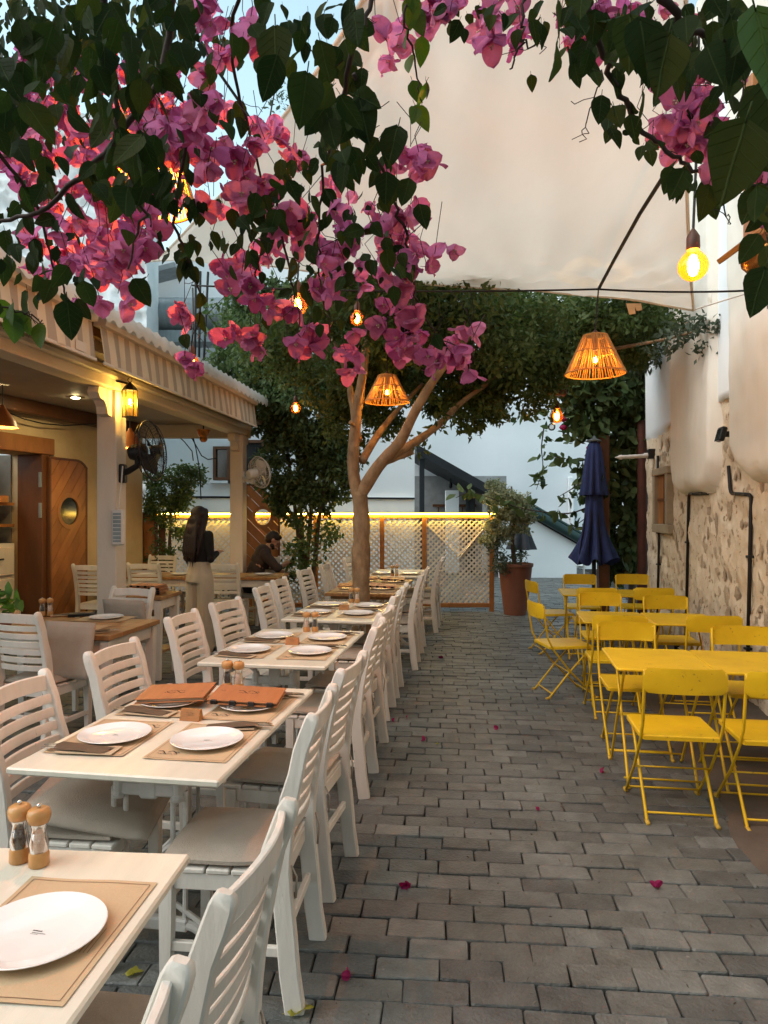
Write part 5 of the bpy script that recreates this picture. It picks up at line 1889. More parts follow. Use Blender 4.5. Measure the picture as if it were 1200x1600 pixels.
def mk_logo(mb_, cx, cy, z, s, rot):
    """Scribbled script line with a curled horn over it, as printed on mats and menus."""
    m = Matrix.Rotation(rot, 3, 'Z')
    P = lambda x, y: Vector((cx, cy, z)) + m @ Vector((x * s, y * s, 0))
    def ribbon(pts, w):
        k = len(pts)
        vs_, fs = [], []
        for i in range(k):
            a = Vector(pts[max(i - 1, 0)]); b = Vector(pts[min(i + 1, k - 1)])
            d = (b - a).normalized(); nn = Vector((-d.y, d.x)) * w * (.6 + .5 * math.sin(i * 1.7) ** 2)
            p = Vector(pts[i])
            vs_ += [P(*(p + nn)), P(*(p - nn))]
        for i in range(k - 1):
            fs.append((i * 2, i * 2 + 1, i * 2 + 3, i * 2 + 2))
        mb_.add(vs_, fs)
    ribbon([(-.5 + i * .04, .06 * math.sin(i * 1.9) + .03 * math.sin(i * .9)) for i in range(26)], .018)
    ribbon([(-.55 + .5 * i / 8, .28 + .14 * math.sin(PI * i / 8 * 1.4) - .02 * i) for i in range(9)], .035)
    ribbon([(-.05 + .5 * i / 8, .22 + .16 * math.sin(PI * i / 8 * 1.3)) for i in range(9)], .03)
    ribbon([(.45 + .07 * math.cos(a), .22 + .07 * math.sin(a)) for a in [i * .8 - 1 for i in range(8)]], .022)


def mat_proto(label, qr=False):
    t = thing('placemat', label, 'placemat', (0, 0, 0), 0, 'kraft paper placemats')
    m_ = MB()
    w_, l_ = .30, .405
    n = 6
    for i in range(n + 1):
        for j in range(n + 1):
            a, b = i / n - .5, j / n - .5
            lift = .003 * max(0, abs(a) * 2 - .7) + .004 * max(0, abs(b) * 2 - .7) * (1 + math.sin(a * 9))
            m_.v.append((a * w_, b * l_, .0015 + lift))
    for i in range(n):
        for j in range(n):
            q_ = i * (n + 1) + j
            m_.f.append((q_, q_ + n + 1, q_ + n + 2, q_ + 1))
    m_.build('paper', M['kraft'], t, True, fix=False)
    m_ = MB()
    e = .012
    for (x0, y0, x1, y1) in ((-w_ / 2 + e, -l_ / 2 + e, w_ / 2 - e, -l_ / 2 + e), (-w_ / 2 + e, l_ / 2 - e, w_ / 2 - e, l_ / 2 - e), (-w_ / 2 + e, -l_ / 2 + e, -w_ / 2 + e, l_ / 2 - e), (w_ / 2 - e, -l_ / 2 + e, w_ / 2 - e, l_ / 2 - e)):
        k = 10
        for i in range(k):
            a, b = i / k, (i + 1) / k
            xa, xb, ya, yb = x0 + (x1 - x0) * a, x0 + (x1 - x0) * b, y0 + (y1 - y0) * a, y0 + (y1 - y0) * b
            hz = lambda x, y: .0024 + .003 * max(0, abs(x / w_) * 2 - .7) + .004 * max(0, abs(y / l_) * 2 - .7) * (1 + math.sin(x / w_ * 9))
            dx, dy = (.0008, 0) if x0 == x1 else (0, .0008)
            m_.add([(xa - dx, ya - dy, hz(xa, ya)), (xa + dx, ya + dy, hz(xa, ya)), (xb + dx, yb + dy, hz(xb, yb)), (xb - dx, yb - dy, hz(xb, yb))], [(0, 1, 2, 3)])
    m_.build('printed_border', M['inkbrown'], t)
    m_ = MB(); mk_logo(m_, -.085, -.15, .0042, .075, 0); m_.build('printed_emblem', M['ink'], t)
    m_ = MB()
    for k in range(3):
        m_.add([(.118 - k * .008, -.06, .0036), (.1195 - k * .008, -.06, .0036), (.1195 - k * .008, .02 - k * .02, .0036), (.118 - k * .008, .02 - k * .02, .0036)], [(0, 1, 2, 3)])
    m_.build('printed_lines', M['inkbrown'], t)
    freeze(t)
    return t


def plate_proto():
    t = thing('dinner_plate', 'plate', 'plate', (0, 0, 0), 0, 'white dinner plates')
    m_ = MB()
    m_.lathe([(.001, .0015), (.075, .0015), (.082, 0), (.086, .003), (.125, .0125), (.1315, .0155), (.132, .017), (.1305, .0182), (.124, .0165), (.096, .0085), (.088, .0062), (.001, .0058)], 48, cap=False)
    m_.build('glazed_body', M['china'], t, 50)
    m_ = MB()
    rr = random.Random(4)
    for row, (y, h, n) in enumerate(((.004, .0035, 9), (-.002, .0018, 12), (-.006, .0012, 7))):
        x = -.0135 if row == 0 else -.011
        for k in range(n):
            w_ = rr.uniform(.0012, .0024)
            m_.add([(x, y, .0064), (x + w_, y, .0064), (x + w_ + .0004, y + h * rr.uniform(.6, 1.1), .0064), (x + .0004, y + h, .0064)], [(0, 1, 2, 3)])
            x += w_ + .0006
    m_.build('printed_mark', M['ink'], t)
    freeze(t)
    return t


def cutlery_proto():
    t = thing('cutlery_sleeve', 'paper sleeve', 'napkin', (0, 0, 0), 0, 'paper cutlery sleeves')
    m_ = MB()
    m_.add([(-.035, -.10, .003), (.035, -.105, .004), (.036, .0, .010), (-.034, .0, .011), (.034, .10, .016), (-.030, .098, .007), (.0, -.102, .009), (0, .0, .017), (0, .1, .018)], [(0, 6, 7, 3), (6, 1, 2, 7), (3, 7, 8, 5), (7, 2, 4, 8)])
    m_.build('sleeve', M['napdark'], t, 30, fix=False)
    m_ = MB()
    m_.box((.004, -.02, .0025), (.088, .21, .003), Euler((0, 0, .06)).to_matrix()); m_.build('napkin', M['napkin'], t)
    m_ = MB()
    m_.sweep([(-.012, .06, .012), (-.012, .13, .010), (-.012, .152, .008)], [[(-.005, -.001), (.005, -.001), (.005, .001), (-.005, .001)], [(-.008, -.001), (.008, -.001), (.008, .001), (-.008, .001)], [(-.004, -.001), (.004, -.001), (.004, .001), (-.004, .001)]])
    m_.sweep([(.012, .06, .012), (.014, .15, .009), (.014, .16, .008)], [[(-.006, -.001), (.006, -.001), (.006, .001), (-.006, .001)], [(-.009, -.001), (.009, -.001), (.009, .001), (-.009, .001)], [(-.002, -.001), (.002, -.001), (.002, .001), (-.002, .001)]])
    m_.build('cutlery', M['steel'], t)
    freeze(t)
    return t


def mill_proto(fill, label):
    t = thing('pepper_mill' if fill == 'pepper' else 'salt_mill', label, 'mill', (0, 0, 0), 0, 'glass mills with wooden tops')
    m_ = MB(); m_.lathe([(.022, 0), (.024, .003), (.0235, .028), (.021, .035)], 18); m_.build('base', M['millwood'], t, 40)
    m_ = MB(); m_.lathe([(.021, .035), (.023, .055), (.018, .078), (.017, .092), (.021, .102)], 18, cap=False); m_.build('glass_body', M['glass'], t, True)
    m_ = MB(); m_.lathe([(.019, .036), (.021, .054), (.016, .075), (.015, .08 if fill == 'salt' else .084)], 14); m_.build('filling', M[fill], t, 50)
    m_ = MB(); m_.lathe([(.017, .101), (.0235, .104), (.027, .116), (.0275, .124), (.024, .134), (.015, .139), (.001, .138)], 20); kn = m_.build('knob', M['millwood'], t, 50)
    m_ = MB(); m_.lathe([(.004, .137), (.005, .141), (.0055, .146), (.001, .149)], 10); m_.build('screw', M['steel'], kn, True)
    freeze(t)
    return t


def block_proto():
    t = thing('reserved_block', 'wooden block', 'wooden sign', (0, 0, 0), 0, 'small wooden table signs')
    m_ = MB(); m_.prism([(-.035, 0), (.035, 0), (.012, .045), (-.012, .045)], .085, lambda a, b, t_: (t_ - .0425, a * .62, b)); m_.build('block', M['blockwood'], t)
    m_ = MB()
    mk_logo(m_, 0, 0, 0, .03, 0)
    mm = Matrix.Translation((0, -.0155, .024)) @ Euler((R(72), 0, 0)).to_matrix().to_4x4()
    m_.v = [tuple(mm @ Vector(p)) for p in m_.v]
    m_.build('burnt_mark', M['inkbrown'], t)
    freeze(t)
    return t


def menu_proto():
    t = thing('menu_board', 'menu', 'menu', (0, 0, 0), 0, 'orange wooden menu boards')
    for z, nm in ((.003, 'back_board'), (.018, 'front_board')):
        m_ = MB(); m_.box((0, 0, z), (.215, .30, .005), b=.0015); m_.build(nm, M['menuwood'], t)
    m_ = MB()
    for k in range(3):
        m_.box((.004, 0, .0075 + k * .003), (.195, .285, .002))
    m_.build('pages', M['napkin'], t)
    for k in range(4):
        m_ = MB(); m_.box((-.105, -.12 + k * .08, .0105), (.014, .03, .02), b=.003); m_.build('binding', M['blackplastic'], t)
    m_ = MB(); mk_logo(m_, 0.005, .0, .0208, .085, -PI / 2)
    mk_logo(m_, .02, .115, .0208, .022, -PI / 2)
    m_.build('printed_emblem', M['ink'], t)
    freeze(t)
    return t


TAB = {False: table_proto(False), True: table_proto(True, 1.6)}
PLATE = plate_proto(); MATP = mat_proto('placemat'); CUT = cutlery_proto(); MENU = menu_proto(); BLOCK = block_proto()
PEP = mill_proto('pepper', 'pepper mill'); SAL = mill_proto('salt', 'salt mill')
first_used = set()


def put(proto, loc, rz, label, rot=None):
    if proto.name not in first_used:
        first_used.add(proto.name)
        proto.location = loc
        proto.rotation_euler = rot if rot else (0, 0, rz)
        proto['label'] = label
        return proto
    return dup(proto, loc, rz, label, rot)


def lay_table(c, rot, nick, label, wood=False, settings=((-1, -1), (-1, 1), (1, -1), (1, 1)), menus=(), block=True, mills='far', L=1.17, sleeves=True, mats=True, swap=1):
    rz = R(rot)
    t = put(TAB[wood], (c[0], c[1], 0), rz, label)
    m = Matrix.Rotation(rz, 3, 'Z')
    top = .7505 if not wood else .7525
    W = lambda x, y, z=0: Vector((c[0], c[1], top + z)) + m @ Vector((x, y, 0))
    for (sx, sy) in settings:
        seat = ('near ' if sy < 0 else 'far ') + ('aisle' if sx > 0 else 'porch')
        yy = sy * (.235 if not wood else .40)
        j = lambda a: random.uniform(-a, a)
        if mats:
            put(MATP, W(sx * .19 + j(.006), yy + j(.01)), rz + (0 if sx > 0 else PI) + R(j(2)), f'kraft paper placemat at the {seat} seat of {nick}')
        put(PLATE, W(sx * .185 + j(.01), yy + j(.012), .004), rz + j(.4) + (0 if sx < 0 else 0), f'white plate at the {seat} seat of {nick}')
        if sleeves:
            k = 1 if sx > 0 else -1
            put(CUT, W(sx * .215 + j(.01), yy + k * .17, .006), rz + PI / 2 * k * -1 + R(j(8)) + (0.12 * k), f'paper cutlery sleeve at the {seat} seat of {nick}')
        if (sx, sy) in menus:
            e = (R(2.5), R(-3 * sx), rz + PI / 2 * 0 + R(96 if sx > 0 else -82))
            put(MENU, W(sx * .185 - .02 * sx, yy + .02, .034), 0, f'orange wooden menu board across the {seat} plate of {nick}', rot=e)
    if block:
        put(BLOCK, W(.01, .02), rz + R(random.uniform(-8, 12)), f'small wooden sign block in the middle of {nick}')
    if mills:
        y = (L / 2 - .075) * (1 if mills == 'far' else -1)
        put(PEP, W(-.028 * swap, y + random.uniform(-.01, .01)), 0, f'pepper mill with wooden knob at the far end of {nick}')
        put(SAL, W(.030 * swap, y - .008), 0, f'salt mill with wooden knob at the far end of {nick}')
    return t


lay_table((-.895, 1.195), -4, T1N, 'white front table cut off by the lower left corner', settings=((1, 1), (1, -1), (-1, 1)), block=False, sleeves=False)
lay_table((-.80, 2.86), -9, T2N, 'white table laid with plates and two orange menu boards', menus=((-1, 1), (1, 1)))
lay_table((-.60, 4.50), -9, T3N, 'white table, third along the row, laid with four bare plates', swap=-1)
lay_table((-.36, 6.10), -9, T4N, 'white table just before the tree trunk, yellow light strip across it')
lay_table((-.13, 8.1), -9, T5N, 'oak topped table beside the tree trunk, stacked with menus', wood=True, menus=((-1, 1), (1, -1), (1, 1), (-1, -1)), block=False, mills=None, sleeves=False)
lay_table((.21, 9.85), -8, T6N, 'last white table of the row, close to the lattice fence', settings=((1, -1), (-1, -1)), block=False, mills='near')


# oak table by the porch with white legs
def oak_table(loc, rz, L, W_, label, group, shelf=False, h=.75):
    t = thing('oak_table', label, 'table', loc, rz, group)
    m_ = MB()
    n = 4
    for k in range(n):
        m_.box((0, -W_ / 2 + W_ * (k + .5) / n, h - .017), (L, W_ / n - .002, .034), b=.003)
    m_.build('tabletop', M['woodtop'], t)
    m_ = MB()
    for s in (-1, 1):
        m_.box((0, s * (W_ / 2 - .05), h - .085), (L - .12, .022, .09), b=.003)
        m_.box((s * (L / 2 - .05), 0, h - .085), (.022, W_ - .12, .09), b=.003)
    m_.build('apron', M['white'], t)
    for sx in (-1, 1):
        for sy in (-1, 1):
            m_ = MB(); m_.sweep([(sx * (L / 2 - .055), sy * (W_ / 2 - .055), 0), (sx * (L / 2 - .05), sy * (W_ / 2 - .05), h - .04)], [[(-a, -a), (a, -a), (a, a), (-a, a)] for a in (.022, .032)], up=(0, 1, 0)); m_.build('leg', M['white'], t)
    if shelf:
        m_ = MB(); m_.box((0, 0, .25), (L - .1, W_ - .1, .025), b=.003); m_.build('shelf', M['woodtop'], t)
    return t


oak_table((-2.42, 5.28, 0), R(-8), 1.2, .76, 'oak table with white legs beside the near porch post', 'oak tables')
top = .7515
for (px, py, lab) in ((166, 966, 'white plate near the cushion draped chair on the oak table by the porch'), (120, 981, 'white plate behind the nearest chair back on the oak table by the porch')):
    d = .845 * FPX / (py - 800)
    q = at(px, py, d)
    put(PLATE, (q.x, q.y, top + .004), 0, lab)
    put(MATP, (q.x - .01, q.y, top), R(82), lab.replace('white plate', 'kraft placemat'))
for (px, py, lab) in ((148, 989, 'paper cutlery sleeve at the corner of the oak table by the porch'), (105, 962, 'paper cutlery sleeve beside the mills on the oak table by the porch')):
    d = .85 * FPX / (py - 800)
    q = at(px, py, d)
    put(CUT, (q.x, q.y, top + .004), R(-70), lab)
q = at(66, 962, .85 * FPX / 162)
put(PEP, (q.x, q.y, top), 0, 'wooden knobbed mill, left of the pair on the oak table by the porch')
put(SAL, (q.x + .058, q.y + .01, top), 0, 'wooden knobbed mill, right of the pair on the oak table by the porch')
q = at(128, 942, 5.75)
m_ = MB(); m_.box((0, 0, .012), (.2, .13, .022), b=.006)
t = thing('black_tray', 'black bill tray lying on the oak table by the porch', 'tray', (q.x, q.y, top), .3)
m_.build('tray', M['blackplastic'], t)
m_ = MB(); m_.box((.02, 0, .028), (.1, .06, .008), b=.002); m_.build('card_reader', M['steel'], t)
# herb pot
q = at(8, 968, 5.2)
t = thing('herb_pot', 'bright green leafy plant behind the nearest chair back, cut by the frame', 'plant', (q.x, q.y, top))
m_ = MB(); m_.lathe([(.04, 0), (.055, .09), (.06, .09), (.06, .1), (.05, .1)], 14, cap=False); m_.build('pot', M['terracotta'], t, 40)
o = link('leaves', scatter('leaves', M['leaf_herb'], ellip((0, 0, .17), (.09, .09, .07), 26), .1, -.2, LEAF), t); o['kind'] = 'stuff'

# serving stand behind it with stacked menus
oak_table((-2.38, 6.92, 0), R(-6), .62, .5, 'white legged serving stand with low shelf behind the cushion draped chair', 'oak tables', shelf=True, h=.80)
for k in range(4):
    put(MENU, (-2.30 + random.uniform(-.02, .02), 6.88, .802 + k * .023), R(84 + random.uniform(-12, 12)), ('lowest', 'second', 'third', 'topmost')[k] + ' menu board of the stack on the serving stand')

# long table at the back
oak_table((-2.55, 9.5 + .05, 0), R(-4), 2.4, .72, 'long oak topped table at the back of the porch where a person sits', 'oak tables')
for (x, y, lab) in ((-3.2, 9.45, 'white plate before the far left chair on the long back table'), (-2.75, 9.5, 'white plate behind the standing person on the long back table'), (-1.62, 9.48, 'white plate at the end of the long back table near the seated person')):
    put(PLATE, (x, y, .7515 + .004), 0, lab)
    put(MATP, (x, y, .7515), R(86), lab.replace('white plate', 'kraft placemat'))
q = at(575, 870, 10.0)


# ------------------------------------------------------------------ yellow bistro set
def bistro_proto():
    t = thing('folding_chair', 'yellow folding chair', 'chair', (0, 0, 0), 0, 'yellow folding bistro chairs')
    w_ = .195
    for s in (-1, 1):
        m_ = MB()
        x = s * w_
        # back upright runs down to the front foot
        m_.tube([(x, -.235, .80), (x, -.225, .70), (x, -.195, .52), (x, -.15, .43), (x, .0, .24), (x, .235, .012), (x, .262, .006)], .0085, 6)
        m_.build('front_leg', M['yellow'], t, True)
        m_ = MB()
        x = s * (w_ - .025)
        m_.tube([(x, .205, .435), (x, .16, .39), (x, .0, .22), (x, -.175, .012), (x, -.20, .006)], .0085, 6); m_.build('rear_leg', M['yellow'], t, True)
    for (y, z, a) in ((.20, .045, w_), (-.145, .045, w_ - .025), (0.0, .232, w_)):
        m_ = MB(); m_.tube([(-a, y, z), (a, y, z)], .006 if z < .2 else .005, 6); m_.build('cross_bar', M['yellow'], t, True)
    m_ = MB()
    # pressed sheet seat with turned-down edges
    out = [(-.185, -.18), (.185, -.18), (.20, -.12), (.20, .19), (.185, .21), (-.185, .21), (-.20, .19), (-.20, -.12)]
    k = len(out)
    vs_ = [(x * .97, .01 + (y - .01) * .97, .455) for x, y in out] + [(x, y, .449) for x, y in out] + [(x, y, .43) for x, y in out] + [(x * .985, y * .985, .43) for x, y in out] + [(x * .96, .01 + (y - .01) * .96, .450) for x, y in out]
    fs = [tuple(range(k))] + [tuple(4 * k + j for j in range(k - 1, -1, -1))]
    for r_ in range(4):
        for j in range(k):
            fs.append((r_ * k + j, (r_ + 1) * k + j, (r_ + 1) * k + (j + 1) % k, r_ * k + (j + 1) % k))
    m_.add(vs_, fs); m_.build('seat', M['yellow'], t, 30)
    m_ = MB()
    n = 12
    z0, z1 = .685, .815
    rows = 6
    for i in range(rows + 1):
        for j in range(n + 1):
            a = j / n * 2 - 1
            b = i / rows * 2 - 1
            # rounded corners
            hw = .205
            cut = max(0, abs(b) - .6) / .4
            hw -= .03 * (1 - math.sqrt(max(0, 1 - cut ** 2)))
            x = a * hw
            z = (z0 + z1) / 2 + b * (z1 - z0) / 2
            m_.v.append((x, -.236 - .022 * (1 - a * a) - .028 * (z - z0), z))
    for i in range(rows):
        for j in range(n):
            q_ = i * (n + 1) + j
            m_.f.append((q_, q_ + 1, q_ + n + 2, q_ + n + 1))
    # give the sheet its thickness
    g = len(m_.v)
    m_.v += [(x, y + .004, z) for x, y, z in m_.v]
    m_.f += [tuple(i + g for i in f_[::-1]) for f_ in m_.f]
    edge = [j for j in range(n + 1)] + [i * (n + 1) + n for i in range(1, rows + 1)] + [rows * (n + 1) + j for j in range(n - 1, -1, -1)] + [i * (n + 1) for i in range(rows - 1, 0, -1)]
    for kk in range(len(edge)):
        a_, b_ = edge[kk], edge[(kk + 1) % len(edge)]
        m_.f.append((a_, b_, g + b_, g + a_))
    bk = m_.build('backrest', M['yellow'], t, 40)
    m_ = MB()
    for s in (-1, 1):
        for z in (.705, .785):
            for y in (-.235 - .028 * (z - z0), -.2315 - .028 * (z - z0) + .004):
                m_.ball((s * .185, y - .001, z), .007, 8, 4, (1, .5, 1))
    m_.build('rivets', M['yellow'], bk, True)
    m_ = MB()
    for s in (-1, 1):
        m_.tube([(s * w_, .225, .012), (s * w_, .268, .007)], .0115, 7)
        m_.tube([(s * (w_ - .025), -.165, .012), (s * (w_ - .025), -.206, .007)], .0115, 7)
    m_.build('foot_caps', M['foot'], t, True)
    freeze(t)
    return t


def bistro_table_proto():
    t = thing('bistro_table', 'yellow table', 'table', (0, 0, 0), 0, 'yellow folding bistro tables')
    w_, l_ = .52, .62
    m_ = MB(); m_.box((0, 0, .706), (w_, l_, .005), b=.002)
    for s in (-1, 1):
        m_.tube([(s * w_ / 2, -l_ / 2 + .02, .701), (s * w_ / 2, l_ / 2 - .02, .701)], .0095, 8)
        m_.tube([(-w_ / 2 + .02, s * l_ / 2, .701), (w_ / 2 - .02, s * l_ / 2, .701)], .0095, 8)
        for s2 in (-1, 1):
            m_.tube([(s * w_ / 2, s2 * (l_ / 2 - .022), .701), (s * (w_ / 2 - .006), s2 * (l_ / 2 - .006), .701), (s * (w_ / 2 - .022), s2 * l_ / 2, .701)], .0095, 8)
    m_.build('tabletop', M['yellow'], t, 40)
    for sx in (-1, 1):
        for (y0, y1) in ((-.25, .235), (.25, -.235)):
            m_ = MB(); x = sx * (.215 if y0 < 0 else .19)
            m_.tube([(x, y0, .69), (x, y0 * .9, .66), (x, 0, .36), (x, y1 * .96, .03), (x, y1 * 1.1, .006)], .0085, 6); m_.build('leg', M['yellow'], t, True)
    for (y, z) in ((-.235, .06), (.235, .06), (0, .36)):
        m_ = MB(); m_.tube([(-.215, y, z), (.215, y, z)], .006, 6); m_.build('cross_bar', M['yellow'], t, True)
    freeze(t)
    return t


BC, BT = bistro_proto(), bistro_table_proto()
ROWN = ('the front yellow table row', 'the middle yellow table row', 'the back yellow table row')
for i, (x, y, side) in enumerate(((1.643, 4.28, 'alley'), (2.175, 4.19, 'wall'), (1.94, 5.98, 'alley'), (2.475, 5.88, 'wall'), (2.24, 7.85, 'alley'), (2.775, 7.76, 'wall'))):
    put(BT, (x, y, 0), R(-9.5), f'yellow folding table on the {side} side of {ROWN[i // 2]}')
for (x, y, rot, lab) in (
        (1.545, 3.77, -8, f'yellow folding chair, back to us, on the alley side of {ROWN[0]}'),
        (2.02, 3.68, -9, f'yellow chair cut by the frame, wall side of {ROWN[0]}'),
        (1.69, 4.78, 172, f'yellow folding chair facing us on the alley side of {ROWN[0]}'),
        (2.42, 4.60, 171, f'yellow folding chair facing us on the wall side of {ROWN[0]}'),
        (1.83, 5.60, -8, f'yellow folding chair, back to us, on the alley side of {ROWN[1]}'),
        (2.54, 5.58, -8, f'yellow folding chair, back to us, on the wall side of {ROWN[1]}'),
        (2.07, 6.62, 172, f'yellow folding chair facing us on the alley side of {ROWN[1]}'),
        (2.61, 6.38, 172, f'yellow folding chair facing us on the wall side of {ROWN[1]}'),
        (2.24, 7.53, -8, f'yellow folding chair, back to us, on the alley side of {ROWN[2]}'),
        (2.83, 7.53, -8, f'yellow folding chair, back to us, on the wall side of {ROWN[2]}'),
        (2.44, 8.66, 172, f'yellow folding chair facing us on the alley side of {ROWN[2]}'),
        (3.10, 8.66, 172, f'yellow folding chair facing us on the wall side of {ROWN[2]}'),
        (1.56, 6.2, -82, f'yellow folding chair seen in profile in the alley beside {ROWN[1]}'),
        (1.92, 8.1, -82, f'yellow folding chair seen in profile in the alley beside {ROWN[2]}')):
    put(BC, (x, y, 0), R(rot), lab)

# black wall lights peeping over the tables
for (px, py, lab) in ((1097, 963, 'black round uplight at the wall foot behind the front yellow table row'), (1044, 938, 'black uplight at the wall foot between the conduits')):
    d = wd(px + 30)
    q = rw(d, .12, 0)
    t = thing('uplight', lab, 'uplight', q, -TR, 'black uplights along the wall foot')
    m_ = MB(); m_.lathe([(.06, 0), (.06, .02), (.02, .03), (.02, .12)], 14); m_.build('base', M['blackplastic'], t, 40)
    m_ = MB(); m_.lathe([(.02, -.05), (.055, -.04), (.065, .05), (.06, .055), (.05, .05)], 14, (0, 0, .17), Euler((0, .5, 0)).to_matrix()); m_.build('head', M['blackplastic'], t, 40)

# ------------------------------------------------------------------ folded umbrella
q = at(928, 0, 10.0)
t = thing('umbrella', 'folded navy blue umbrella standing behind the yellow tables', 'umbrella', (q.x, q.y, 0))
m_ = MB(); m_.tube([(0, 0, 0), (0, 0, 2.6)], .03, 12); m_.build('pole', M['darkmetal'], t, 40)


def folds(dep, n, ph):
    return lambda f_, a: dep * (f_ ** .7) * math.sin(n * a + ph + 2.2 * f_) + .5 * dep * f_ * math.sin((n + 3) * a + 1 + ph)


m_ = MB()
m_.lathe([(.045, 2.60), (.08, 2.56), (.105, 2.45), (.125, 2.3), (.145, 2.1), (.165, 1.93), (.175, 1.84), (.16, 1.835), (.10, 1.85)], 72, (0, 0, 0), fold=folds(.20, 9, 0), cap=False)
m_.build('upper_canopy', M['navy'], t, 60)
m_ = MB()
prof = [(.10, 1.95), (.115, 1.80), (.125, 1.6), (.14, 1.42), (.165, 1.28), (.205, 1.14), (.255, 1.0), (.285, .90), (.22, .93)]
n = 84
fo = folds(.26, 8, .8)
vs_, fs = [], []
for i, (r_, z) in enumerate(prof):
    for j in range(n):
        a = 2 * PI * j / n
        f_ = i / (len(prof) - 1)
        rr = r_ * (1 + fo(f_, a))
        zz = z + (.07 * math.sin(8 * a + 3.4) * max(0, f_ - .5) * 2)
        vs_.append((rr * math.cos(a), rr * math.sin(a), zz))
for i in range(len(prof) - 1):
    for j in range(n):
        fs.append((i * n + j, i * n + (j + 1) % n, (i + 1) * n + (j + 1) % n, (i + 1) * n + j))
m_.add(vs_, fs); m_.build('canopy', M['navy'], t, 60)
m_ = MB(); m_.lathe([(.10, 2.60), (.11, 2.615), (.04, 2.64), (.015, 2.68), (.001, 2.69)], 14); m_.build('cap', M['galv'], t, 40)
m_ = MB(); m_.lathe([(.24, 0), (.24, .05), (.05, .07), (.045, .3)], 20); m_.build('base', M['darkmetal'], t, 40)
for k in range(8):
    a = 2 * PI * k / 8 + .2
    m_ = MB(); m_.tube([(0.03 * math.cos(a), .03 * math.sin(a), 2.5), (.12 * math.cos(a), .12 * math.sin(a), 1.6), (.22 * math.cos(a), .22 * math.sin(a), 1.0)], .008, 4); m_.build('rib', M['darkmetal'], t, True)
q = at(944, 0, 9.85)
t = thing('trellis_post', 'dark post standing right behind the folded navy umbrella', 'post', (q.x + .08, 10.15, 0))
m_ = MB(); m_.box((0, 0, 1.35), (.15, .12, 2.7), b=.01); m_.build('shaft', M['darkwood'], t)
m_ = MB(); m_.box((0, 0, .01), (.24, .2, .02)); m_.build('base_plate', M['darkwood'], t)
# hooded grey bag on a hook behind the potted tree
q = at(814, 850, 12.2)
t = thing('folded_parasol', 'dark grey folded parasol behind the potted tree', 'umbrella', (q.x, q.y, 0))
m_ = MB(); m_.lathe([(.03, 1.6), (.08, 1.5), (.12, 1.3), (.17, 1.1), (.21, .95), (.10, .98)], 48, fold=folds(.3, 6, 1), cap=False); m_.build('canopy', mat('charcoal_canvas', (.05, .055, .065), rough=.9), t, 60)
m_ = MB(); m_.tube([(0, 0, 0), (0, 0, 1.65)], .025, 8); m_.build('pole', M['darkmetal'], t, 40)
m_ = MB(); m_.lathe([(.2, 0), (.2, .05), (.04, .06)], 16); m_.build('base', M['darkmetal'], t, 40)

# cupboard contents
def on_shelf(d, z, nrm=-.55):
    w_ = cw(d, nrm, z)
    c, s = math.cos(TP), math.sin(TP)
    return Vector((-3.2 + w_.x * c + w_.y * s, -w_.x * s + w_.y * c, w_.z))


for d, z, lab in ((8.2, 1.716, 'left stemmed glass upside down on the upper cupboard shelf'), (8.34, 1.716, 'right stemmed glass upside down on the upper cupboard shelf')):
    t = thing('wine_glass', lab, 'glass', on_shelf(d, z))
    m_ = MB(); m_.lathe([(.032, 0), (.04, .05), (.03, .09), (.005, .10), (.004, .17), (.03, .178), (.001, .18)], 14, cap=False); m_.build('glass', M['glass'], t, 40)
t = thing('wooden_crate', 'little wooden crate on the upper cupboard shelf', 'crate', on_shelf(8.28, 1.716, -.42), -aw)
m_ = MB()
for (c, s) in (((0, -.1, .04), (.18, .01, .08)), ((0, .1, .04), (.18, .01, .08)), ((-.09, 0, .04), (.01, .19, .08)), ((.09, 0, .04), (.01, .19, .08)), ((0, 0, .006), (.17, .19, .01))):
    m_.box(c, s)
m_.build('box', M['blockwood'], t)
t = thing('serving_bowl', 'shallow reddish bowl on the lower cupboard shelf', 'bowl', on_shelf(8.22, 1.456, -.52))
m_ = MB(); m_.lathe([(.06, 0), (.12, .03), (.14, .06), (.13, .06), (.06, .015)], 18, cap=False); m_.build('bowl', M['menuwood'], t, 40)

# ------------------------------------------------------------------ people
def fuse(name, mb_, m, parent, voxel, smooth=6, factor=.6):
    """Melt overlapping shapes into one continuous skin."""
    me = mb_.mesh(name, m, True)
    o = bpy.data.objects.new(name, me)
    C.objects.link(o)
    md = o.modifiers.new('remesh', 'REMESH'); md.mode = 'VOXEL'; md.voxel_size = voxel; md.use_smooth_shade = True
    s = o.modifiers.new('smooth', 'SMOOTH'); s.iterations = smooth; s.factor = factor
    dg = bpy.context.evaluated_depsgraph_get()
    new = bpy.data.meshes.new_from_object(o.evaluated_get(dg))
    new.name = name
    bpy.data.objects.remove(o)
    if not new.materials:
        new.materials.append(m)
    new.polygons.foreach_set('use_smooth', [True] * len(new.polygons))
    return link(name, new, parent)


def chain(mb_, pts, rs, n=12):
    mb_.tube(pts, rs, n)
    for p, r in zip(pts, rs):
        mb_.ball(p, r, n, 8)


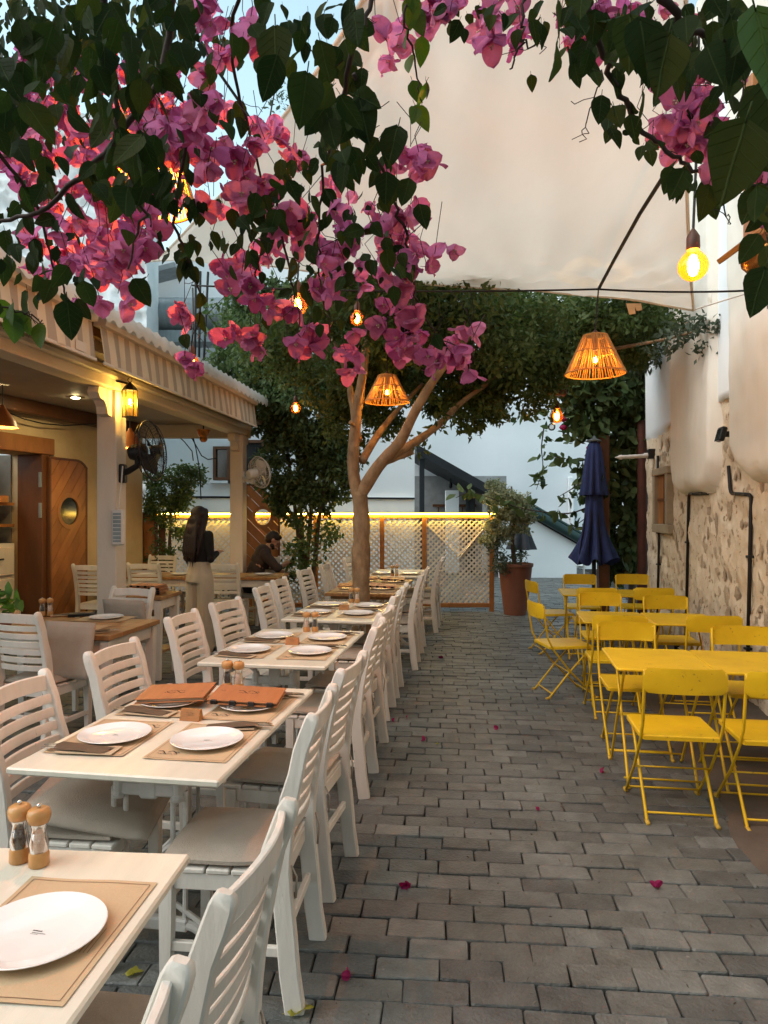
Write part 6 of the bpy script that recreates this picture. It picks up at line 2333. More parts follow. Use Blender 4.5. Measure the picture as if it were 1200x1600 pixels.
def torso(mb_, rings, n=18):
    """rings: (centre, half width x, half depth y)"""
    vs_, fs = [], []
    for (c, a, b) in rings:
        for j in range(n):
            t_ = 2 * PI * j / n
            vs_.append((c[0] + a * math.cos(t_) , c[1] + b * math.sin(t_), c[2]))
    for i in range(len(rings) - 1):
        for j in range(n):
            fs.append((i * n + j, i * n + (j + 1) % n, (i + 1) * n + (j + 1) % n, (i + 1) * n + j))
    fs.append(tuple(range(n - 1, -1, -1))); fs.append(tuple((len(rings) - 1) * n + j for j in range(n)))
    mb_.add(vs_, fs)


def hand(mb_, w_, d, up, s=1.0, curl=.6):
    """Palm and five curled fingers from wrist w_ along d; up is the back of the hand."""
    w_, d, up = Vector(w_), Vector(d).normalized(), Vector(up)
    side = d.cross(up).normalized(); up = side.cross(d)
    for k in range(4):
        x = (k - 1.5) * .019 * s
        b = w_ + side * x * .7 + d * .02 * s
        kn = w_ + side * x + d * .088 * s
        mb_.tube([b, kn], [.014 * s, .0115 * s], 8)
        L = (.036, .044, .041, .031)[k] * s
        p1 = kn + (d * math.cos(curl * .5) - up * math.sin(curl * .5)) * L
        p2 = p1 + (d * math.cos(curl * 1.4) - up * math.sin(curl * 1.4)) * L * .7
        p3 = p2 + (d * math.cos(curl * 2) - up * math.sin(curl * 2)) * L * .5
        chain(mb_, [kn, p1, p2, p3], [.0105 * s, .0095 * s, .0085 * s, .007 * s], 8)
    t0 = w_ + side * -.022 * s + d * .03 * s
    t1 = t0 + (d * .6 - side * .7 - up * .2).normalized() * .04 * s
    t2 = t1 + (d * .9 - side * .25 - up * .3).normalized() * .032 * s
    chain(mb_, [t0, t1, t2], [.013 * s, .0105 * s, .008 * s], 8)


def head(mb_, c, m, s=1.0):
    """Head centred on c; m turns local (x right, y forward, z up)."""
    P = lambda x, y, z: Vector(c) + m @ (Vector((x, y, z)) * s)
    def ball(p, r, sc):
        n, k = 16, 10
        vs_ = []; fs = []
        for i in range(k + 1):
            for j in range(n):
                a, b = PI * i / k, 2 * PI * j / n
                vs_.append(P(p[0] + max(1e-4, math.sin(a)) * math.cos(b) * r * sc[0], p[1] + max(1e-4, math.sin(a)) * math.sin(b) * r * sc[1], p[2] - math.cos(a) * r * sc[2]))
        for i in range(k):
            for j in range(n):
                fs.append((i * n + j, i * n + (j + 1) % n, (i + 1) * n + (j + 1) % n, (i + 1) * n + j))
        fs.append(tuple(range(n - 1, -1, -1))); fs.append(tuple(k * n + j for j in range(n)))
        mb_.add(vs_, fs)
    ball((0, -.005, .02), .088, (.86, 1.08, 1.06))
    ball((0, .028, -.045), .062, (.88, .95, 1.0))
    ball((0, .068, -.085), .026, (1.1, .9, .8))          # chin
    ball((0, .088, -.018), .016, (.8, 1.1, 1.5))         # nose
    ball((0, .098, -.030), .011, (1.3, 1, .8))
    ball((0, .082, -.058), .017, (1.3, .6, .5))          # mouth
    ball((0, .076, .012), .03, (1.9, .5, .5))            # brow
    for s_ in (-1, 1):
        ball((s_ * .078, -.008, -.012), .022, (.4, .8, 1.3))   # ears
        ball((s_ * .040, .055, -.028), .028, (.9, .8, .8))     # cheeks


def eyes(t, c, m, s=1.0):
    mb_ = MB()
    for s_ in (-1, 1):
        p = Vector(c) + m @ (Vector((s_ * .031, .079, -.004)) * s)
        mb_.ball(p, .010 * s, 8, 6)
    mb_.build('eyes', M['blackplastic'], t, True)


# standing person, seen from behind, turned a little to the right
WP = at(312, 0, 8.05); WP.z = 0
wo = thing('person', 'standing person with long dark hair, black top and beige wide trousers', 'person', WP, R(-34))
sk = MB()
hm = Euler((R(-8), 0, R(-6))).to_matrix()
hc = Vector((0, .015, 1.545))
head(sk, hc, hm, 1.0)
chain(sk, [(0, -.01, 1.33), (0, .0, 1.42), (0, .01, 1.48)], [.055, .048, .047])
torso(sk, [((0, 0, .90), .15, .10), ((0, 0, 1.02), .125, .085), ((0, 0, 1.18), .135, .09), ((0, -.005, 1.30), .15, .085), ((0, -.005, 1.36), .12, .07)])
for s in (-1, 1):
    chain(sk, [(s * .085, 0, .84), (s * .085, .005, .50), (s * .085, -.01, .09)], [.075, .06, .04])
    sk.ball((s * .09, .06, .035), .04, 10, 6, (1, 2.4, .85))
sh = {1: [(.155, -.005, 1.335), (.205, -.02, 1.07), (.11, .17, 1.13)], -1: [(-.155, -.005, 1.335), (-.205, -.01, 1.07), (-.08, .17, 1.12)]}
for s in (-1, 1):
    chain(sk, sh[s], [.044, .035, .026])
    w_ = Vector(sh[s][2]); d = (w_ - Vector(sh[s][1])).normalized()
    hand(sk, w_, d, (s * .3, 0, 1), .92, .5)
fuse('body', sk, M['skin'], wo, .0085, 3)
eyes(wo, hc, hm)
tb = MB()
torso(tb, [((0, 0, .985), .137, .100), ((0, 0, 1.03), .136, .098), ((0, 0, 1.10), .137, .097), ((0, 0, 1.20), .147, .103), ((0, -.005, 1.30), .158, .095), ((0, -.005, 1.365), .125, .075), ((0, -.003, 1.395), .07, .062)])
for s in (-1, 1):
    chain(tb, [sh[s][0], Vector(sh[s][0]).lerp(Vector(sh[s][1]), .5), sh[s][1], Vector(sh[s][1]).lerp(Vector(sh[s][2]), .85)], [.056, .05, .045, .036])
fuse('top', tb, M['blackcloth'], wo, .0095, 4)
tr = MB()
torso(tr, [((0, 0, .80), .175, .135), ((0, 0, .88), .172, .13), ((0, 0, .96), .146, .108), ((0, 0, 1.03), .138, .101)])
for s in (-1, 1):
    chain(tr, [(s * .09, 0, .84), (s * .095, .0, .60), (s * .10, -.005, .30), (s * .10, -.005, .06)], [.098, .095, .092, .095], 16)
    for k in range(3):
        a = k * 2.1 + s
        chain(tr, [(s * .095 + .07 * math.cos(a), .07 * math.sin(a), .66), (s * .10 + .08 * math.cos(a + .3), .085 * math.sin(a + .3), .07)], [.025, .03])
trm = fuse('trousers', tr, M['trousers'], wo, .011, 5)
mb = MB(); torso(mb, [((0, 0, 1.005), .144, .107), ((0, 0, 1.035), .143, .106)]); mb.build('belt', M['trousers'], wo, 40)
mb = MB(); mb.span((-.06, -.104, 1.02), (-.045, -.106, 1.02), .006, .05, b=.002); mb.build('belt_loop', M['whiteplastic'], wo)
hr = MB()
for (p, r, sc) in (((0, -.012, 1.575), .098, (.95, 1.05, 1.0)), ((0, -.055, 1.50), .085, (1.1, .85, 1.2)), ((-.01, -.085, 1.38), .085, (1.25, .75, 1.3)), ((-.015, -.105, 1.25), .075, (1.35, .65, 1.5)), ((-.02, -.11, 1.14), .055, (1.5, .55, 1.6))):
    hr.ball(p, r, 14, 9, sc)
for s in (-1, 1):
    chain(hr, [(s * .06, .03, 1.61), (s * .085, .02, 1.54), (s * .088, -.02, 1.44), (s * .095, -.07, 1.30), (s * .075, -.10, 1.12), (s * .05, -.11, 1.03)], [.035, .032, .032, .032, .024, .008])
for k in range(7):
    x = -.09 + k * .028
    chain(hr, [(x * .8, -.09, 1.50), (x, -.135, 1.32), (x * 1.1 + .004, -.155, 1.15), (x * .9, -.145, 1.04 - .03 * (k % 3))], [.02, .02, .017, .005], 8)
fuse('hair', hr, M['hair'], wo, .0085, 2)
mb = MB()
for s in (-1, 1):
    mb.ball((s * .095, .055, .03), .046, 12, 7, (1, 2.5, .75))
mb.build('shoes', M['blackplastic'], wo, True)

# seated man leaning over his phone
MP = at(390, 0, 10.1); MP.z = 0
mo = thing('person', 'seated person with dark hair and dark brown shirt, leaning over a phone', 'person', MP, R(-72))
hip, chest, neck = Vector((0, 0, .55)), Vector((0, .17, .93)), Vector((0, .24, 1.07))
hm = Euler((R(-38), 0, 0)).to_matrix()
hc = Vector((0, .335, 1.195))
sk = MB(); head(sk, hc, hm, 1.06)
chain(sk, [chest, neck, hc - Vector((0, .03, .07))], [.09, .06, .055])


def leant(z0, z1, k):
    return hip.lerp(Vector((0, .215, 1.03)), k)


for f_, a in ((0, .155), (.3, .15), (.6, .165), (.85, .17), (1, .13)):
    c = hip.lerp(Vector((0, .20, 1.02)), f_)
    sk.ball(c, a, 14, 9, (1.0, .68, .8))
leg = {s: [(s * .10, .02, .52), (s * .14, .43, .54), (s * .13, .40, .09)] for s in (-1, 1)}
arm = {1: [(.185, .19, 1.00), (.235, .36, .80), (.06, .53, .86)], -1: [(-.185, .19, 1.00), (-.235, .33, .76), (-.12, .56, .70)]}
for s in (-1, 1):
    chain(sk, leg[s], [.085, .065, .045])
    sk.ball((leg[s][2][0], leg[s][2][1] + .06, .04), .042, 10, 6, (1, 2.5, .9))
    chain(sk, arm[s], [.055, .044, .031])
    hand(sk, arm[s][2], Vector(arm[s][2]) - Vector(arm[s][1]), (s * .5, -.2, .8), 1.05, .8)
fuse('body', sk, M['skin'], mo, .009, 3)
eyes(mo, hc, hm, 1.06)
tb = MB()
for f_, a in ((0, .168), (.25, .165), (.5, .172), (.75, .182), (.95, .17)):
    tb.ball(hip.lerp(Vector((0, .20, 1.02)), f_), a, 14, 9, (1.0, .72, .85))
chain(tb, [(-.15, .20, 1.01), (0, .215, 1.04), (.15, .20, 1.01)], [.07, .075, .07])
for s in (-1, 1):
    a0, a1, a2 = (Vector(p) for p in arm[s])
    chain(tb, [a0, a0.lerp(a1, .5), a1, a1.lerp(a2, .15)], [.078, .07, .06, .055])
fuse('shirt', tb, M['shirt'], mo, .0105, 4)
tr = MB()
tr.ball(hip, .17, 14, 9, (1, .8, .7))
for s in (-1, 1):
    chain(tr, [Vector(p) for p in leg[s]], [.10, .082, .062])
fuse('trousers', tr, M['darktrousers'], mo, .011, 4)
hr = MB()
for (p, r, sc) in (((0, -.012, .045), .096, (.93, 1.05, .9)), ((0, -.04, .0), .088, (.93, .95, 1.0)), ((0, .03, .085), .06, (1.2, 1, .6))):
    q = hc + hm @ (Vector(p) * 1.06)
    n, k = 16, 10
    vs_ = []; fs = []
    for i in range(k + 1):
        for j in range(n):
            a, b = PI * i / k, 2 * PI * j / n
            vs_.append(q + hm @ Vector((max(1e-4, math.sin(a)) * math.cos(b) * r * sc[0], max(1e-4, math.sin(a)) * math.sin(b) * r * sc[1], -math.cos(a) * r * sc[2])))
    for i in range(k):
        for j in range(n):
            fs.append((i * n + j, i * n + (j + 1) % n, (i + 1) * n + (j + 1) % n, (i + 1) * n + j))
    fs.append(tuple(range(n - 1, -1, -1))); fs.append(tuple(k * n + j for j in range(n)))
    hr.add(vs_, fs)
fuse('hair', hr, M['hair'], mo, .008, 2)
bd = MB()
for (p, r, sc) in (((0, .066, -.088), .033, (1.25, .95, .8)), ((.045, .03, -.07), .03, (.7, 1.2, 1.1)), ((-.045, .03, -.07), .03, (.7, 1.2, 1.1))):
    bd.ball(hc + hm @ (Vector(p) * 1.06), r, 12, 8, sc)
fuse('beard', bd, M['hair'], mo, .007, 2)
mb = MB()
for s in (-1, 1):
    mb.ball((leg[s][2][0], leg[s][2][1] + .06, .035), .048, 12, 7, (1, 2.5, .8))
mb.build('shoes', M['blackplastic'], mo, True)
w0, w1 = Vector(arm[-1][1]).lerp(Vector(arm[-1][2]), .9), Vector(arm[-1][2])
mb = MB(); mb.tube([w0, w0.lerp(w1, .6)], .036, 14); mb.build('wristwatch', M['steel'], mo, 40)
# the phone he holds
ph = thing('phone', 'dark phone held in the hands of the seated person', 'phone', MP + Matrix.Rotation(R(-72), 3, 'Z') @ Vector((-.01, .60, .87)), R(-72))
mb = MB(); mb.box((0, 0, 0), (.075, .009, .155), Euler((R(-35), 0, R(10))).to_matrix(), b=.003); mb.build('case', M['screenglass'], ph)
mb = MB(); mb.box(Euler((R(-35), 0, R(10))).to_matrix() @ Vector((0, -.0052, 0)), (.066, .001, .142), Euler((R(-35), 0, R(10))).to_matrix()); mb.build('screen', M['window'], ph)

# ------------------------------------------------------------------ bougainvillea overhead
def leaf_mesh(k, m, name='leaf'):
    rr = random.Random(k + 200)
    vs_, fs = [], []
    rows, fold, curl = 7, rr.uniform(.12, .38), rr.uniform(-.05, .30)
    wave = rr.uniform(0, .03)
    for i in range(rows + 1):
        t_ = i / rows
        wdt = .36 * (math.sin(PI * min(1, t_ ** .72)) ** .85) * (1 - .25 * t_) + (.02 if i < rows else 0)
        if i == 0:
            wdt = .03
        for j in (-1, -.5, 0, .5, 1):
            x = j * wdt
            y = t_ - .04 * abs(j) * (1 - t_)
            z = abs(j) * wdt * fold - curl * t_ * t_ * .6 + wave * math.sin(t_ * 9 + j * 2)
            vs_.append((x, y, z))
    for i in range(rows):
        for j in range(4):
            a = i * 5 + j
            fs.append((a, a + 1, a + 6, a + 5))
    mb_ = MB(); mb_.add(vs_, fs)
    mb_.tube([(0, -.22, .02), (0, -.1, .0), (0, .02, 0)], .012, 4)
    return mb_.mesh(name, m, True, fix=False)


def flower_mesh(k):
    """Three papery bracts round a tiny tube flower."""
    rr = random.Random(k + 400)
    mb_ = MB()
    for b in range(3):
        a0 = 2 * PI * b / 3 + rr.uniform(-.3, .3)
        open_ = rr.uniform(.30, .95)
        sz = rr.uniform(.85, 1.15)
        m = Euler((0, 0, a0)).to_matrix() @ Euler((open_, 0, 0)).to_matrix()
        rows = 9
        vs_, fs = [], []
        ph, cup = rr.uniform(0, 6), rr.uniform(.04, .26)
        J = (-1, -.66, -.33, 0, .33, .66, 1)
        for i in range(rows + 1):
            t_ = i / rows
            wdt = (.47 * math.sqrt(max(0, 1 - (2 * t_ ** .82 - 1) ** 2)) * (1 - .18 * t_) + (.012 if i < rows else .0)) * sz
            for j in J:
                x = j * wdt
                z = cup * j * j * wdt + .055 * math.sin(t_ * 8 + j * 3 + ph) * t_ + .04 * math.sin(j * 6 + ph) * (.3 + t_) - .22 * t_ * t_ * (1 if b else .3) + .02 * abs(math.sin(j * 9 + t_ * 4))
                vs_.append(m @ Vector((x, z, t_ * sz)))
        for i in range(rows):
            for j in range(6):
                q = i * 7 + j
                fs.append((q, q + 1, q + 8, q + 7))
        mb_.add(vs_, fs)
    mb_.tube([(0, 0, -.25), (0, 0, .05)], .014, 4)
    nf = len(mb_.f)
    for b in range(3):
        a = 2 * PI * b / 3 + .5
        x, y = .05 * math.cos(a), .05 * math.sin(a)
        mb_.tube([(x * .4, y * .4, .02), (x, y, .22), (x * 1.6, y * 1.6, .36)], [.018, .02, .03], 5)
        mb_.lathe([(.03, 0), (.055, .012), (.001, .014)], 6, (x * 1.6, y * 1.6, .36), cap=False)
    me = mb_.mesh('flower', M['bract'], True, fix=False)
    me.materials.append(M['floret'])
    for p in me.polygons[nf:]:
        p.material_index = 1
    return me


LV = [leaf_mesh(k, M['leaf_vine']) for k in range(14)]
LL = [leaf_mesh(k + 20, M['leaf_lime']) for k in range(3)]
FL = [flower_mesh(k) for k in range(8)]


def orient(d, nr):
    y = Vector(d).normalized()
    z = Vector(nr) - y * Vector(nr).dot(y)
    z.normalize()
    x = y.cross(z)
    return Matrix((x, y, z)).transposed()


VINES = {}


def vine_thing(key, label, loc):
    VINES[key] = dict(t=thing('bougainvillea', label, 'climbing plant', loc, 0, 'bougainvillea branches overhead'), leaves=[], flowers=[], stems=[], twigs=MB())
    return VINES[key]


VL = vine_thing('l', 'dense bougainvillea mass with orange lit pink flowers over the striped awning', at(120, 60, 1.6))
VC = vine_thing('c', 'hanging bougainvillea spray with pink flowers before the sail and the fig tree', at(470, 60, 1.5))
VR = vine_thing('r', 'bougainvillea bough with large dark leaves across the upper right corner', at(1060, 40, 1.4))


def leaf(vn, p, size, d=None, nr=None, lime=False):
    d = d or Vector((random.gauss(0, .45), random.gauss(0, .45), -1 + random.gauss(0, .35)))
    nr = nr or Vector((random.gauss(0, .8), -1 + random.gauss(0, .5), random.gauss(.2, .6)))
    vn['leaves'].append((Vector(p), size, d, nr, lime))


def flower(vn, p, size, d=None):
    d = d or Vector((random.gauss(0, .6), random.gauss(-.3, .5), random.gauss(-.5, .6)))
    vn['flowers'].append((Vector(p), size, d))


def stem(vn, pts, r0=.006, r1=.002, nl=0, nf=0, size=.06, fs=.05, lime=False, spread=.035):
    P = [at(*p) for p in pts]
    Q = []
    for i in range(len(P) - 1):
        for k in range(6):
            Q.append(P[i].lerp(P[i + 1], k / 6) + Vector((random.gauss(0, .004), random.gauss(0, .004), random.gauss(0, .004))))
    Q.append(P[-1])
    vn['stems'].append((Q, r0, r1))
    for k in range(nl):
        i = random.randrange(len(Q))
        leaf(vn, Q[i] + Vector((random.gauss(0, spread * .5), random.gauss(0, spread), random.gauss(0, spread * .5))), size * random.uniform(.65, 1.25), lime=lime)
    for k in range(nf):
        i = random.randrange(len(Q) // 2, len(Q))
        flower(vn, Q[i] + Vector((random.gauss(0, spread), random.gauss(0, spread), random.gauss(0, spread))), fs * random.uniform(.8, 1.2))
    for k in range(max(2, len(Q) // 5)):            # bare zigzag twiglets
        p = Q[random.randrange(len(Q))]
        d = Vector((random.gauss(0, 1), random.gauss(0, .5), random.gauss(-.2, .7))).normalized()
        pts_ = [p]
        for s in range(random.randint(2, 4)):
            d = (d + Vector((random.gauss(0, .6), random.gauss(0, .4), random.gauss(0, .6)))).normalized()
            pts_.append(pts_[-1] + d * random.uniform(.012, .03))
        vn['twigs'].tube(pts_, .0011, 3)


def blob(vn, px, py, rx, ry, d0, d1, nl=0, nf=0, size=.06, fs=.05, lime=False):
    """nl leaves and nf flowers in the cloud around (px, py) between depths d0 and d1; flowers come in bunches."""
    d0 = max(d0, 1.0)
    for k in range(int(nl * 1.45)):
        a, r = random.uniform(0, 2 * PI), random.random() ** .5
        leaf(vn, at(px + rx * r * math.cos(a), py + ry * r * math.sin(a), random.uniform(d0, d1)), size * .78 * random.uniform(.5, 1.2), lime=lime)
    k = 0
    while k < nf:
        a, r = random.uniform(0, 2 * PI), random.random() ** .5
        c = at(px + rx * r * math.cos(a), py + ry * r * math.sin(a), random.uniform(d0, d1))
        vn['twigs'].tube([c, c + Vector((random.gauss(0, .02), random.gauss(0, .02), .06)), c + Vector((random.gauss(0, .03), random.gauss(0, .03), .13))], .0012, 3)
        for j in range(min(nf - k, random.choice((2, 3, 3, 4)))):
            flower(vn, c + Vector((random.gauss(0, .022), random.gauss(0, .02), random.gauss(0, .022))), fs * random.uniform(.75, 1.2))
            k += 1


# --- left mass
for a in ((70, 40, 120, 70, .75, 1.8, 46, 0, .072), (210, 30, 120, 60, .75, 1.9, 44, 0, .070), (60, 130, 80, 60, 1.0, 2.0, 24, 0, .07), (180, 110, 90, 60, .9, 2.0, 26, 0, .07),
          (30, 200, 45, 50, .8, 1.4, 8, 0, .08), (290, 90, 60, 60, 1.2, 2.1, 12, 0, .065), (185, 200, 40, 90, .9, 1.5, 12, 0, .075), (205, 270, 60, 50, 1.0, 1.6, 10, 0, .075),
          (80, 250, 80, 50, 1.5, 2.2, 14, 0, .065), (60, 330, 70, 60, 1.5, 2.3, 18, 0, .062), (40, 400, 55, 40, 1.5, 2.2, 16, 0, .06), (100, 440, 50, 30, 1.4, 2.0, 9, 0, .065),
          (240, 330, 40, 50, 1.6, 2.2, 9, 0, .06), (270, 390, 30, 40, 1.6, 2.2, 5, 0, .06), (300, 215, 40, 40, 1.7, 2.3, 6, 0, .06)):
    blob(VL, *a)
for a in ((75, 155, 50, 40, 1.9, 2.5, 0, 22), (150, 195, 55, 30, 1.9, 2.5, 0, 18), (265, 180, 50, 55, 1.7, 2.4, 0, 34), (235, 235, 40, 30, 1.9, 2.5, 0, 12), (45, 245, 45, 35, 1.8, 2.4, 0, 16),
          (105, 240, 30, 30, 1.8, 2.4, 0, 8), (290, 225, 35, 40, 1.7, 2.3, 0, 14), (125, 360, 50, 30, 1.8, 2.4, 0, 18), (150, 400, 45, 35, 1.8, 2.4, 0, 22), (190, 365, 30, 25, 1.8, 2.4, 0, 10),
          (215, 360, 25, 18, 1.9, 2.5, 0, 8), (180, 415, 25, 14, 1.8, 2.3, 0, 6), (183, 455, 4, 4, 1.9, 2.1, 0, 2), (158, 468, 5, 5, 1.9, 2.1, 0, 2), (110, 95, 60, 30, 1.9, 2.4, 0, 8), (20, 290, 25, 25, 1.8, 2.4, 0, 6)):
    blob(VL, *a, fs=.050)
stem(VL, [(280, -60, 1.5), (255, 120, 1.55), (150, 260, 1.6), (60, 330, 1.65), (-40, 350, 1.7)], .009, .004, 8)
stem(VL, [(160, -60, 1.3), (170, 100, 1.35), (195, 240, 1.4), (225, 330, 1.5), (200, 420, 1.7)], .007, .002, 10)
stem(VL, [(-30, 200, 1.5), (60, 320, 1.7), (90, 430, 1.8), (110, 480, 1.8)], .005, .002, 8)
stem(VL, [(-40, 470, 1.5), (10, 480, 1.5), (40, 490, 1.52), (66, 500, 1.55)], .003, .0015, 7, 0, .05, lime=True, spread=.02)
for p in ((105, 470, 1.5, .085), (42, 455, 1.6, .07), (18, 500, 1.5, .06), (20, 475, 1.5, .055)):
    leaf(VL, at(*p[:3]), p[3], lime=p[1] > 472)

for a in ((80, 60, 120, 80, 1.7, 2.6, 110, 0, .062), (230, 50, 120, 70, 1.7, 2.6, 90, 0, .062), (60, 180, 80, 60, 1.8, 2.6, 40, 0, .06), (330, 60, 60, 50, 1.9, 2.6, 22, 0, .058),
          (215, 240, 40, 60, 1.3, 1.8, 12, 0, .07), (285, 300, 25, 45, 1.4, 1.8, 10, 0, .065), (250, 200, 25, 30, 1.4, 1.8, 6, 0, .065), (190, 300, 40, 40, 1.5, 2.0, 9, 0, .06)):
    blob(VL, *a)
for a in ((60, 100, 60, 30, 2.1, 2.6, 0, 10), (210, 130, 50, 40, 2.0, 2.5, 0, 16), (110, 300, 50, 30, 2.0, 2.5, 0, 14), (20, 200, 30, 30, 2.0, 2.5, 0, 8), (240, 330, 30, 30, 2.0, 2.4, 0, 10), (70, 400, 30, 25, 2.0, 2.4, 0, 6)):
    blob(VL, *a, fs=.050)
# --- centre spray
for a in ((400, 30, 60, 40, 1.1, 1.9, 8, 0, .062), (450, 70, 40, 60, 1.0, 1.6, 7, 0, .07), (510, 40, 60, 40, 1.0, 1.8, 14, 0, .065), (540, 140, 35, 60, 1.1, 1.7, 15, 0, .065),
          (565, 230, 50, 50, 1.2, 1.8, 15, 0, .062), (520, 190, 30, 40, 1.1, 1.6, 7, 0, .068), (480, 240, 40, 30, 1.5, 2.0, 7, 0, .055), (440, 280, 50, 35, 1.6, 2.1, 10, 0, .055), (510, 320, 50, 40, 1.5, 2.1, 10, 0, .055),
          (580, 340, 50, 50, 1.4, 2.0, 10, 0, .058), (370, 330, 60, 60, 1.6, 2.2, 12, 0, .058), (380, 400, 60, 50, 1.7, 2.2, 8, 0, .055), (340, 150, 40, 60, 1.4, 2.1, 8, 0, .06), (560, 440, 70, 40, 1.7, 2.2, 9, 0, .055),
          (620, 480, 30, 40, 1.8, 2.2, 5, 0, .055), (300, 380, 30, 50, 1.6, 2.1, 7, 0, .06), (540, 480, 40, 30, 2.0, 2.4, 6, 0, .055)):
    blob(VC, *a)
for a in ((440, 310, 60, 40, 1.45, 1.8, 10, 0, .058), (390, 360, 60, 40, 1.5, 1.9, 9, 0, .055), (520, 390, 70, 50, 1.4, 1.8, 11, 0, .056), (600, 400, 50, 50, 1.4, 1.7, 7, 0, .056), (470, 420, 60, 40, 1.6, 2.0, 7, 0, .05)):
    blob(VC, *a)
for a in ((325, 25, 45, 25, 1.5, 2.1, 0, 14), (350, 80, 35, 30, 1.5, 2.0, 0, 9), (375, 60, 25, 30, 1.5, 2.0, 0, 6), (330, 145, 35, 25, 1.7, 2.2, 0, 10), (340, 180, 25, 25, 1.7, 2.2, 0, 6), (400, 235, 45, 28, 1.7, 2.2, 0, 16),
          (450, 240, 25, 25, 1.7, 2.2, 0, 8), (390, 275, 30, 40, 1.7, 2.2, 0, 11), (325, 310, 14, 12, 1.6, 1.9, 0, 4), (380, 340, 45, 35, 1.8, 2.3, 0, 16), (440, 325, 45, 30, 1.8, 2.3, 0, 16), (440, 370, 40, 25, 1.8, 2.3, 0, 14),
          (370, 400, 45, 35, 1.8, 2.3, 0, 18), (415, 415, 30, 20, 1.8, 2.2, 0, 8), (490, 370, 40, 25, 1.8, 2.2, 0, 12), (555, 385, 55, 30, 1.7, 2.2, 0, 22), (610, 395, 35, 35, 1.7, 2.2, 0, 18), (530, 430, 55, 25, 1.7, 2.2, 0, 22),
          (590, 435, 40, 25, 1.7, 2.2, 0, 16), (665, 410, 20, 22, 1.6, 1.8, 0, 8), (640, 425, 20, 20, 1.6, 1.9, 0, 7), (645, 235, 24, 26, 1.5, 1.8, 0, 8), (665, 250, 14, 14, 1.5, 1.7, 0, 3), (608, 62, 14, 26, 1.6, 1.8, 0, 5),
          (540, 300, 30, 25, 1.7, 2.2, 0, 8), (622, 330, 20, 20, 1.6, 2.0, 0, 5), (340, 527, 12, 10, 2.0, 2.2, 0, 3), (285, 498, 22, 12, 2.0, 2.3, 0, 5), (298, 560, 24, 16, 2.0, 2.3, 0, 7), (405, 480, 16, 40, 1.9, 2.2, 0, 13),
          (400, 530, 12, 18, 1.9, 2.2, 0, 6), (470, 535, 22, 14, 1.9, 2.1, 0, 6), (470, 487, 14, 8, 1.9, 2.1, 0, 3), (540, 550, 22, 14, 1.9, 2.1, 0, 6), (517, 532, 5, 5, 1.9, 2.1, 0, 1), (615, 525, 22, 12, 1.8, 2.1, 0, 7),
          (645, 540, 28, 18, 1.8, 2.1, 0, 12), (722, 525, 22, 16, 1.7, 2.0, 0, 9), (725, 560, 24, 16, 1.7, 2.0, 0, 9), (680, 560, 22, 10, 1.8, 2.0, 0, 6), (640, 470, 22, 12, 1.8, 2.1, 0, 5), (660, 500, 12, 10, 1.8, 2.1, 0, 3)):
    blob(VC, *a[:7], max(2, int(a[7] * .66)) if a[7] > 6 else a[7], fs=.049)
for p in ((480, 135, 1.1, .085, 1), (622, 218, 1.3, .078, 1), (640, 300, 1.5, .062, 1), (604, 290, 1.4, .065, 1), (655, 340, 1.6, .06, 1), (562, 175, 1.2, .075, 1), (430, 62, 1.1, .085, 1), (545, 250, 1.35, .07, 1), (440, 270, 1.8, .055, 1)):
    leaf(VC, at(p[0], p[1] - 20, p[2]), p[3], d=Vector((random.uniform(-.4, .4), 0, -1)), nr=Vector((random.uniform(-.3, .3), -1, random.uniform(-.1, .4))))
stem(VC, [(560, -60, 1.3), (548, 100, 1.35), (530, 200, 1.5), (500, 260, 1.7), (497, 380, 1.8), (505, 470, 1.9), (515, 520, 2.0)], .006, .0016, 10)
stem(VC, [(555, 120, 1.4), (580, 220, 1.5), (610, 300, 1.6), (635, 370, 1.7), (645, 430, 1.7), (650, 480, 1.8), (680, 520, 1.85), (720, 545, 1.85)], .005, .0015, 8)
stem(VC, [(640, -50, 1.6), (632, 40, 1.6), (648, 100, 1.65), (660, 160, 1.65)], .004, .0013, 11, 0, .058, lime=True, spread=.022)
stem(VC, [(380, -60, 1.6), (360, 100, 1.8), (395, 220, 1.9), (420, 330, 2.0), (400, 430, 2.1), (405, 520, 2.1)], .005, .0015, 8)
stem(VC, [(300, 180, 1.7), (270, 350, 1.9), (300, 420, 2.0), (315, 470, 2.1), (300, 550, 2.2)], .005, .0015, 9)
stem(VC, [(430, 300, 1.9), (450, 420, 2.0), (465, 480, 2.0), (470, 540, 2.0)], .004, .0013, 4)
stem(VC, [(590, -40, 1.5), (570, 40, 1.5), (520, 110, 1.45), (480, 160, 1.4)], .006, .002, 8)
leaf(VC, at(680, 525, 1.8), .05); leaf(VC, at(627, 510, 1.8), .035)

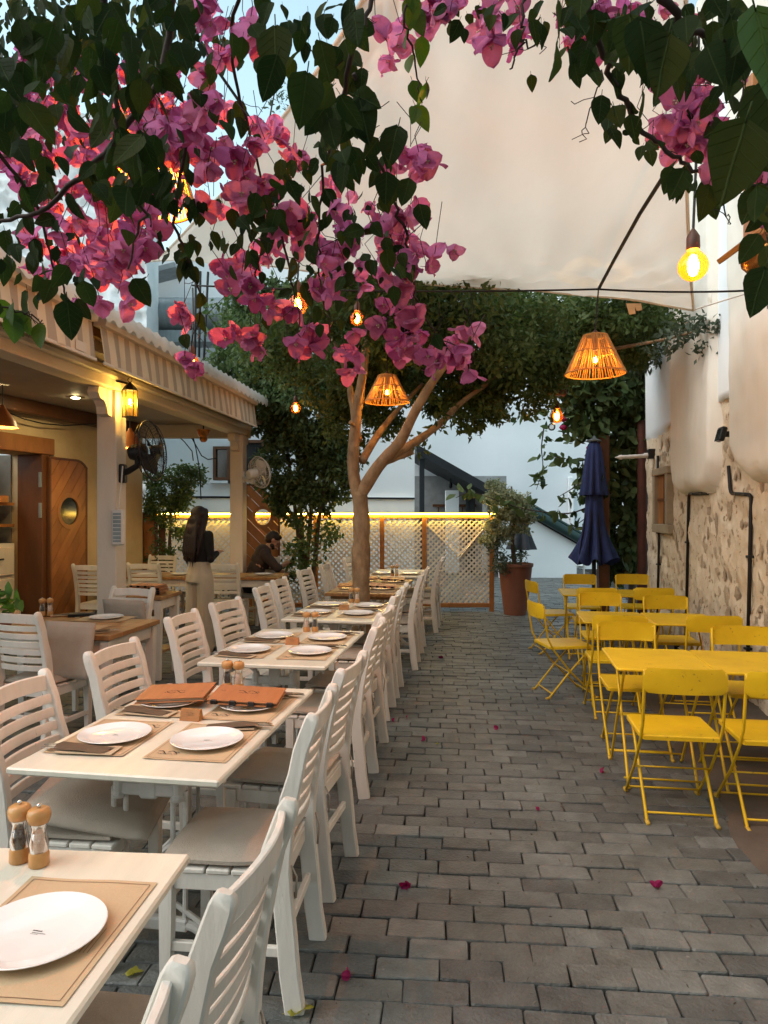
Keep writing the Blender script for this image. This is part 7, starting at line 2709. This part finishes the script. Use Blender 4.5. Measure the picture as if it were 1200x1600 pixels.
# --- top middle
for a in ((700, 15, 45, 15, 1.5, 2.0, 0, 9), (780, 25, 30, 22, 1.5, 2.0, 0, 8), (650, 10, 30, 14, 1.6, 2.0, 0, 5), (800, 45, 12, 10, 1.5, 1.8, 0, 3), (868, 40, 16, 16, 1.5, 1.9, 0, 3), (940, 25, 25, 30, 1.5, 2.0, 0, 8), (960, 55, 14, 14, 1.5, 1.9, 0, 3)):
    blob(VR, *a, fs=.047)
for a in ((735, 20, 70, 25, 1.3, 1.9, 12, 0, .055), (850, 20, 50, 20, 1.2, 1.8, 9, 0, .06), (900, 40, 35, 70, .9, 1.5, 14, 0, .07), (1000, 40, 60, 50, .8, 1.5, 17, 0, .075), (1110, 40, 70, 50, .7, 1.5, 20, 0, .075), (930, 105, 30, 30, 1.1, 1.6, 5, 0, .06),
          (955, 175, 35, 30, 1.3, 1.7, 7, 0, .058), (1040, 120, 50, 40, 1.0, 1.6, 8, 0, .065), (1010, 210, 40, 30, 1.4, 1.8, 6, 0, .052), (1100, 270, 50, 25, 1.3, 1.7, 6, 0, .055), (1180, 200, 30, 120, .8, 1.4, 16, 0, .08), (1190, 330, 25, 60, .9, 1.4, 5, 0, .07),
          (1050, 270, 20, 20, 1.3, 1.6, 3, 0, .06), (1140, 130, 40, 60, 1.0, 1.5, 8, 0, .065)):
    blob(VR, *a)
for a in ((1070, 190, 40, 28, 1.5, 1.9, 0, 18), (1085, 225, 28, 16, 1.5, 1.9, 0, 8), (1095, 135, 28, 30, 1.5, 1.9, 0, 9), (1030, 80, 25, 22, 1.6, 1.9, 0, 5), (1165, 245, 22, 18, 1.4, 1.8, 0, 6), (1195, 345, 8, 14, 1.4, 1.6, 0, 3), (1055, 205, 40, 14, 1.6, 1.9, 0, 6), (1200, 480, 5, 5, 1.5, 1.6, 0, 1),
          (990, 10, 40, 12, 1.6, 1.9, 0, 5)):
    blob(VR, *a, fs=.050)
stem(VR, [(900, -60, 1.2), (930, 60, 1.3), (965, 140, 1.4), (1000, 200, 1.5), (1050, 240, 1.5), (1100, 270, 1.5), (1140, 286, 1.45), (1230, 290, 1.4)], .007, .003, 12, 0, .055)
stem(VR, [(1000, -50, 1.3), (1060, 40, 1.35), (1110, 60, 1.4), (1230, 80, 1.4)], .009, .005, 6)
stem(VR, [(830, -40, 1.6), (815, 40, 1.6), (812, 68, 1.6), (797, 108, 1.6)], .004, .002, 2, 0, .04)
stem(VR, [(815, 62, 1.6), (845, 68, 1.6)], .003, .002, 0)
stem(VR, [(965, 100, 1.4), (1000, 110, 1.45), (1030, 120, 1.5), (1080, 160, 1.6), (1085, 200, 1.65)], .004, .0015, 3)
stem(VR, [(1135, 286, 1.45), (1150, 200, 1.5), (1160, 120, 1.5)], .003, .0015, 3)
stem(VR, [(1130, 284, 1.45), (1132, 330, 1.45), (1142, 350, 1.45)], .002, .001, 0)
stem(VR, [(940, 110, 1.5), (920, 190, 1.5), (905, 222, 1.5)], .0018, .001, 0)
for p in ((1180, 15, .62, .095, .25, True), (1045, 55, .9, .085, -.2, False), (1000, 30, .9, .085, .2, False), (1165, 190, .7, .09, -.3, False), (1195, 130, .75, .10, .2, False), (985, 25, 1.0, .08, 0, False), (1070, 265, 1.3, .065, -.5, False), (1108, 290, 1.3, .065, -.2, False),
          (1050, 262, 1.35, .055, -.3, False), (1195, 420, .95, .07, -.3, False), (985, 180, 1.4, .055, .2, False), (940, 150, 1.35, .055, -.1, False)):
    leaf(VR, at(*p[:3]), p[3], d=Vector((p[4], 0, -1)), nr=Vector((random.uniform(-.2, .2), -1, .25)), lime=p[5])

GROUPS = []
for key, vn in VINES.items():
    t = vn['t']
    for Q, r0, r1 in vn['stems']:
        m_ = MB(); m_.tube([q - t.location for q in Q], [r0 + (r1 - r0) * i / (len(Q) - 1) for i in range(len(Q))], 6); m_.build('stem', M['twig'], t, True)
    m_ = vn['twigs']; m_.v = [tuple(Vector(p) - t.location) for p in m_.v]
    o = m_.build('twigs', M['twig'], t, None, fix=False); o['kind'] = 'stuff'
    vn['leaves'].sort(key=lambda q: -q[1] / q[0].y)
    vn['flowers'].sort(key=lambda q: -q[1] / q[0].y)
    rest = MB()
    for i, (p, s, d, nr, lime) in enumerate(vn['leaves']):
        m3 = orient(d, nr)
        me = random.choice(LL if lime else LV)
        if i < 295:
            link('leaf', me, t, mw=Matrix.LocRotScale(p - t.location, m3.to_quaternion(), (s, s, s)))
        else:
            tv, tf = LEAF
            rest.add([p - t.location + m3 @ (Vector(q) * s) for q in tv], tf.tolist())
    if rest.v:
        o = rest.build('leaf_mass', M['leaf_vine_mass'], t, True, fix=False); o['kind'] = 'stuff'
    rest = MB()
    for i, (p, s, d) in enumerate(vn['flowers']):
        q_ = Vector(d).to_track_quat('Z', 'Y')
        me = random.choice(FL)
        mw = Matrix.LocRotScale(p - t.location, q_, (s, s, s))
        if i < 295:
            link('flower', me, t, mw=mw)
        else:
            rest.add([mw @ v_.co for v_ in me.vertices], [tuple(p_.vertices) for p_ in me.polygons])
    if rest.v:
        o = rest.build('flower_mass', M['bract_mass'], t, True, fix=False); o['kind'] = 'stuff'
# unseen leaves added overhead and behind the camera to block the sky light
P = np.stack([rng.uniform(-3.0, 2.0, 5200), rng.uniform(-2.2, 2.3, 5200), rng.uniform(2.6, 3.2, 5200)], 1)
P = P[(P[:, 2] - 1.6) > .80 * np.maximum(P[:, 1], 0)]
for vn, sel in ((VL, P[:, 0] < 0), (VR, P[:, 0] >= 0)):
    o = link('sky_block_leaves', scatter('sky_block_leaves', M['leaf_vine_mass'], P[sel] - np.array(vn['t'].location), .085, .6, LEAF), vn['t']); o['kind'] = 'stuff'

# grit and leaf crumbs in the joints
n = 1500
gx = np.stack([rng.uniform(-1.2, 3.2, n), rng.uniform(1.0, 10, n) , np.full(n, .006)], 1)
gx = gx[gx[:, 0] < 2.2 + .16 * gx[:, 1]]
gr = leafmat('dry_crumbs', [(.16, .11, .06), (.10, .075, .05), (.24, .20, .14), (.05, .04, .03)], .05, .9)
o = link('leaf_litter', scatter('leaf_litter', gr, gx, .016, 0, SLIM))
tag(o, 'dry leaf crumbs and grit scattered over the brick paving', 'leaf litter', kind='stuff')
# fallen flowers and leaves on the paving
for i, (px, py, where) in enumerate(((635, 1385, 'in the middle of the paving beside the second aisle chair'), (1025, 1390, 'on the paving in front of the nearest yellow chair'), (548, 1530, 'on the paving beside the lowest aisle chair leg'), (665, 1157, 'on the paving beside the third aisle table'),
                                     (612, 1127, 'closest to the foot of a white chair, by another petal'), (634, 1122, 'next to another petal near a white chair foot'), (778, 1140, 'in the centre of the alley before the yellow chairs'), (937, 1206, 'left of the nearest yellow chair legs'),
                                     (690, 1028, 'farthest along the aisle beside the white chairs'), (838, 1268, 'tiny one on a paver in mid alley'))):
    d = CAM_H * FPX / (py - 800)
    q = at(px, py, d)
    s = .034 if i not in (5, 9) else .02
    o = link('fallen_flower', FL[i % len(FL)].copy(), None, (q.x, q.y, .012), rot=(random.uniform(1.2, 1.9), 0, random.uniform(0, 6)), scale=(s, s, s))
    o.data.materials.clear(); o.data.materials.append(M['petal_fallen'])
    tag(o, 'fallen magenta flower ' + where, 'fallen flower', 'fallen bougainvillea flowers')
for (px, py, s, where) in ((470, 1585, .085, 'crumpled yellow green leaf at the foot of the nearest aisle chair'), (684, 1165, .03, 'tiny dry leaf on the paving beside the third aisle table'), (210, 1525, .06, 'yellow leaf on the ground under the front table')):
    d = CAM_H * FPX / (py - 800)
    q = at(px, py, d)
    me = leaf_mesh(int(px), M['yellowleaf'], 'fallen_leaf')
    for v_ in me.vertices:
        v_.co.z += .12 * math.sin(v_.co.x * 11 + v_.co.y * 9)
    o = link('fallen_leaf', me, None, (q.x - s / 2, q.y, .012), rot=(.1, .1, R(-80)), scale=(s, s, s))
    tag(o, where, 'leaf')

# unseen block added behind the camera, keeping sky light off the leaves
bh = thing('rear_sky_blocker', 'plain white blocker added behind the viewer to keep sky light off the leaves', 'house', (0, -4.2, 0))
mb = MB(); mb.box((0, -.3, 3.0), (14, .6, 6.0)); mb.build('wall', M['plaster'], bh)
mb = MB(); mb.box((1.2, .02, 1.1), (1.1, .08, 2.2), b=.01); mb.build('door', M['wood'], bh)
